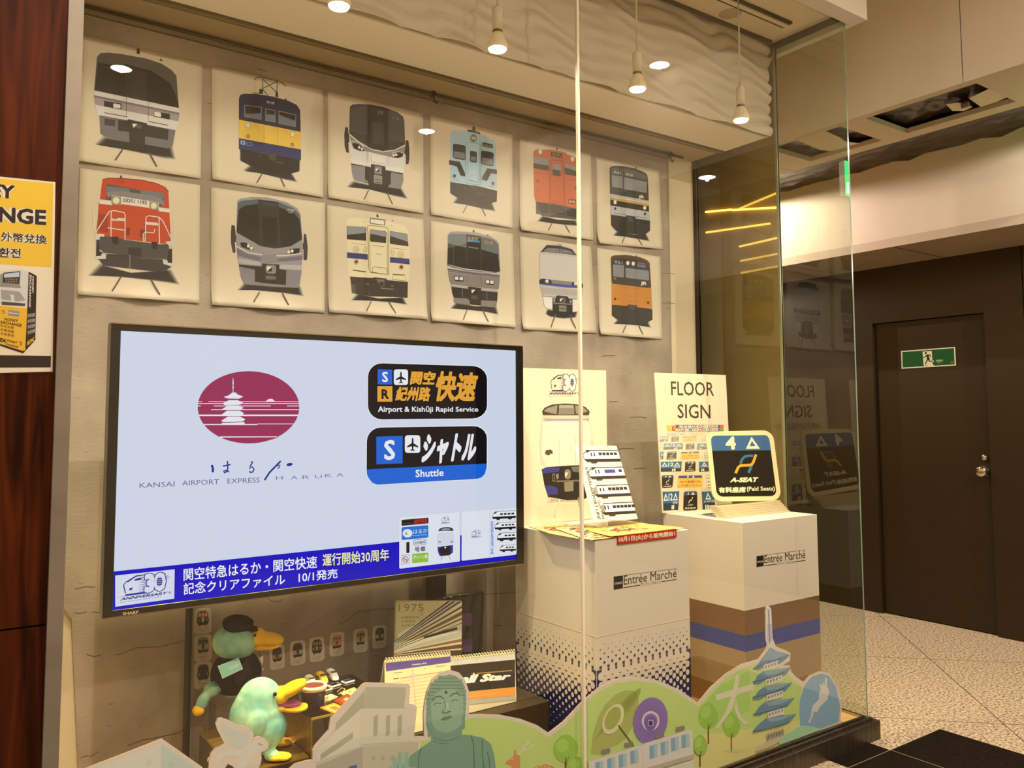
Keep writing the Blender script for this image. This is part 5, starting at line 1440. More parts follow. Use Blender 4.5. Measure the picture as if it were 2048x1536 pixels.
def tile(a, tl, tr, br, bl, kind, fade=0.0):
    old = a.tf
    q = [old(*p) for p in (tl, tr, br, bl)]
    def mixc(h):
        b_ = 'e2d3b2'
        return ''.join('%02x' % int(int(h[i:i + 2], 16) * (1 - fade) + int(b_[i:i + 2], 16) * fade) for i in (0, 2, 4))
    a.quad(*q, raw=True)
    W1 = mixc('f2e8d2')
    if kind == 'seat':
        a.R(mixc('2e2820'), (0, 0), (1, 0), (1, 1), (0, 1), 0.12); a.P(mixc('4a5070'), [(0.04, 0.03), (0.96, 0.03), (0.97, 0.2), (0.03, 0.2)])
        a.T(W1, '4', (0.28, 0.04), (0.38, 0.04), (0.38, 0.18), (0.28, 0.18), 0.03); a.P(W1, [(0.68, 0.03), (0.82, 0.18), (0.54, 0.18)])
        a.L(W1, 0.05, (0.38, 0.62), (0.44, 0.48), (0.58, 0.46), (0.66, 0.30)); a.T(W1, 'A-SEAT', (0.3, 0.68), (0.7, 0.68), (0.7, 0.75), (0.3, 0.75), 0.02, 0.2); a.T(W1, '有料座席', (0.12, 0.83), (0.88, 0.83), (0.88, 0.93), (0.12, 0.93), 0.01)
    elif kind == 'tri12':
        a.P(mixc('2d3542'), [(0, 0), (1, 0), (1, 1), (0, 1)]); a.P(mixc('2f6286'), [(0, 0), (1, 0), (1, 0.62), (0, 0.62)])
        for x in (0.18, 0.78): a.P(W1, [(x, 0.08), (x + 0.15, 0.48), (x - 0.15, 0.48)]); a.P(mixc('2f6286'), [(x, 0.22), (x + 0.08, 0.42), (x - 0.08, 0.42)])
        a.T(W1, '12', (0.36, 0.10), (0.60, 0.10), (0.60, 0.48), (0.36, 0.48), 0.02); a.T(W1, '新快速', (0.62, 0.52), (0.92, 0.52), (0.92, 0.68), (0.62, 0.68)); a.P(W1, [(0.55, 0.72), (0.62, 0.72), (0.62, 0.95), (0.55, 0.95)]); a.P(W1, [(0.65, 0.72), (0.72, 0.72), (0.72, 0.95), (0.65, 0.95)])
    elif kind == 'tri':
        a.P(mixc('2d3542'), [(0, 0), (1, 0), (1, 1), (0, 1)]); a.P(mixc('2f6286'), [(0, 0), (1, 0), (1, 0.6), (0, 0.6)])
        a.P(W1, [(0.5, 0.06), (0.74, 0.42), (0.26, 0.42)]); a.P(mixc('2f6286'), [(0.5, 0.18), (0.62, 0.36), (0.38, 0.36)]); a.T(W1, 'JR 神戸線', (0.12, 0.46), (0.95, 0.46), (0.95, 0.6), (0.12, 0.6))
        a.P(W1, [(0.2, 0.7), (0.3, 0.7), (0.3, 0.93), (0.2, 0.93)]); a.P(W1, [(0.36, 0.7), (0.46, 0.7), (0.46, 0.93), (0.36, 0.93)])
    elif kind == 'yellow':
        a.R(mixc('e3b648'), (0, 0), (1, 0), (1, 1), (0, 1), 0.08); a.P(mixc('46507c'), [(0.03, 0.02), (0.97, 0.02), (0.96, 0.22), (0.03, 0.22)]); a.T(W1, '9', (0.36, 0.04), (0.44, 0.04), (0.44, 0.20), (0.36, 0.20), 0.03); a.P(W1, [(0.62, 0.04), (0.68, 0.19), (0.56, 0.19)])
        a.T(mixc('b5522a'), '他の乗車口も', (0.10, 0.42), (0.92, 0.42), (0.92, 0.62), (0.10, 0.62), 0.01); a.T(mixc('b5522a'), 'ご利用ください', (0.06, 0.70), (0.96, 0.70), (0.96, 0.92), (0.06, 0.92), 0.01)
    elif kind == 'note':
        a.R(mixc('4a4030'), (0, 0), (1, 0), (1, 1), (0, 1), 0.15); a.R(mixc('ece0c6'), (0.03, 0.03), (0.97, 0.03), (0.97, 0.97), (0.03, 0.97), 0.15)
        for y in (0.12, 0.42, 0.68): a.T(mixc('4a4030'), '乗車', (0.15, y), (0.85, y), (0.85, y + 0.2), (0.15, y + 0.2))
    a.tf = old


def row(y0, y1, items, fade):
    for kind, xl0, xr0, xl1, xr1 in items:
        tile(a, (xl0, y0), (xr0, y0 - 4), (xr1, y1 - 6), (xl1, y1), kind, fade)


row(655, 684, [('tri12', 205, 360, 200, 358), ('yellow', 400, 540, 398, 538)], 0.8)
row(692, 742, [('tri12', 138, 212, 130, 206), ('seat', 240, 308, 236, 306), ('yellow', 335, 470, 330, 468), ('note', 498, 560, 494, 560)], 0.62)
row(756, 812, [('note', 132, 156, 134, 150), ('tri12', 172, 342, 165, 340), ('seat', 370, 446, 368, 446), ('tri', 470, 560, 470, 560)], 0.5)
row(830, 902, [('tri', 134, 168, 138, 164), ('seat', 202, 286, 192, 282), ('yellow', 322, 494, 318, 492), ('note', 520, 570, 526, 580)], 0.32)
row(920, 1012, [('tri12', 142, 334, 142, 326), ('seat', 362, 458, 360, 456), ('tri', 486, 580, 490, 590)], 0.12)
row(1044, 1158, [('seat', 150, 260, 154, 248), ('yellow', 298, 522, 288, 520), ('note', 548, 600, 560, 610)], 0.05)
row(1190, 1362, [('tri12', 158, 310, 166, 300), ('seat', 350, 472, 344, 474), ('tri', 512, 618, 522, 640)], 0.0)
tag(a.done('floor_sign_board'), 'upright cream board headed FLOOR SIGN on the striped podium', 'board')

# floor sign tile propped on a ridged acrylic stand
AS = (1400, 860, 8.5353)
pl = TP(0.352, 1.085, 0.392, 1.425)
a = Art(pl, rough=0.25, ink=(1.0, 0.92, 0.74)); a.view(*AS)
OUT = []
def rq(c, r):
    A_, B_, C_, D_ = c
    w = math.dist(A_, B_); h = math.dist(A_, D_); rx, ry = r * h / w, r
    u = []
    for (ux, uy, t0) in ((1 - rx, ry, -90), (1 - rx, 1 - ry, 0), (rx, 1 - ry, 90), (rx, ry, 180)):
        for i in range(7):
            t = math.radians(t0 + 15 * i); u.append((ux + rx * math.cos(t), uy + ry * math.sin(t)))
    return [tuple((A_[i] * (1 - x) + B_[i] * x) * (1 - y) + (D_[i] * (1 - x) + C_[i] * x) * y for i in (0, 1)) for x, y in u]
oq = [(100, 30), (1240, 2), (1395, 1205), (222, 1222)]
a.mb.prism([pl.hit(*a.tf(*p)) for p in rq(oq, 0.14)], (0, 0.005, 0), flat('efdfae', 0.35))
iq = [(180, 98), (1175, 86), (1312, 1128), (288, 1140)]
a.P('2a241b', rq(iq, 0.10))
top = [p for p in rq(iq, 0.10)]
a.P('44678a', [(188, 160), (205, 120), (240, 100), (1110, 86), (1150, 105), (1182, 150), (1212, 345), (215, 356)])
CRM = 'f3e2ae'
a.T(CRM, '4', (436, 112), (600, 112), (614, 332), (440, 332), 0.04)
a.P(CRM, [(878, 116), (1022, 320), (782, 324)]); a.P('44678a', [(884, 186), (946, 274), (846, 278)])
a.L('3f7590', 44, (690, 572), (715, 505), (760, 455), (830, 440), (905, 440)); a.L('3f7590', 50, (880, 590), (860, 660), (828, 730))
a.L('e8a33a', 46, (606, 738), (650, 640), (690, 606), (800, 602), (870, 596), (905, 560), (955, 418))
a.T(CRM, 'A-SEAT', (540, 812), (998, 806), (970, 888), (512, 894), 0.045, 0.0)
a.T(CRM, '有料座席', (316, 976), (782, 970), (778, 1068), (318, 1076), 0.035); a.T(CRM, '(Paid Seats)', (796, 966), (1276, 960), (1280, 1056), (800, 1064), 0.02)
tag(a.done('floor_sign_tile'), 'square blue and black floor sign with a 4 and triangle, propped on acrylic', 'sign')
FROST = flat('d3c6a6', 0.25, 0, 0.6, 'frosted_acrylic')
st = thing('acrylic_stand', (3.26, 0.40, PZ), 'clear ridged acrylic stand holding the square blue and black sign', 'stand')
m = MB()
for i in range(6):
    z = PZ + 0.001 + i * 0.0085
    m.box((3.035, 0.285 + i * 0.010, z), (3.50, 0.345 + i * 0.010, z + 0.0075), FROST)
m.build('ridged_base', st)
m = MB(); m.prism([Vector((3.06, 0.358, PZ + 0.055)), Vector((3.49, 0.358, PZ + 0.055)), Vector((3.49, 0.399, 1.40)), Vector((3.06, 0.399, 1.40))], (0, 0.004, 0), ACRYL)
m.box((3.04, 0.34, PZ + 0.0005), (3.505, 0.46, PZ + 0.004), ACRYL)
m.build('back_plate', st)
# ================================================================ printed scenery cutout standing inside the front glass
def proj(p):
    q = Vector(p) - EYE
    return (CXP + FPX * q.dot(_r) / q.dot(_d), CYP - FPX * q.dot(_u) / q.dot(_d))


CUT_Y = 0.026
cpl = YP(CUT_Y)
OUTL = [(172, 1537), (324, 1478), (404, 1534), (411, 1542), (417, 1538), (418, 1520), (421, 1508), (427, 1500), (440, 1492), (448, 1486), (440, 1470), (434, 1458), (431, 1447), (435, 1438), (443, 1435.5),
        (456, 1440), (474, 1449), (495, 1454.5), (505, 1461), (508, 1470), (505, 1478), (518, 1472.5), (530, 1477), (537.5, 1487), (536, 1497), (528, 1502), (522, 1505), (523.5, 1516), (521, 1528), (517, 1538), (540, 1546), (575, 1541), (590, 1528), (612, 1521.5), (625, 1519), (625, 1500), (629.6, 1491.8), (657, 1460.5), (661, 1437), (668, 1430),
        (724.7, 1369), (731.6, 1365.4), (816, 1368), (820.5, 1372.5), (818, 1408), (831, 1410.5), (834, 1416), (828, 1473), (848, 1472.7), (847.5, 1458), (846.8, 1426.6), (849.4, 1405.5), (854, 1381.7), (865, 1358), (881, 1345), (899.5, 1340), (918, 1345), (930, 1359), (937.7, 1381.7), (939, 1405.5), (937.7, 1429), (962.8, 1428.7), (1002, 1430.5), (1042, 1438.4), (1073.5, 1450), (1098, 1466),
        (1128, 1443), (1162.5, 1405.6), (1196.7, 1376.5), (1231, 1359.4), (1272, 1354), (1316, 1361), (1357, 1378), (1396.7, 1405.6), (1422, 1374.8), (1453, 1347.5), (1484, 1328.7), (1518, 1318.4), (1530, 1303), (1536, 1289), (1532, 1269), (1531, 1224), (1533.5, 1214), (1537.5, 1212), (1542, 1217), (1542.6, 1226), (1545, 1275.7), (1552, 1292.8), (1572.7, 1301), (1581, 1306.5), (1580, 1321.8), (1566, 1330.4), (1579.5, 1330.4), (1583, 1344), (1593, 1354.3), (1608.6, 1364.6), (1620.5, 1351), (1641, 1342.4), (1660, 1347.5), (1677, 1375), (1684, 1412), (1681, 1440), (1682, 1446)]
a = Art(cpl, ink=(0.76, 0.71, 0.64))
EDGE = 'e0d7cb'
top = [cpl.hit(*p) for p in OUTL]
bottom = [Vector((3.49, CUT_Y, FLOOR_IN + 0.002)), Vector((0.36, CUT_Y, FLOOR_IN + 0.002))]
a.mb.prism(top + bottom, (0, 0.006, 0), flat('efe8e0', 0.55), flat('8a7a66', 0.7))


def down(x):
    """photo-frame point at the foot of the cutout under x"""
    p = cpl.hit(x, 1500)
    return proj((p.x, CUT_Y, FLOOR_IN + 0.003))


# roofed building on the far left
a.P('cfd9d2', [(184, 1541), (322, 1486), (325, 1560), (322, 1640), (150, 1640)]); a.P('b9c6c0', [(322, 1486), (398, 1540), (400, 1640), (322, 1640)])
a.P('bfcac6', [(293, 1520), (303, 1516), (303, 1530), (293, 1533)]); a.P('b1c4c3', [(336, 1522), (350, 1526), (350, 1536), (336, 1533)])
# dove
DV, DVD = 'd0d3c9', 'c3c8be'
a.view(370, 1180, 4.314)
a.P(DVD, [(305, 1160), (330, 1152), (400, 1195), (470, 1225), (548, 1240), (552, 1270), (520, 1330), (490, 1370), (430, 1360), (385, 1340), (375, 1290), (335, 1230)])
a.P(DV, [(490, 1370), (560, 1330), (600, 1300), (650, 1295), (690, 1315), (690, 1345), (640, 1380), (600, 1410), (560, 1480), (520, 1536), (440, 1536), (470, 1440), (420, 1430), (340, 1440), (270, 1500), (262, 1470), (280, 1420), (360, 1390), (440, 1390)])
a.P('d08a68', [(640, 1320), (678, 1336), (648, 1344)]); a.E('6b5a4a', 634, 1328, 5, 6)
a.P('3c2f20', [(345, 1536), (370, 1500), (410, 1520), (430, 1545)])
# grey department-store style block
a.view(620, 1300, 3.7926)
G1, G2, G3, G4 = 'c3bfab', 'b3af9c', 'cdc8b6', 'aca895'
a.P(G1, [(422, 280), (728, 284), (715, 440), (775, 448), (760, 690), (825, 695), (780, 895), (380, 1000), (45, 1000), (45, 760), (190, 600), (195, 560), (410, 300)])
a.P(G2, [(422, 280), (728, 284), (712, 440), (415, 440)]); a.P(G4, [(195, 555), (415, 310), (415, 442), (380, 470), (190, 615)])
a.P(G3, [(380, 445), (775, 448), (760, 695), (400, 715), (380, 740)]); a.P('d2cebb', [(190, 620), (380, 452), (378, 735), (45, 850), (45, 765)])
a.P(G4, [(80, 790), (325, 620), (325, 670), (80, 835)]); a.P(G4, [(45, 880), (395, 735), (395, 900), (45, 1000)])
for x in (482, 575, 665): a.P('aaa691', [(x, 500), (x + 34, 490), (x + 28, 645), (x - 2, 655)])
a.P('bdb7a0', [(398, 735), (825, 695), (780, 1000), (395, 1000)])
for x in (470, 540, 610): a.P('aea88f', [(x, 805), (x + 24, 800), (x + 22, 835), (x, 840)])
a.P('5a6aa8', [(290, 885), (355, 868), (355, 900), (300, 900)])
# green hills behind the statue
GR = 'b9cf7b'
a.tf = lambda x, y: (x, y)
hill = [(936, 1436), (964, 1435), (1001, 1437), (1040, 1445), (1070, 1456), (1099, 1475), (1132, 1449), (1166, 1411), (1200, 1382), (1233, 1366), (1272, 1361), (1313, 1367), (1352, 1384), (1397, 1413), (1426, 1380), (1456, 1353), (1487, 1335), (1520, 1325), (1545, 1330), (1566, 1338), (1588, 1360), (1604, 1372), (1600, 1400), (1600, 1476), (1429, 1536)]
hill = hill + [down(1300), down(1000), (840, 1640), (842, 1482), (880, 1478)]
a.P(GR, hill)
a.P('d6cf86', [(1400, 1470), (1480, 1460), (1600, 1440), (1600, 1476), (1429, 1536), (1380, 1552), (1370, 1520)])
a.P('a9c86c', [(1396, 1420), (1440, 1372), (1500, 1340), (1500, 1420), (1440, 1450)])
# the seated bronze statue
a.view(620, 1300, 3.7926)
B1, B2, B3, B4 = '8fae98', '7a9c88', '6b8d7b', '4f7063'
a.P(B2, [(880, 560), (885, 420), (905, 330), (945, 250), (1000, 200), (1060, 185), (1120, 205), (1160, 260), (1180, 340), (1180, 420), (1172, 590), (1150, 600), (1150, 640), (1215, 645), (1310, 665), (1370, 710), (1395, 790), (1410, 900), (1420, 1250), (560, 1250), (760, 800), (850, 735), (915, 690), (922, 630), (905, 655)])
a.P(B1, [(915, 400), (940, 330), (1000, 300), (1080, 285), (1150, 300), (1165, 360), (1165, 460), (1155, 560), (1110, 625), (1040, 655), (975, 640), (930, 590), (918, 500)])
a.P(B2, [(920, 560), (960, 610), (1040, 630), (1110, 600), (1152, 560), (1150, 640), (1040, 690), (922, 650)])
random.seed(3)
for r in range(8):
    for c in range(15):
        x = 905 + c * 19 + (9 if r % 2 else 0); y = 205 + r * 26
        cx_ = (x - 1040) / 140; cy_ = (y - 330) / 145
        if cx_ * cx_ + cy_ * cy_ < 1.0 and ((x - 1040) / 125) ** 2 + ((y - 420) / 135) ** 2 > 1.0:
            a.E(B3, x, y, 12, 13, 0, 10); a.E('86a691', x - 2, y - 3, 9, 9, 0, 10)
for x, y in ((896, 330), (892, 365), (890, 400), (893, 440), (898, 475), (1168, 330), (1172, 365), (1172, 400), (1170, 440)): a.E(B3, x, y, 12, 15, 0, 10); a.E('86a691', x - 2, y - 3, 8, 9, 0, 10)
a.E(B4, 1030, 320, 12, 14); a.L(B4, 9, (925, 385), (950, 355), (985, 348), (1015, 370)); a.L(B4, 9, (1060, 352), (1085, 330), (1115, 325), (1135, 340))
a.L(B4, 6, (935, 415), (960, 402), (995, 405)); a.L(B4, 6, (1068, 388), (1095, 376), (1125, 380)); a.L('9dba a5'.replace(' ', ''), 5, (938, 424), (965, 412), (992, 414))
a.L(B3, 7, (1018, 380), (1028, 430), (1000, 470), (1012, 482)); a.P('a3bfab', [(1030, 400), (1045, 400), (1052, 450), (1030, 452)]); a.L(B4, 8, (1000, 470), (1018, 470), (1030, 478), (1048, 466), (1066, 466))
a.P(B3, [(990, 530), (1010, 505), (1030, 498), (1045, 505), (1055, 490), (1075, 505), (1050, 525), (1020, 535)]); a.L(B4, 4, (992, 530), (1030, 516), (1075, 506))
a.P(B2, [(895, 560), (912, 575), (916, 650), (896, 655)]); a.P(B2, [(1150, 500), (1170, 500), (1175, 590), (1152, 592)])
for q in (((930, 660), (990, 685), (1060, 685), (1120, 665)), ((935, 690), (1000, 708), (1060, 705))): a.L(B3, 4, *q)
for q in (((846, 738), (825, 800), (818, 900), (815, 1100)), ((1220, 645), (1240, 720), (1245, 900), (1240, 1100)), ((1305, 680), (1305, 780), (1320, 900), (1330, 1100)), ((1345, 770), (1360, 850), (1370, 1000))): a.L(B4, 6, *q)
# raised hand
HG = '8fb5a2'
a.P(HG, [(625, 1000), (628, 820), (640, 805), (655, 820), (660, 870), (665, 870), (668, 780), (682, 765), (698, 780), (700, 870), (712, 870), (714, 780), (730, 768), (745, 782), (748, 880), (775, 890), (800, 880), (790, 930), (740, 1000)]); a.P(HG, [(592, 895), (605, 878), (618, 890), (628, 930), (600, 930)])
for x in (661, 706): a.L(B3, 4, (x, 868), (x + 3, 900))
# deer
a.P('c98d62', [(1478, 858), (1520, 822), (1545, 800), (1548, 755), (1560, 760), (1568, 795), (1592, 800), (1595, 920), (1560, 960), (1520, 940), (1530, 880), (1495, 872)]); a.P('c98d62', [(1690, 900), (1720, 880), (1790, 866), (1850, 885), (1860, 980), (1690, 980)])
for q in (((1585, 795), (1630, 740), (1655, 690)), ((1600, 775), (1665, 745), (1695, 715)), ((1618, 752), (1612, 712)), ((1640, 725), (1672, 700))): a.L('e8dcc8', 8, *q)
a.P('f1e9d8', [(1522, 826), (1536, 820), (1538, 834)])
for x, y in ((1720, 892), (1750, 882), (1785, 885), (1815, 892), (1740, 900), (1770, 902)): a.E('efe0c8', x, y, 6, 6, 0, 8)


def tree(cx_, cy_, rx, ry, base, c=('96bd52', '86ad48', 'a6c862')):
    a.L('7a5a34', rx * 0.14, (cx_, cy_), (cx_ + rx * 0.02, base))
    a.P(c[0], [(cx_ + rx * math.cos(t) * (1 - 0.22 * max(0, -math.sin(t))), cy_ + ry * math.sin(t)) for t in [2 * math.pi * i / 30 for i in range(30)]])
    a.E(c[2], cx_ - rx * 0.25, cy_ - ry * 0.25, rx * 0.5, ry * 0.5, 0.3)
    a.L('7a5a34', rx * 0.10, (cx_, base), (cx_ + rx * 0.01, cy_ + ry * 0.6)); a.L('7a5a34', rx * 0.05, (cx_, cy_ + ry * 1.1), (cx_ + rx * 0.3, cy_ + ry * 0.55))


tree(1940, 735, 95, 95, 940)
tree(2030, 870, 80, 60, 980)
# parasols, train and pagoda on the right-hand hills
a.view(1060, 1180, 2.9257)


def parasol(cx_, cy_, rx, ry, rot, c1, c2, c3, ribs=48):
    a.E(c1, cx_, cy_, rx, ry, rot, 60)
    ca, sa = math.cos(rot), math.sin(rot)
    for i in range(ribs):
        t = 2 * math.pi * i / ribs
        p = [(cx_ + ca * rx * f * math.cos(t) - sa * ry * f * math.sin(t), cy_ + sa * rx * f * math.cos(t) + ca * ry * f * math.sin(t)) for f in (0.2, 0.985)]
        a.L(c2, 1.7, *p)
    a.E(c3, cx_, cy_, rx * 0.52, ry * 0.42, rot, 40); a.E(c1, cx_, cy_, rx * 0.40, ry * 0.32, rot, 40)


a.P('a9b062', [(355, 960), (365, 850), (400, 740), (440, 670), (500, 610), (560, 585), (610, 590), (635, 620), (632, 700), (600, 800), (560, 870), (520, 900), (460, 930), (400, 965)])
for i in range(40):
    t = -2.4 + i * 4.2 / 40
    a.L('929a50', 2, (500, 755), (500 + 175 * math.cos(t + 0.9) * (0.85 if math.cos(t + .9) > 0 else 0.8), 755 + 190 * math.sin(t - 1.0) * 0.95))
a.E('d5d6a4', 485, 755, 55, 95, 0.45, 40); a.E('a3aa5a', 482, 750, 40, 72, 0.45, 40)
a.L('6a5a34', 8, (515, 790), (605, 912))
parasol(703, 765, 100, 138, 0.16, '8f77b0', '74599a', 'd3c2d8')
a.E('7b62a4', 702, 778, 34, 44, 0.1); a.L('e6dcea', 4, (690, 760), (716, 762), (718, 792), (688, 792), (690, 760)); a.E('4d3a78', 702, 778, 10, 14)
# monorail-like train
a.P('ebe3d6', [(340, 1000), (655, 900), (945, 808), (955, 960), (665, 1045), (340, 1140)])
a.L('c9bfae', 3, (655, 900), (660, 1045)); a.L('c4b9a6', 3, (340, 1000), (945, 808))
for i, (x, y) in enumerate(((378, 1010), (448, 988), (515, 965), (583, 942), (695, 912), (760, 892), (820, 868), (882, 850))):
    a.P('84a6ba', [(x, y), (x + 46, y - 14), (x + 48, y + 62), (x + 2, y + 76)]); a.P('a6bfcb', [(x + 24, y - 7), (x + 46, y - 14), (x + 48, y + 62), (x + 26, y + 69)])
for x, y in ((415, 935), (548, 895), (730, 845), (850, 802)): a.P('8d7e78', [(x, y), (x + 50, y - 10), (x + 52, y + 12), (x + 2, y + 24)])
a.P('b7ab98', [(665, 1045), (955, 960), (955, 985), (700, 1060)]); a.P('e6dccb', [(720, 1060), (955, 990), (955, 1040), (870, 1070)])
for cx_, cy_, rx, ry, b_ in ((206, 930, 70, 80, 1060), (272, 1030, 62, 55, 1130), (1042, 735, 58, 78, 900), (1177, 790, 52, 75, 945), (992, 905, 42, 60, 1035)): tree(cx_, cy_, rx, ry, b_)
a.E('c9c887', 1190, 940, 55, 10); a.L('7a5a34', 6, (1177, 945), (1177, 860)); a.L('7a5a34', 6, (1042, 900), (1042, 815))
# large character on the hill
a.L('e6e2b0', 34, (1088, 630), (1170, 605), (1310, 565)); a.P('e6e2b0', [(1205, 490), (1225, 500), (1212, 600), (1180, 700), (1130, 770), (1095, 815), (1085, 800), (1140, 720), (1180, 610)]); a.P('e6e2b0', [(1205, 640), (1215, 700), (1240, 750), (1280, 780), (1255, 790), (1215, 750), (1195, 690)])
# pagoda
PB, PBD, PBL = '6d8a9c', '55707f', '8aa5b4'
a.P('f0ebe2', [(1378, 290), (1378, 120), (1394, 96), (1412, 120), (1420, 300), (1412, 340), (1390, 335)])
a.L('9a98b8', 8, (1395, 112), (1403, 300)); a.L('77759a', 3, (1395, 120), (1403, 320))
for i in range(9): a.L('8a88ac', 4, (1387, 205 + i * 12), (1415, 202 + i * 12))
tiers = [(335, 470, 1302, 1520, 1405), (455, 558, 1302, 1532, 1415), (545, 648, 1300, 1535, 1420), (635, 748, 1304, 1545, 1425), (728, 850, 1300, 1555, 1432)]
for i, (t_, b_, xl_, xr_, xm) in enumerate(tiers):
    if i == 0: a.P(PB, [(1405, 335), (1440, 355), (1520, 380), (1490, 410), (1462, 430), (1380, 445), (1335, 470), (1302, 465), (1340, 425)])
    else: a.P(PB, [(xm - 55, t_ + 22), (xm + 60, t_ + 4), (xr_, t_ - 6), (xr_ - 40, t_ + 42), (xm + 20, t_ + 62), (xm - 40, t_ + 72), (xl_ + 40, t_ + 96), (xl_, t_ + 96), (xl_ + 10, t_ + 82), (xm - 85, t_ + 45)])
    if i: a.P(PBL, [(xm - 50, t_ + 24), (xm + 60, t_ + 6), (xr_ - 8, t_ - 2), (xm + 30, t_ + 34), (xm - 30, t_ + 42)])
    else: a.P(PBL, [(1405, 340), (1500, 380), (1440, 405), (1375, 412), (1350, 420)])
    yb = (b_ - 25) if i else 446
    a.L(PBD, 6, (xl_, yb + 10 - (6 if i else -8)), (xl_ + 60, yb - 8), (xm + 10, yb - 26), (xr_ - 45, yb - 52))
    ww = 78 if i else 70
    if i < 4:
        a.P('e9e0cf', [(xm - 40, yb - 8), (xm + ww - 20, yb - 36), (xm + ww - 20, yb + 4), (xm - 36, yb + 26)])
        for j in range(5): a.P('8d8372', [(xm - 30 + j * 18, yb - 2 - j * 6), (xm - 22 + j * 18, yb - 5 - j * 6), (xm - 22 + j * 18, yb + 10 - j * 6), (xm - 30 + j * 18, yb + 13 - j * 6)])
a.P('a9a188', [(1380, 842), (1480, 808), (1482, 850), (1385, 880)])
for j in range(6): a.P('6f6752', [(1388 + j * 16, 848 - j * 5), (1394 + j * 16, 846 - j * 5), (1394 + j * 16, 866 - j * 5), (1388 + j * 16, 868 - j * 5)])
a.P('cbbf9a', [(1320, 915), (1400, 875), (1482, 850), (1470, 880), (1400, 915), (1318, 945)])
# blue oval with the white lake
a.P('86a7bc', [(1575, 715), (1580, 640), (1605, 560), (1650, 505), (1705, 488), (1750, 502), (1792, 570), (1815, 680), (1806, 770), (1700, 812), (1620, 840), (1582, 800)])
a.P('ecf0ee', [(1695, 545), (1708, 560), (1715, 535), (1722, 555), (1728, 510), (1738, 520), (1736, 560), (1750, 590), (1740, 640), (1715, 665), (1690, 690), (1680, 715), (1660, 710), (1652, 740), (1635, 780), (1628, 775), (1645, 730), (1650, 680), (1690, 640), (1690, 600), (1700, 590)])
a.P('a5cfa6', [(1455, 880), (1500, 840), (1540, 820), (1560, 800), (1600, 790), (1660, 800), (1705, 812), (1620, 845), (1450, 905)])
tag(a.done('scenery_cutout'), 'long printed cutout of statue, hills, train and pagoda along the foot of the glass', 'cutout')
# ================================================================ small display at the left foot of the showcase
DG = noisy('dark_grey_case', '3d362a', '463e31', (4, 4, 4), 2, 0.45)
BRASS = noisy('brushed_brass_sheet', '9a7c3c', 'ab8c48', (2, 60, 60), 3, 0.35, metal=0.75)
LOWZ, TABZ, BACKZ, SHZ = 0.45, 0.565, 0.40, 0.510
# low case with brass top
t = thing('display_case', (0.918, 0.455, FLOOR_IN), 'low dark slotted case with a brass top under the front plush duck', 'case')
m = MB(); m.box((0.806, 0.25, FLOOR_IN), (1.028, 0.66, LOWZ - 0.004), DG, 0.002); m.build('body', t)
m = MB(); m.box((0.806, 0.25, LOWZ - 0.004), (1.028, 0.66, LOWZ), BRASS); m.build('top_sheet', t)
m = MB()
for i in range(5): m.box((0.8045, 0.30 + i * 0.03, 0.33), (0.8065, 0.312 + i * 0.03, 0.43), flat('0f0c08', 0.7))
m.build('vent_slots', t)
# clear table to its right
t = thing('display_table', (1.195, 0.42, FLOOR_IN), 'clear topped table with a brass side holding toy trains and key rings', 'table')
m = MB(); m.box((1.031, 0.247, TABZ - 0.005), (1.325, 0.592, TABZ), glassmat('smoked_acrylic', (0.62, 0.58, 0.48), 1.6)); m.build('tabletop', t)
m = MB(); m.box((1.031, 0.247, FLOOR_IN), (1.036, 0.592, TABZ - 0.005), BRASS); m.build('side_panel', t); 
m = MB(); m.box((1.320, 0.247, FLOOR_IN), (1.325, 0.592, TABZ - 0.005), DG); m.build('side_panel', t)
m = MB(); m.box((1.031, 0.2462, TABZ - 0.006), (1.325, 0.249, TABZ + 0.001), flat('d9b763', 0.3, 0.6)); m.build('front_edge', t)
# dark back stage for calendars and book
t = thing('display_stage', (1.72, 0.56, FLOOR_IN), 'dark brown stage under the desk calendars and the commemorative book', 'stage')
m = MB(); m.box((1.37, 0.33, FLOOR_IN), (2.035, 0.558, BACKZ), flat('3a2f20', 0.4), 0.002); m.box((1.37, 0.64, FLOOR_IN + 0.03), (2.035, 0.86, BACKZ), flat('3a2f20', 0.4)); m.box((1.37, 0.558, BACKZ - 0.02), (1.63, 0.64, BACKZ), flat('3a2f20', 0.4)); m.box((1.71, 0.558, BACKZ - 0.02), (2.035, 0.64, BACKZ), flat('3a2f20', 0.4)); m.build('body', t)
# acrylic shelf behind
t = thing('display_shelf', (0.90, 0.74, FLOOR_IN), 'clear acrylic shelf under the capped plush duck at the back', 'shelf')
m = MB(); m.box((0.872, 0.68, SHZ - 0.006), (1.08, 0.86, SHZ), ACRYL); m.build('shelf_plate', t)
for x in (0.872, 1.074):
    m = MB(); m.box((x, 0.68, FLOOR_IN), (x + 0.006, 0.86, SHZ - 0.006), ACRYL); m.build('side_panel', t)

# ---------------------------------------------------------------- plush ducks
def plushmat(name, c1, c2, c3=None):
    m = noisy(name, c1, c2, (16, 16, 16), 3, 0.95, bump=0.35, spec=0.05)
    return m


AQUA = plushmat('aqua_plush', '6fb0a4', 'a9d6b4')
YELP = plushmat('yellow_plush', 'eeb324', 'f8c838')
NAVYP = plushmat('navy_felt', '1f1d22', '2b282c')


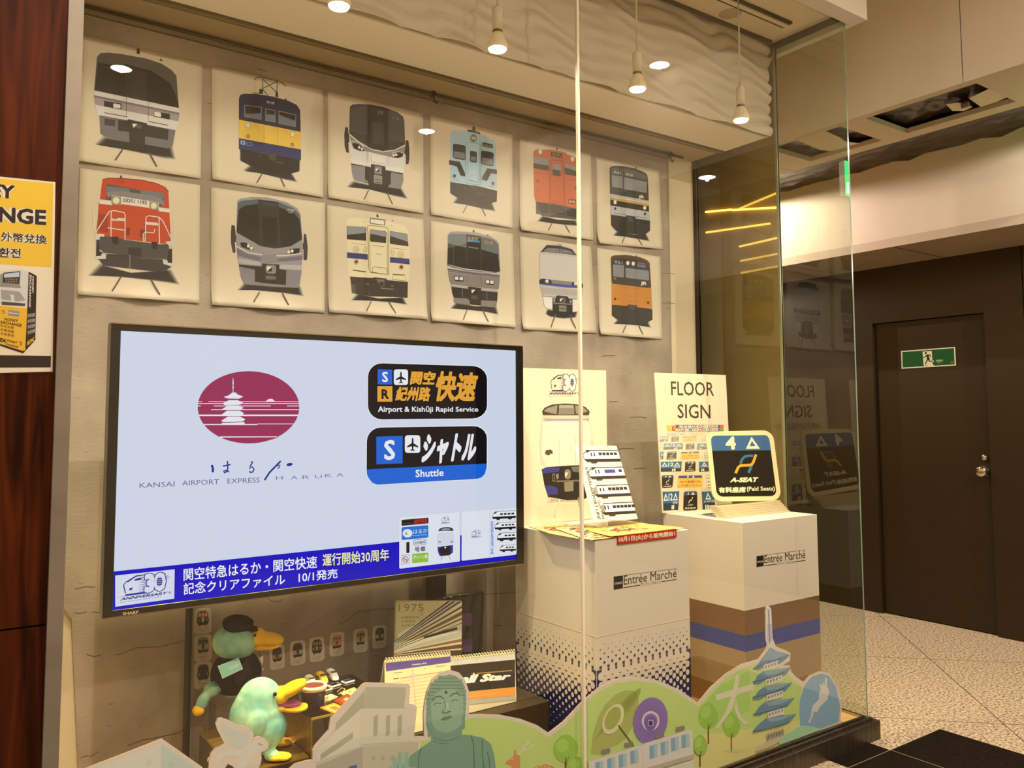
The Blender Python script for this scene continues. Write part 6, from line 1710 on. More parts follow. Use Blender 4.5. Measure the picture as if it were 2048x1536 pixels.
def blob(name, balls, mt, parent, vox=0.005, smooth=6):
    """one continuous soft surface from overlapping rounded masses"""
    m = MB()
    for b_ in balls:
        M = None
        if len(b_) > 2: M = Matrix.Rotation(math.radians(b_[2]), 4, 'Y')
        if len(b_) > 3: M = Matrix.Rotation(math.radians(b_[3]), 4, 'Z') @ M
        m.ball(b_[0], b_[1], mt, M)
    tmp = m.build('tmp')
    r = tmp.modifiers.new('r', 'REMESH'); r.mode = 'VOXEL'; r.voxel_size = vox; r.use_smooth_shade = True
    s_ = tmp.modifiers.new('s', 'SMOOTH'); s_.iterations = smooth; s_.factor = 0.5
    dg = bpy.context.evaluated_depsgraph_get()
    me = bpy.data.meshes.new_from_object(tmp.evaluated_get(dg))
    me.name = name
    bpy.data.objects.remove(tmp)
    me.materials.clear(); me.materials.append(mt)
    me.polygons.foreach_set('material_index', [0] * len(me.polygons))
    me.polygons.foreach_set('use_smooth', [True] * len(me.polygons))
    o = bpy.data.objects.new(name, me); COL.objects.link(o); o.parent = parent
    return o


D1 = thing('plush_duck', (0.901, 0.357, LOWZ), 'aqua plush duck with wide open yellow bill on the brass-topped case', 'soft toy', 'plush ducks', math.radians(-22))
blob('body', [((0, 0, 0.082), (0.086, 0.082, 0.08)), ((-0.004, 0, 0.115), (0.080, 0.076, 0.08)), ((-0.002, 0, 0.14), (0.071, 0.069, 0.07)), ((0.004, 0, 0.164), (0.064, 0.062, 0.060)), ((0.0, -0.082, 0.112), (0.026, 0.020, 0.044), 20), ((0.0, 0.082, 0.112), (0.026, 0.020, 0.044), 20), ((-0.08, 0, 0.06), (0.03, 0.03, 0.02), 30), ((0.045, -0.052, 0.014), (0.024, 0.022, 0.016)), ((0.045, 0.052, 0.014), (0.024, 0.022, 0.016))], AQUA, D1)
blob('upper_bill', [((0.062, 0, 0.168), (0.028, 0.042, 0.026), -20), ((0.096, 0, 0.184), (0.046, 0.040, 0.019), -26), ((0.122, 0, 0.196), (0.022, 0.032, 0.014), -26)], YELP, D1, 0.004)
blob('lower_bill', [((0.062, 0, 0.136), (0.028, 0.038, 0.014), 5), ((0.10, 0, 0.129), (0.045, 0.036, 0.011), 6), ((0.128, 0, 0.128), (0.020, 0.030, 0.010), -6)], YELP, D1, 0.004)
blob('mouth_lining', [((0.085, 0, 0.141), (0.045, 0.031, 0.009), 4), ((0.06, 0, 0.150), (0.022, 0.034, 0.02))], plushmat('plum_lining', '8c4a6a', 'a4587a'), D1, 0.004)
for s_ in (-1, 1):
    blob('foot', [((0.062, s_ * 0.056, 0.011), (0.034, 0.026, 0.011)), ((0.08, s_ * 0.058, 0.010), (0.022, 0.026, 0.009))], YELP, D1, 0.004)
    m = MB(); m.ball((0.050, s_ * 0.044, 0.186), (0.006, 0.006, 0.006), flat('1d1a16', 0.3)); m.build('eye', D1, origin=(0, 0, 0)).location = (0, 0, 0)
blob('tail_pad', [((-0.105, -0.045, 0.016), (0.034, 0.028, 0.014), 0)], YELP, D1, 0.004)

D1.scale = (1.04, 1.04, 1.05)
D2 = thing('plush_duck', (0.950, 0.740, SHZ), 'aqua plush duck in a dark jacket and cap behind the front duck', 'soft toy', 'plush ducks', math.radians(-18))
blob('body', [((0, 0, 0.085), (0.080, 0.076, 0.082)), ((0.0, 0, 0.195), (0.074, 0.070, 0.060)), ((-0.028, 0, 0.20), (0.055, 0.062, 0.055)), ((-0.078, -0.050, 0.055), (0.028, 0.024, 0.026)), ((-0.106, -0.062, 0.022), (0.021, 0.021, 0.036), 25), ((0.05, -0.05, 0.018), (0.03, 0.024, 0.02))], AQUA, D2)
blob('jacket', [((0, 0, 0.088), (0.088, 0.084, 0.080)), ((0.0, 0, 0.128), (0.074, 0.072, 0.036)), ((0.02, -0.082, 0.105), (0.024, 0.024, 0.046), 20), ((0.02, 0.082, 0.105), (0.024, 0.024, 0.046), 20)], NAVYP, D2)
blob('cap', [((0.004, 0, 0.260), (0.056, 0.055, 0.030), 8), ((0.0, 0, 0.244), (0.048, 0.048, 0.020)), ((0.05, 0, 0.240), (0.030, 0.042, 0.007), 14)], NAVYP, D2, 0.004)
m = MB(); m.ball((0.059, -0.012, 0.256), (0.006, 0.01, 0.008), flat('c9a24a', 0.3, 0.7)); m.build('cap_badge', D2, origin=(0, 0, 0)).location = (0, 0, 0)
blob('upper_bill', [((0.070, 0, 0.207), (0.030, 0.048, 0.034), 8), ((0.110, 0, 0.198), (0.054, 0.043, 0.023), 10)], YELP, D2, 0.004)
blob('lower_bill', [((0.075, 0, 0.174), (0.032, 0.036, 0.013), 2), ((0.108, 0, 0.172), (0.046, 0.034, 0.011), -2)], YELP, D2, 0.004)
blob('foot', [((-0.120, -0.068, -0.006), (0.021, 0.022, 0.018), 25)], YELP, D2, 0.004)
blob('foot', [((0.075, -0.055, 0.012), (0.034, 0.026, 0.012))], YELP, D2, 0.004)
for s_ in (-1, 1):
    m = MB(); m.ball((0.062, s_ * 0.036, 0.222), (0.006, 0.006, 0.006), flat('1d1a16', 0.3)); m.build('eye', D2, origin=(0, 0, 0)).location = (0, 0, 0)
m = MB(); m.prism([(0.088, -0.002, 0.142), (0.076, -0.045, 0.146), (0.086, -0.028, 0.118)], (0.004, -0.002, 0), flat('e9e4d4', 0.7)); m.prism([(0.088, 0.002, 0.142), (0.076, 0.045, 0.146), (0.086, 0.028, 0.118)], (0.004, 0.002, 0), flat('e9e4d4', 0.7)); m.build('collar', D2, origin=(0, 0, 0)).location = (0, 0, 0)
m = MB(); m.ball((0.090, -0.02, 0.098), (0.004, 0.004, 0.005), flat('d9cfae', 0.3)); m.build('button', D2, origin=(0, 0, 0)).location = (0, 0, 0)
# pale card leaning on the capped duck
cpl2 = Plane((0.83, 0.640, 0.68), (0, -1, 0.12))
a = Art(cpl2, rough=0.3); a.view(370, 1180, 4.314)
CQ = [(283, 658), (462, 585), (500, 682), (324, 764)]
a.mb.prism([cpl2.hit(*a.tf(*p)) for p in CQ], (0, 0.002, 0), flat('e6e4d0', 0.3))
a.quad(*CQ)
a.R('8fcfbb', (0.02, 0.03), (0.98, 0.03), (0.98, 0.97), (0.02, 0.97), 0.1)
a.T('d3ecdd', 'ICOCA', (0.45, 0.40), (0.90, 0.40), (0.90, 0.62), (0.45, 0.62), 0.02)
tag(a.done('card'), 'pale aqua transit card hanging at the capped duck', 'card')

# ---------------------------------------------------------------- goods on the clear table
def tabhit(x, y, z=TABZ): return ZP(z).hit(x, y)


c0 = Vector((1.083, 0.358, TABZ))
t = thing('ice_cream_cup', c0, 'navy paper cup with a cream rimmed lid inside a clear case', 'cup')
m = MB(); m.lathe([(0, 0), (0.034, 0), (0.040, 0.052)], c0, flat('2f2a4a', 0.5), 36); m.build('cup_wall', t)
m = MB(); m.lathe([(0.041, 0.052), (0.0435, 0.052), (0.0435, 0.066), (0.038, 0.067), (0.037, 0.063), (0, 0.063)], c0, flat('eee0bc', 0.5), 36); m.build('lid', t)
m = MB(); m.lathe([(0.033, 0.0636), (0.024, 0.0638, flat('7a3a34', 0.5)), (0.0, 0.0640, flat('d9c9a0', 0.5))], c0, flat('7a3a34', 0.5), 36)
m.build('lid_label', t)
m = MB(); m.lathe([(0.047, 0.0), (0.047, 0.050), (0.0485, 0.050), (0.0485, 0.0)], c0, ACRYL, 36); m.build('clear_sleeve', t)


def toy_train(pa_, pb_, body, label, k):
    p = tabhit(*pa_); q = tabhit(*pb_)
    ang = math.atan2(q.y - p.y, q.x - p.x)
    t = thing('toy_train', (p.x, p.y, TABZ), label, 'toy train', 'stubby toy bullet trains on the clear table', ang)
    m = MB(); mt = flat(body, 0.35)
    prof = []
    n = 22
    rings = []
    kmi = m.mi(mt)
    for i in range(n + 1):
        u = i / n
        x = -0.032 + 0.064 * u
        h = 0.030 if u < 0.42 else 0.030 - 0.021 * ((u - 0.42) / 0.58) ** 1.3
        w_ = 0.0155 * (1 - 0.35 * max(0, (u - 0.55) / 0.45) ** 2)
        if i == n: h, w_ = 0.004, 0.004
        ring = []
        for j in range(14):
            th = math.pi * j / 13
            cx_ = math.copysign(abs(math.cos(th)) ** 0.6, math.cos(th)); sy_ = abs(math.sin(th)) ** 0.6
            ring.append(m.bm.verts.new((x, cx_ * w_, 0.003 + sy_ * (h - 0.003))))
        rings.append(ring)
    for i in range(n):
        for j in range(13):
            f = m.bm.faces.new([rings[i][j], rings[i][j + 1], rings[i + 1][j + 1], rings[i + 1][j]]); f.smooth = True; f.material_index = kmi
        f = m.bm.faces.new([rings[i][0], rings[i + 1][0], rings[i + 1][13], rings[i][13]]); f.material_index = kmi
    m.bm.faces.new(rings[0])
    o = m.build('body', t, origin=(0, 0, 0)); o.location = (0, 0, 0)
    m = MB(); m.box((0.004, -0.0115, 0.0275), (0.011, 0.0115, 0.0287), flat('4a4a46', 0.2), 0, Matrix.Rotation(math.radians(24), 3, 'Y'))
    o = m.build('windscreen', t, origin=(0, 0, 0)); o.location = (0, 0, 0)
    for s_ in (-1, 1):
        m = MB()
        for i in range(3): m.box((-0.022 + i * 0.009, s_ * 0.0158 - 0.0005, 0.015), (-0.016 + i * 0.009, s_ * 0.0158 + 0.0005, 0.021), flat('3b3a36', 0.3))
        o = m.build('side_window', t, origin=(0, 0, 0)); o.location = (0, 0, 0)
    m = MB(); m.box((-0.028, -0.012, 0), (0.026, 0.012, 0.004), flat('2b2824', 0.5)); o = m.build('chassis', t, origin=(0, 0, 0)); o.location = (0, 0, 0)


toy_train((622, 1371), (643, 1388), 'ece4c8', 'white toy bullet train nearest the duck bill', 0)
toy_train((645, 1364), (664, 1378), 'e6bd34', 'yellow toy bullet train between two white ones', 1)
toy_train((666, 1358), (688, 1373), 'e9e4d6', 'white toy bullet train at the back of the row', 2)


def badge(c, ux, face, art, label):
    p = tabhit(*c); q = tabhit(*ux)
    ang = math.atan2(q.y - p.y, q.x - p.x)
    m = MB()
    m.box((-0.021, -0.015, 0), (0.021, 0.015, 0.006), flat(face, 0.4), 0.003)
    for x0, y0, x1_, y1_, c_ in art: m.box((x0, y0, 0.006), (x1_, y1_, 0.0063), flat(c_, 0.4))
    o = m.build('key_ring_badge', None, (0, 0, 0)); o.location = (p.x, p.y, TABZ); o.rotation_euler = (0, 0, ang)
    tag(o, label, 'badge', 'square train badges on the clear table')


badge((651, 1381), (664, 1377), 'e9e2cc', [(-0.017, -0.011, 0.017, 0.011, '5a5648'), (-0.014, -0.008, 0.014, 0.008, 'eee2b8'), (-0.006, -0.004, 0.006, 0.003, 'd8c882')], 'cream square badge with a yellow train, nearest the duck')
badge((668, 1372), (681, 1368), 'e9e2cc', [(-0.017, -0.011, 0.017, 0.011, '3e4660'), (-0.013, -0.008, 0.013, 0.009, 'f0ead6'), (-0.006, -0.004, 0.006, 0.005, '6a4a50')], 'square badge with a small dark train, middle of three')
badge((696, 1364), (710, 1360), 'efeadb', [(-0.018, -0.011, 0.018, 0.011, '2f3a6a'), (-0.018, -0.004, 0.018, 0.001, 'd8d8d6'), (-0.018, -0.011, 0.018, -0.007, 'b9b7b0')], 'blue and white square badge at the right end')
CH = flat('d9c48c', 0.25, 0.8)


def chain(pts, label):
    m = MB()
    P_ = [tabhit(*p) + Vector((0, 0, 0.003)) for p in pts]
    for i in range(len(P_) - 1):
        for k in range(5):
            c = P_[i].lerp(P_[i + 1], k / 5)
            m.ball(c, (0.0022, 0.0022, 0.0022), CH, None, 8, 6)
    tag(m.build('ball_chain', None, P_[0]), label, 'chain', 'ball chains on the clear table')


chain([(635, 1392), (628, 1398), (640, 1403), (652, 1398), (660, 1402)], 'gold ball chain beside the ice cream cup')
chain([(675, 1385), (683, 1378), (690, 1380), (684, 1388), (676, 1391)], 'gold ball chain below the dark train badge')


def packet(pts, c, label, name='packet', art=()):
    P_ = [tabhit(*p) for p in pts]
    m = MB(); m.prism([p + Vector((0, 0, 0.0015 + art_dz)) for p in P_], (0, 0, 0.003), flat(c, 0.35))
    ctr = sum(P_, Vector()) / 4
    for i, (f, c_, dx) in enumerate(art):
        q = [ctr + (p - ctr) * f + Vector((dx, 0, 0.0047 + art_dz + i * 0.0002)) for p in P_]
        m.face(q, flat(c_, 0.35))
    tag(m.build(name, None, (ctr.x, ctr.y, TABZ)), label, name)


art_dz = 0.0
packet([(640, 1418), (668, 1408), (696, 1420), (672, 1431)], 'd98a3c', 'orange printed packet at the front of the clear table', 'packet', [(0.7, 'e6b45c', 0), (0.4, 'cc6c34', 0)])
art_dz = 0.005
packet([(667, 1407), (694, 1393), (712, 1402), (690, 1418)], '8a3a20', 'dark red packet overlapping the orange one', 'packet', [(0.6, '9c4a28', 0), (0.3, 'd8b878', 0.004)])
art_dz = 0.0
packet([(634, 1399), (662, 1390), (676, 1396), (646, 1409)], 'd6c894', 'clear pouch of cream trinkets beside the cup', 'pouch', [(0.7, 'e9dcae', 0), (0.3, 'b9a468', 0)])
packet([(680, 1388), (708, 1377), (718, 1384), (692, 1397)], 'dcc27a', 'yellowish pouch of trinkets behind the red packet', 'pouch', [(0.65, 'e8d690', 0), (0.25, '9c8a50', 0)])
# card lying on the brass top
P_ = [ZP(LOWZ).hit(*p) for p in ((570, 1478), (586, 1473), (592, 1484), (574, 1489))]
m = MB(); m.prism([p + Vector((0, 0, 0.0006)) for p in P_], (0, 0, 0.001), flat('e8cf92', 0.5)); m.face([sum(P_, Vector()) / 4 + (p - sum(P_, Vector()) / 4) * 0.5 + Vector((0, 0, 0.0018)) for p in P_], flat('c98a4c', 0.5))
tag(m.build('price_card', None, P_[0]), 'small cream card lying beside the front duck', 'card')

# ---------------------------------------------------------------- calendars, book and bag on the back stage
CV = (760, 1180, 6.4)


def spiral(parent, p0, p1, n, nrm):
    m = MB()
    mt = flat('f1e4bb', 0.4)
    for i in range(n):
        c = p0.lerp(p1, (i + 0.5) / n)
        m.tube([c + Vector((0, 0.007 * math.cos(t) , 0.004 + 0.007 * math.sin(t))) for t in [2 * math.pi * k / 8 for k in range(9)]], 0.0014, mt, 6, False)
    m.build('spiral_binding', parent)


def calendar(y0, y1, quad, colr, label, artfn):
    pl = TP(y0, BACKZ, y1, BACKZ + 0.22)
    a = Art(pl, ink=(0.9, 0.76, 0.5)); a.view(*CV)
    q = [pl.hit(*a.tf(*p)) for p in quad]
    for i in (2, 3): q[i] = q[i] + (q[i] - q[3 - i]) * ((BACKZ + 0.002 - q[i].z) / (q[i].z - q[3 - i].z)) if abs(q[i].z - q[3 - i].z) > 1e-4 else q[i]
    base = Vector(((q[2].x + q[3].x) / 2, y0 + 0.03, BACKZ))
    t = thing('desk_calendar', base, label, 'calendar', 'spiral bound desk calendars')
    a.mb.prism(q, (0, 0.003, 0), flat(colr, 0.5))
    artfn(a)
    a.done('front_sheet', t)
    m = MB()
    top2 = [q[0] + Vector((0, 0.004, 0)), q[1] + Vector((0, 0.004, 0))]
    bot2 = [Vector((q[2].x, y0 + 0.095, BACKZ + 0.002)), Vector((q[3].x, y0 + 0.095, BACKZ + 0.002))]
    m.prism(top2 + bot2, (0, 0.003, 0), flat('d9cfae', 0.6)); m.build('easel_back', t)
    spiral(t, q[0], q[1], 24, pl.n)


def star_art(a):
    a.P('d0c7a4', [(898, 905), (1728, 810), (1728, 888), (900, 968)])
    a.P('2f2717', [(900, 970), (1728, 890), (1728, 1240), (900, 1320)]); a.P('231b14', [(900, 1120), (1728, 1060), (1728, 1240), (900, 1320)])
    a.P('d8892f', [(900, 1325), (1728, 1242), (1730, 1352), (900, 1420)]); a.P('a89c78', [(900, 1422), (1730, 1355), (1742, 1405), (900, 1490)])
    a.L('a5772f', 14, (1240, 1068), (1690, 1030)); a.L('e3b06a', 5, (1140, 1365), (1520, 1330))
    a.T('efe2c0', 'Rail Star', (905, 1090), (1680, 1062), (1660, 1142), (895, 1215), 0.05, 0.25)
    a.P('efe2c0', [(1200, 1052), (1206, 1068), (1218, 1070), (1208, 1080), (1212, 1094), (1198, 1086), (1184, 1092), (1190, 1078), (1182, 1068), (1195, 1067)])


def time_art(a):
    a.P('5f4a78', [(72, 935), (902, 850), (905, 925), (78, 1042)])
    a.T('ece2d0', '列車編成ご案内', (408, 950), (595, 925), (597, 945), (408, 968), 0.02)
    a.L('c4573a', 7, (262, 1130), (750, 1055)); a.P('c4573a', [(740, 1046), (756, 1054), (742, 1064)]); a.P('c4573a', [(258, 1132), (276, 1122), (276, 1138)])
    a.P('e2a888', [(370, 1090), (480, 1075), (482, 1108), (372, 1120)]); a.L('dcae88', 18, (415, 1010), (435, 1260), (460, 1500))
    for x, y, w in ((175, 1062, 115), (708, 982, 130), (560, 1005, 20)): a.L('9c8860', 8, (x, y), (x + w, y - w * 0.12))
    a.L('6b5a3c', 14, (172, 1138), (240, 1130)); a.L('6b5a3c', 12, (765, 1050), (810, 1044))
    for i in range(9): a.L('d9bd86', 5, (170, 1180 + i * 45), (860, 1070 + i * 45))


calendar(0.395, 0.430, [(897, 890), (1730, 795), (1745, 1408), (898, 1500)], 'd8cfae', 'wide desk calendar with a black and orange page of white lettering', star_art)
calendar(0.345, 0.385, [(60, 912), (903, 828), (905, 1480), (66, 1590)], 'efe0b4', 'cream desk calendar page with a purple heading behind the printed statue', time_art)
# 1975 book
pl = TP(0.655, BACKZ, 0.675, 0.78)
a = Art(pl, ink=(0.9, 0.76, 0.5)); a.view(*CV)
bq = [(215, 138), (1047, 143), (1036, 1440), (172, 1480)]
qb = [pl.hit(*a.tf(*p)) for p in bq]
for i in (2, 3): qb[i].z = BACKZ + 0.002; qb[i].y = 0.655
a.mb.prism(qb, (0, 0.012, 0), flat('d6d2a6', 0.5), flat('e9e2c4', 0.6))
a.P('dfdcb4', [(540, 390), (840, 145), (870, 143), (700, 300), (230, 660), (232, 560)])
a.T('8c8648', '1975', (240, 180), (560, 178), (560, 272), (240, 275), -0.004)
for y, s_ in ((335, '山陽新幹線'), (386, '全線開業'), (437, '50周年')): a.T('7b7850', s_, (272, y), (272 + 46 * len(s_), y - 3), (272 + 46 * len(s_), y + 30), (272, y + 34))
fan = [(143, 860, 905), (143, 905, 945), (143, 950, 985), (143, 1000, 1040)]
O = (178, 700)
ang = [(860, 143), (905, 143), (925, 143), (975, 143), (1000, 143), (1046, 150), (1046, 200), (1046, 228), (1046, 270), (1046, 320), (1044, 355), (1044, 375), (1044, 415), (1044, 425), (1042, 520), (1042, 600), (1040, 622), (1040, 660), (1040, 690), (1040, 742), (1038, 765), (1038, 835)]
colr = ['4a4434', 'e8dfba', '5a4e3a', 'efe2b4', '6a5836', 'e6d296', '54462e', 'efdca0', '7a6236', 'e8cf8c', '5a4c30', 'e9d79c', '6b5a36', 'e6d79a', 'c9bf90', 'e2cf8e', '9a6a40', 'ead69a', '6a542e', 'e9c684', '4f4028']
for i in range(len(ang) - 1):
    y0 = 660 + i * 9; 
    a.P(colr[i], [(178, y0), ang[i], ang[i + 1], (178, y0 + 9)])
a.P('3d3f34', [(560, 590), (985, 470), (985, 505), (560, 622)]); a.P('e8dca6', [(985, 460), (1020, 440), (1020, 520), (985, 505)])
tag(a.done('commemorative_book'), 'pale book titled 1975 with fanned page edges on its cover', 'book')
# black gift bag
pl = YP(0.74)
a = Art(pl, rough=0.12); a.view(*CV)
qg = [pl.hit(*a.tf(*p)) for p in ((505, 130), (1325, 128), (1338, 800))]
zt = qg[0].z
m = MB()
BK = flat('1a150f', 0.12, 0, 0.6, 'gloss_black_film')
nx, nz_ = 30, 24
xa, xb = qg[0].x, qg[1].x
k = m.mi(BK)
g = [[m.bm.verts.new((xa + (xb - xa) * i / nx, 0.742 - 0.022 * math.sin(math.pi * i / nx) ** 0.5 + 0.006 * math.sin(9 * i / nx + 3 * j / nz_) * (j / nz_) + 0.004 * math.sin(23 * i / nx - 6 * j / nz_), BACKZ + 0.002 + (zt - BACKZ - 0.002) * j / nz_)) for j in range(nz_ + 1)] for i in range(nx + 1)]
gb = [[m.bm.verts.new((v.co.x, 0.775, v.co.z)) for v in col_] for col_ in g]
for i in range(nx):
    for j in range(nz_):
        f = m.bm.faces.new([g[i][j], g[i + 1][j], g[i + 1][j + 1], g[i][j + 1]]); f.smooth = True
        m.bm.faces.new([gb[i][j], gb[i + 1][j], gb[i + 1][j + 1], gb[i][j + 1]])
for i in range(nx):
    m.bm.faces.new([g[i][0], g[i + 1][0], gb[i + 1][0], gb[i][0]]); m.bm.faces.new([g[i][nz_], g[i + 1][nz_], gb[i + 1][nz_], gb[i][nz_]])
for j in range(nz_):
    m.bm.faces.new([g[0][j], g[0][j + 1], gb[0][j + 1], gb[0][j]]); m.bm.faces.new([g[nx][j], g[nx][j + 1], gb[nx][j + 1], gb[nx][j]])
t = thing('gift_bag', ((xa + xb) / 2, 0.757, BACKZ), 'glossy black bag with purple squares behind the 1975 book', 'bag')
m.build('bag_body', t)
for q_ in ([(1048, 295), (1170, 295), (1172, 462), (1048, 465)], [(1045, 622), (1178, 622), (1178, 790), (1045, 792)]):
    a2 = Art(YP(0.715), rough=0.2); a2.view(*CV); a2.P('56406a', q_); a2.done('purple_square', t)

# ---------------------------------------------------------------- train stickers on the wall
SV = (370, 1180, 4.314)
spl = YP(WALL_Y - 0.0015)
ST = [
    ([(80, 160), (228, 152), (230, 368), (78, 386)], ('b5502a', '2f4a38', 'e3d8bc'), 'train sticker of an orange and green train, top of the left column'),
    ([(80, 390), (232, 378), (234, 605), (80, 628)], ('8e9a8a', 'd3c89c', '3a3a30'), 'train sticker of a grey-green and cream train, middle of the left column'),
    ([(80, 628), (232, 610), (234, 838), (80, 864)], ('4a2c20', '4a2c20', '2c1b14'), 'train sticker of a dark brown locomotive, bottom of the left column'),
    ([(728, 487), (858, 463), (862, 672), (735, 698)], ('3a3428', 'a39070', '5a4c34'), 'train sticker partly hidden by the capped duck bill'),
    ([(905, 446), (1038, 430), (1040, 636), (908, 660)], ('4a463c', 'bcb6a8', '3a3630'), 'train sticker of a dark and silver train, second in the row'),
    ([(1072, 416), (1200, 398), (1206, 605), (1075, 628)], ('3b3236', '56505c', 'c9a45c'), 'train sticker of a dark train with a gold line, third in the row'),
    ([(1248, 372), (1375, 357), (1373, 560), (1247, 580)], ('d8bc94', 'd9a878', 'a84a34'), 'train sticker of a peach and red train, fourth in the row'),
    ([(1455, 342), (1577, 326), (1575, 530), (1452, 546)], ('c9a878', 'd6b884', '3c362c'), 'train sticker of a tan round-nosed train, fifth in the row'),
    ([(1622, 314), (1742, 300), (1738, 492), (1615, 511)], ('2f2f36', 'cdb876', '544a38'), 'train sticker of a dark and gold train, right end of the row'),
]
for q_, (c1, c2, c3), lab in ST:
    a = Art(spl); a.view(*SV)
    pts = [spl.hit(*a.tf(*p)) for p in rq(q_, 0.14)]
    a.mb.prism(pts, (0, 0.0014, 0), flat('ebe4d2', 0.45))
    a.quad(*q_)
    a.P(c1, [(0.2, 0.2), (0.32, 0.1), (0.68, 0.1), (0.8, 0.2), (0.84, 0.56), (0.16, 0.56)]); a.P(c2, [(0.16, 0.38), (0.84, 0.38), (0.84, 0.56), (0.16, 0.56)])
    a.P('2c261e', [(0.18, 0.56), (0.82, 0.56), (0.76, 0.66), (0.24, 0.66)])
    for x in (0.26, 0.44, 0.62): a.P(c3, [(x, 0.2), (x + 0.13, 0.2), (x + 0.13, 0.32), (x, 0.32)])
    a.P(c3, [(0.42, 0.36), (0.58, 0.36), (0.56, 0.54), (0.44, 0.54)])
    for x in (0.26, 0.74): a.E('efe2c0', x, 0.46, 0.04, 0.025, 0, 10)
    a.L('3c342a', 0.03, (0.36, 0.66), (0.30, 0.72)); a.L('3c342a', 0.03, (0.64, 0.66), (0.70, 0.72))
    a.L('b7ab94', 0.022, (0.22, 0.82), (0.78, 0.82)); a.L('b7ab94', 0.022, (0.36, 0.90), (0.64, 0.90))
    tag(a.done('train_sticker'), lab, 'sticker', 'small train stickers on the wall under the television')
# ================================================================ lamps
BULB = glow('ffd98a', 14.0)
SOCK = flat('d9cfb4', 0.4)
FIN = flat('efe3c0', 0.45)
LAMPY = 0.15
pend = [(None, 'pendant reflector lamp above the leftmost train posters', 0.42), ((678, 12), 'pendant reflector lamp at the top edge, leftmost one in view', None), ((995, 98), 'pendant reflector lamp left of the glass joint', None), ((1275, 178), 'pendant reflector lamp right of the glass joint', None), ((1482, 240), 'pendant reflector lamp nearest the side glass', None)]
for px_, lab, xx in pend:
    p = YP(LAMPY).hit(*px_) if px_ else Vector((xx, LAMPY, 2.862))
    t = thing('pendant_lamp', (p.x, p.y, CEIL_IN), lab, 'lamp', 'pendant lamps hanging in the showcase')
    m = MB(); m.tube([(p.x, p.y, CEIL_IN - 0.018), (p.x, p.y, p.z + 0.16)], 0.0035, flat('cfc29c', 0.5), 8); m.build('cord', t)
    m = MB(); m.lathe([(0, 0), (0.028, 0), (0.028, -0.018), (0, -0.018)], (p.x, p.y, CEIL_IN - 0.0), SOCK, 24); m.build('ceiling_rose', t)
    m = MB(); m.lathe([(0, 0.162), (0.010, 0.162), (0.0195, 0.152), (0.0195, 0.070), (0.0, 0.070)], (p.x, p.y, p.z), SOCK, 24); m.lathe([(0.0185, 0.070), (0.0185, 0.060)], (p.x, p.y, p.z), flat('6b5a38', 0.4, 0.6), 24); m.build('socket', t)
    m = MB(); m.lathe([(0.016, 0.062), (0.022, 0.052), (0.036, 0.020), (0.038, 0.006), (0.036, 0.0), (0.031, 0.0)], (p.x, p.y, p.z), FIN, 32)
    for i in range(18):
        th = 2 * math.pi * i / 18
        c, s_ = math.cos(th), math.sin(th)
        m.face([(p.x + c * 0.020, p.y + s_ * 0.020, p.z + 0.056), (p.x + c * 0.0375, p.y + s_ * 0.0375, p.z + 0.022), (p.x + c * 0.0395, p.y + s_ * 0.0395, p.z + 0.008), (p.x + c * 0.034, p.y + s_ * 0.034, p.z + 0.02)], FIN)
    b_ = m.build('bulb', t)
    m = MB(); m.lathe([(0.035, 0.002), (0.031, -0.006), (0.018, -0.011), (0.0, -0.0125)], (p.x, p.y, p.z), BULB, 28); m.build('bulb_face', b_, origin=(p.x, p.y, CEIL_IN))
    spot('lamp_light', (p.x, p.y, p.z - 0.012), LAMP_W, WARM, 176, 0.3, 0.03)
    spot('lamp_beam', (p.x, p.y, p.z - 0.012), BEAM_W, BEAM, 84, 1.0, 0.03)


def downlight(x, y, z, label, watts, col, size=0.07, ang=176, es=40.0):
    t = thing('ceiling_downlight', (x, y, z), label, 'downlight', 'downlights in the corridor ceilings')
    m = MB(); m.lathe([(size * 1.25, 0), (size * 1.25, -0.006), (size, -0.008), (size, 0.0)], (x, y, z), flat('e4ddcd', 0.4), 28); m.build('trim_ring', t)
    m = MB(); m.lathe([(size, -0.004), (0, -0.004)], (x, y, z), glow('fff0d6', es), 28); m.build('lens', t)
    spot('downlight_beam', (x, y, z - 0.02), watts, col, ang, 0.15, 0.012)


for px_, lab, w_ in (((242, 137), 'corridor downlight behind the viewer, left', 1.0), ((852, 262), 'corridor downlight behind the viewer, middle', 1.0), ((1317, 130), 'corridor downlight beside the showcase, right', 0.12)):
    p = ZP(4.0).hit(*px_)
    downlight(p.x, -p.y, 4.0, lab, DOWN_W * w_, HALL)
for x, y, lab in ((-3.2, -4.4, 'corridor downlight behind the viewer, far left'), ): downlight(x, y, 4.0, lab, DOWN_W * 0.8, HALL)
for x, lab in ((0.2, 'downlight in front of the glass, above the money exchange poster'), (1.5, 'downlight in front of the glass, above the television'), (2.8, 'downlight in front of the glass, above the podiums')): downlight(x, -1.45, 4.0, lab, STEEP_W, HALL, 0.07, 108)
p = ZP(3.2).hit(1412, 354)
downlight(p.x, -p.y, 3.2, 'passage downlight set in the lowered ceiling', PASS_W * 0.5, HALL, 0.06)
for x, y, z, lab in ((5.7, 3.0, 2.64, 'added unseen fill lamp in the low soffit beyond the door'), (5.7, -1.0, 2.64, 'added unseen fill lamp in the low soffit right of the door'), (4.85, 2.0, 3.2, 'added unseen fill lamp in the passage ceiling beyond the open panels')): downlight(x, y, z, lab, PASS_W, HALL, 0.06)  # unseen lamps added to brighten the passage
downlight(4.72, -0.60, 3.2, 'added unseen fill lamp beside the open ceiling panel, brightening the bulkhead', 26, HALL, 0.05, 176, 6.0)  # extra lamp kept out of view, added to brighten the grey bulkhead

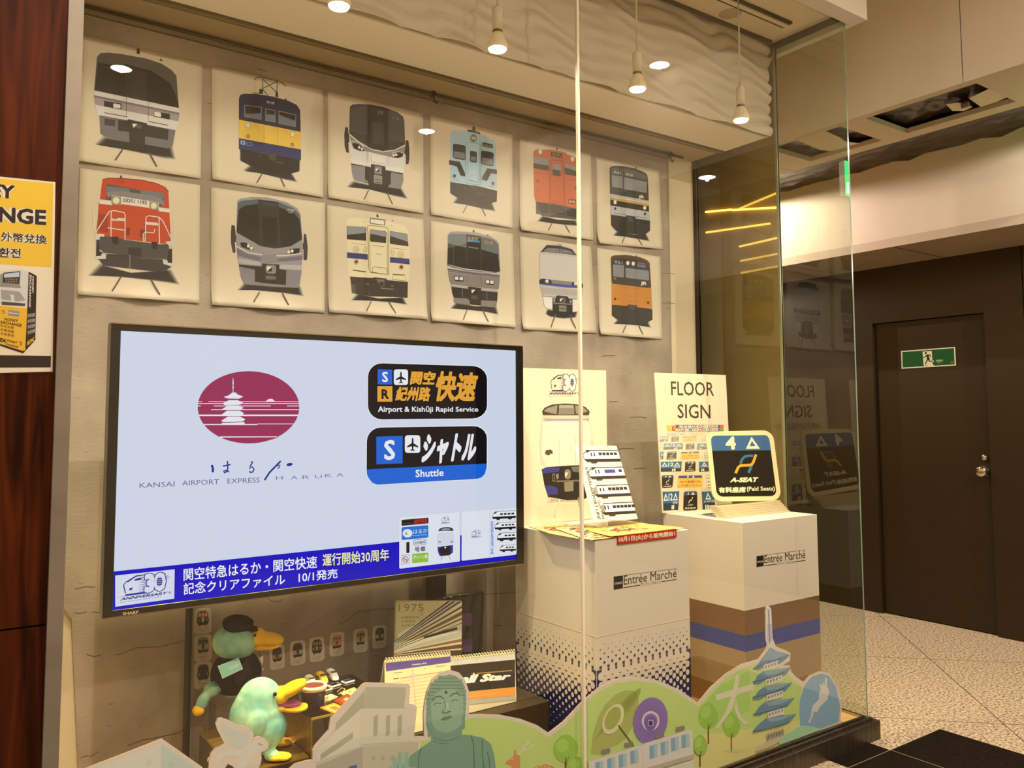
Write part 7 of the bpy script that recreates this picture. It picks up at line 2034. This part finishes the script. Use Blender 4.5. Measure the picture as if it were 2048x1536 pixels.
# ceiling fitting in the showcase
c = ZP(CEIL_IN).hit(1460, 27)
m = MB(); m.lathe([(0.0, -0.006), (0.035, -0.006), (0.05, -0.004), (0.055, 0.0)], (c.x, min(c.y, 0.40), CEIL_IN), flat('b9a987', 0.5), 32)
tag(m.build('ceiling_sensor', None, (c.x, min(c.y, 0.40), CEIL_IN)), 'flat round sensor on the showcase ceiling near the last lamp', 'sensor')
# hooks on the picture rail
for px_, lab in (((868, 195), 'metal hook on the picture rail above the pale blue railcar'), ((1342, 318), 'metal hook at the right end of the picture rail')):
    p = YP(0.927).hit(*px_)
    m = MB(); m.tube([(p.x, 0.935, 2.985), (p.x, 0.925, 2.975), (p.x, 0.927, 2.955), (p.x + 0.004, 0.930, 2.935), (p.x + 0.014, 0.928, 2.930), (p.x + 0.018, 0.926, 2.942)], 0.0035, flat('4a3c26', 0.4, 0.6), 8)
    m.box((p.x - 0.008, 0.922, 2.962), (p.x + 0.008, 0.950, 2.990), flat('4a3c26', 0.4, 0.6), 0.002)
    tag(m.build('rail_hook', None, (p.x, 0.935, 2.97)), lab, 'hook', 'hooks on the picture rail')

# ================================================================ signs
pl = XP(XD + 0.0335)
a = Art(pl); a.view(1780, 680, 13.653)
DQ = [(300, 300), (1775, 190), (1800, 695), (318, 785)]
a.mb.prism([pl.hit(*a.tf(*p)) for p in DQ], (0.0018, 0, 0), flat('e9e6d0', 0.5))
a.P('0f5a2c', [(332, 330), (1745, 220), (1765, 668), (350, 752)])
a.P('ece9d2', [(890, 318), (1140, 298), (1165, 660), (1215, 705), (960, 722), (918, 690)])
INKG = '123a1c'
a.E(INKG, 978, 357, 31, 28)
a.P(INKG, [(985, 410), (1030, 392), (1085, 392), (1112, 420), (1135, 460), (1118, 468), (1085, 425), (1060, 420), (1085, 520), (1088, 570), (1165, 572), (1162, 592), (1062, 594), (1045, 545), (1030, 560), (972, 665), (948, 655), (1010, 530), (1000, 450), (950, 480), (905, 485), (905, 468), (945, 462)])
a.P(INKG, [(955, 668), (975, 672), (1030, 712), (1005, 716)]); a.P('ece9d2', [(1155, 548), (1185, 560), (1210, 600), (1180, 598)])
a.T('ece9d2', '非常口', (1255, 538), (1445, 532), (1448, 582), (1258, 592), 0.02); a.T('ece9d2', 'EXIT', (1295, 606), (1395, 600), (1397, 622), (1297, 630), 0.01)
a.E('6a6a50', 1700, 612, 46, 38)
tag(a.done('exit_sign'), 'green running-man emergency exit sign on the dark door', 'sign')
# lit exit sign hanging in the passage, seen reflected at the glass edge
t = thing('hanging_exit_sign', (4.97, -0.82, 3.2), 'lit green exit sign hanging from the passage ceiling', 'sign')
m = MB(); m.box((4.86, -0.84, 2.93), (5.08, -0.80, 3.165), flat('d8d8cc', 0.4), 0.003); m.build('housing', t)
m = MB(); m.box((4.862, -0.8005, 2.932), (5.075, -0.797, 3.163), glow('2fe07a', 9.0)); m.box((4.875, -0.7975, 2.95), (4.905, -0.7955, 3.02), glow('d8ffe8', 9.0)); m.build('lit_face', t)
m = MB(); m.tube([(4.878, -0.82, 3.2), (4.878, -0.82, 3.16)], 0.008, flat('c9c5b8', 0.4), 10); m.build('hanger', t)

# money exchange poster on the wood wall, behind a clear plate
pl = YP(-0.0225)
a = Art(pl, rough=0.35, ink=(0.9, 0.8, 0.62)); a.view(0, 330, 3.5721)
lft = -640
MQ = [(lft, 20), (396, 122), (375, 1476), (lft, 1500)]
a.mb.prism([pl.hit(*a.tf(*p)) for p in MQ], (0, 0.0018, 0), flat('f0e8da', 0.4))
a.P('e6b934', [(lft + 12, 40), (380, 132), (368, 732), (lft + 12, 668)])
def money(txt, q, b=0.03):
    a.T('f4ecd8', txt, *q, bold=b + 0.07); a.T('2a1f18', txt, *q, bold=b)
money('MONEY', ((-420, 95), (104, 148), (100, 242), (-425, 196))); money('EXCHANGE', ((-570, 258), (330, 322), (328, 430), (-575, 372)))
money('外幣兌換', ((8, 478), (334, 502), (332, 566), (8, 544)), 0.015); money('外币兑换', ((-380, 452), (-30, 475), (-30, 542), (-380, 520)), 0.015); money('환전', ((-8, 590), (148, 598), (146, 664), (-10, 658)), 0.02)
a.P('2a211a', [(lft + 12, 1350), (364, 1364), (362, 1446), (lft + 12, 1450)])
a.P('cfc8ba', [(5, 760), (150, 742), (205, 765), (198, 970), (180, 1000), (0, 995)]); a.P('8e887c', [(2, 780), (148, 762), (140, 850), (150, 880), (0, 870)]); a.P('2b2a34', [(25, 770), (145, 758), (138, 850), (18, 840)]); a.P('b9c2d8', [(30, 778), (140, 765), (136, 800), (28, 805)])
for r in range(2):
    for i in range(5): a.P('8f7a4a', [(40 + i * 18, 812 + r * 16), (52 + i * 18, 810 + r * 16), (52 + i * 18, 822 + r * 16), (40 + i * 18, 824 + r * 16)])
a.P('9e978a', [(5, 890), (140, 905), (180, 965), (130, 975), (10, 960)]); a.P('d6d0c2', [(68, 925), (98, 930), (105, 990), (80, 992), (80, 950)]); a.P('4a4640', [(12, 975), (180, 990), (178, 1008), (12, 998)])
a.P('2b1c1a', [(205, 762), (262, 792), (252, 1250), (165, 1345), (0, 1290), (0, 1275), (160, 1325), (195, 1030), (198, 970)])
a.P('e2ae30', [(-40, 1000), (195, 1025), (180, 1325), (160, 1328), (-40, 1265)]); a.R('8f8a7e', (60, 1035), (138, 1045), (136, 1085), (58, 1075), 0.1); a.L('e9e4d6', 6, (64, 1056), (132, 1064))
a.T('2a1f18', 'MONEY', (32, 1092), (130, 1104), (128, 1124), (30, 1112), 0.02); a.T('2a1f18', 'EXCHANGE', (5, 1112), (156, 1136), (154, 1158), (4, 1132), 0.02)
for i, s_ in enumerate(('外币兑换', '外幣兌換', '외화환전')): a.T('3a2f20', s_, (4, 1138 + i * 28), (100, 1154 + i * 28), (98, 1174 + i * 28), (3, 1158 + i * 28))
a.T('2a1f18', 'EX', (2, 1236), (46, 1246), (44, 1272), (0, 1262), 0.04); a.T('2a1f18', 'SMART', (50, 1246), (126, 1262), (124, 1278), (48, 1262), 0.02); a.T('2a1f18', 'CHANGE', (42, 1272), (130, 1294), (128, 1308), (40, 1286), 0.02)
a.L('2a1f18', 6, (136, 1264), (152, 1268), (152, 1284), (140, 1288)); a.L('2a1f18', 5, (12, 1040), (28, 1044), (32, 1056), (16, 1062))
a.T('e9dfcc', 'MONEY', (242, 800), (240, 920), (228, 914), (230, 794), 0.03); a.T('e9dfcc', 'EXCHANGE', (226, 790), (218, 1020), (206, 1012), (212, 782), 0.03)
for i in range(4): a.T('d9c9b4', '外币兑换', (198, 1065 + i * 40), (250, 1055 + i * 38), (248, 1082 + i * 38), (196, 1094 + i * 40), 0.01)
a.T('e2ae30', 'EX', (195, 1262), (246, 1225), (244, 1255), (194, 1290), 0.04)
t = thing('exchange_poster', pl.hit(0, 745), 'yellow and white money exchange poster on the mahogany wall', 'poster')
a.done('print', t)
m = MB(); q = [pl.hit(*a.tf(*p)) for p in ((lft - 8, 8), (408, 112), (386, 1486), (lft - 8, 1512))]
m.prism([p + Vector((0, -0.0045, 0)) for p in q], (0, 0.0025, 0), ACRYL); m.build('clear_plate', t)

# ================================================================ unfinished ceiling of the passage
PLAST = bpy.data.materials.new('dark_sheeting'); PLAST.use_nodes = True
b = PLAST.node_tree.nodes['Principled BSDF']; b.inputs['Base Color'].default_value = hexlin('3a2f24'); b.inputs['Roughness'].default_value = 0.28; b.inputs['Specular IOR Level'].default_value = 0.6


def sheet(x0, y0, x1_, y1_, z, amp, seed, name, label, sag=0.0):
    random.seed(seed)
    w_ = [(random.uniform(6, 26), random.uniform(-22, 22), random.uniform(0, 6), random.uniform(0.3, 1)) for _ in range(7)]
    m = MB(); n1, n2 = 40, 60
    k = m.mi(PLAST)
    def zz(u, v):
        x, y = x0 + (x1_ - x0) * u, y0 + (y1_ - y0) * v
        return z + amp * sum(abs(math.sin(a_ * x + b__ * y + c_)) * d__ for a_, b__, c_, d__ in w_) / 3 - sag * math.sin(math.pi * u)
    g = [[m.bm.verts.new((x0 + (x1_ - x0) * i / n1, y0 + (y1_ - y0) * j / n2, zz(i / n1, j / n2))) for j in range(n2 + 1)] for i in range(n1 + 1)]
    for i in range(n1):
        for j in range(n2):
            f = m.bm.faces.new([g[i][j], g[i + 1][j], g[i + 1][j + 1], g[i][j + 1]]); f.smooth = True; f.material_index = k
    o = m.build(name, None, ((x0 + x1_) / 2, (y0 + y1_) / 2, z), False)
    sd = o.modifiers.new('thickness', 'SOLIDIFY'); sd.thickness = 0.002
    tag(o, label, 'sheeting', 'dark plastic sheets over the open passage ceiling')


sheet(4.345, -0.31, 4.82, 0.35, 3.232, 0.03, 1, 'plastic_sheet', 'dark plastic sheet over the large open ceiling panel')
sheet(4.345, 0.47, 4.82, 1.03, 3.232, 0.03, 2, 'plastic_sheet', 'dark plastic sheet over the ceiling panel seen beside the glass')
sheet(4.895, -3.0, 5.335, 4.0, 3.185, 0.03, 5, 'plastic_sheet', 'long dark plastic sheet sagging along the grey bulkhead', 0.0)
PAP = flat('d8cbb2', 0.7)
zc = ZP(3.218)
for pts, lab in (([(1990, 172), (2010, 180), (2025, 190), (1993, 204), (1962, 214), (1938, 197)], 'torn white paper patch at the upper end of the open ceiling panel'), ([(1928, 206), (1945, 214), (1928, 222), (1905, 222), (1892, 209), (1912, 206)], 'torn white paper scrap beside the ceiling pipe'), ([(1594, 280), (1650, 262), (1680, 275), (1690, 283), (1718, 287), (1665, 302), (1640, 300)], 'torn white paper patch in the ceiling panel behind the side glass')):
    m = MB(); m.prism([zc.hit(*p) for p in pts], (0, 0, 0.002), PAP)
    v0 = zc.hit(*pts[0])
    tag(m.build('torn_paper', None, v0), lab, 'paper', 'torn paper patches in the open ceiling')
p = zc.hit(1930, 206)
m = MB(); m.tube([(p.x, p.y, 3.228), (p.x, p.y, 3.215), (p.x + 0.005, p.y, 3.195)], 0.022, flat('6b5a44', 0.4, 0.5), 16); m.lathe([(0.03, 0), (0.03, 0.012), (0.022, 0.014)], (p.x, p.y, 3.222), flat('4a3d2c', 0.4, 0.5), 20)
tag(m.build('pipe_stub', None, (p.x, p.y, 3.2)), 'short pipe end poking through the torn ceiling sheet', 'pipe')

# glowing strips standing in for gold reflections in the rear side pane
for i, (qa, qb, s_) in enumerate((((1411, 424), (1463, 419), 5.0), ((1477, 418), (1556, 385), 2.0), ((1412, 465), (1540, 447), 2.5), ((1479, 493), (1558, 475), 2.0), ((1464, 420), (1556, 415), 5.0), ((1481, 522), (1558, 507), 1.2), ((1482, 546), (1558, 532), 0.9))):
    pl = XP(3.888)
    A_, B_ = pl.hit(*qa), pl.hit(*qb)
    m = MB(); m.tube([A_, B_], 0.006, glow('e8b450', s_), 8)
    tag(m.build('reflection_strip', None, A_), 'thin glowing strip standing in for a gold reflection in the rear side pane', 'light', 'glowing strips standing in for gold reflections in the rear side pane')
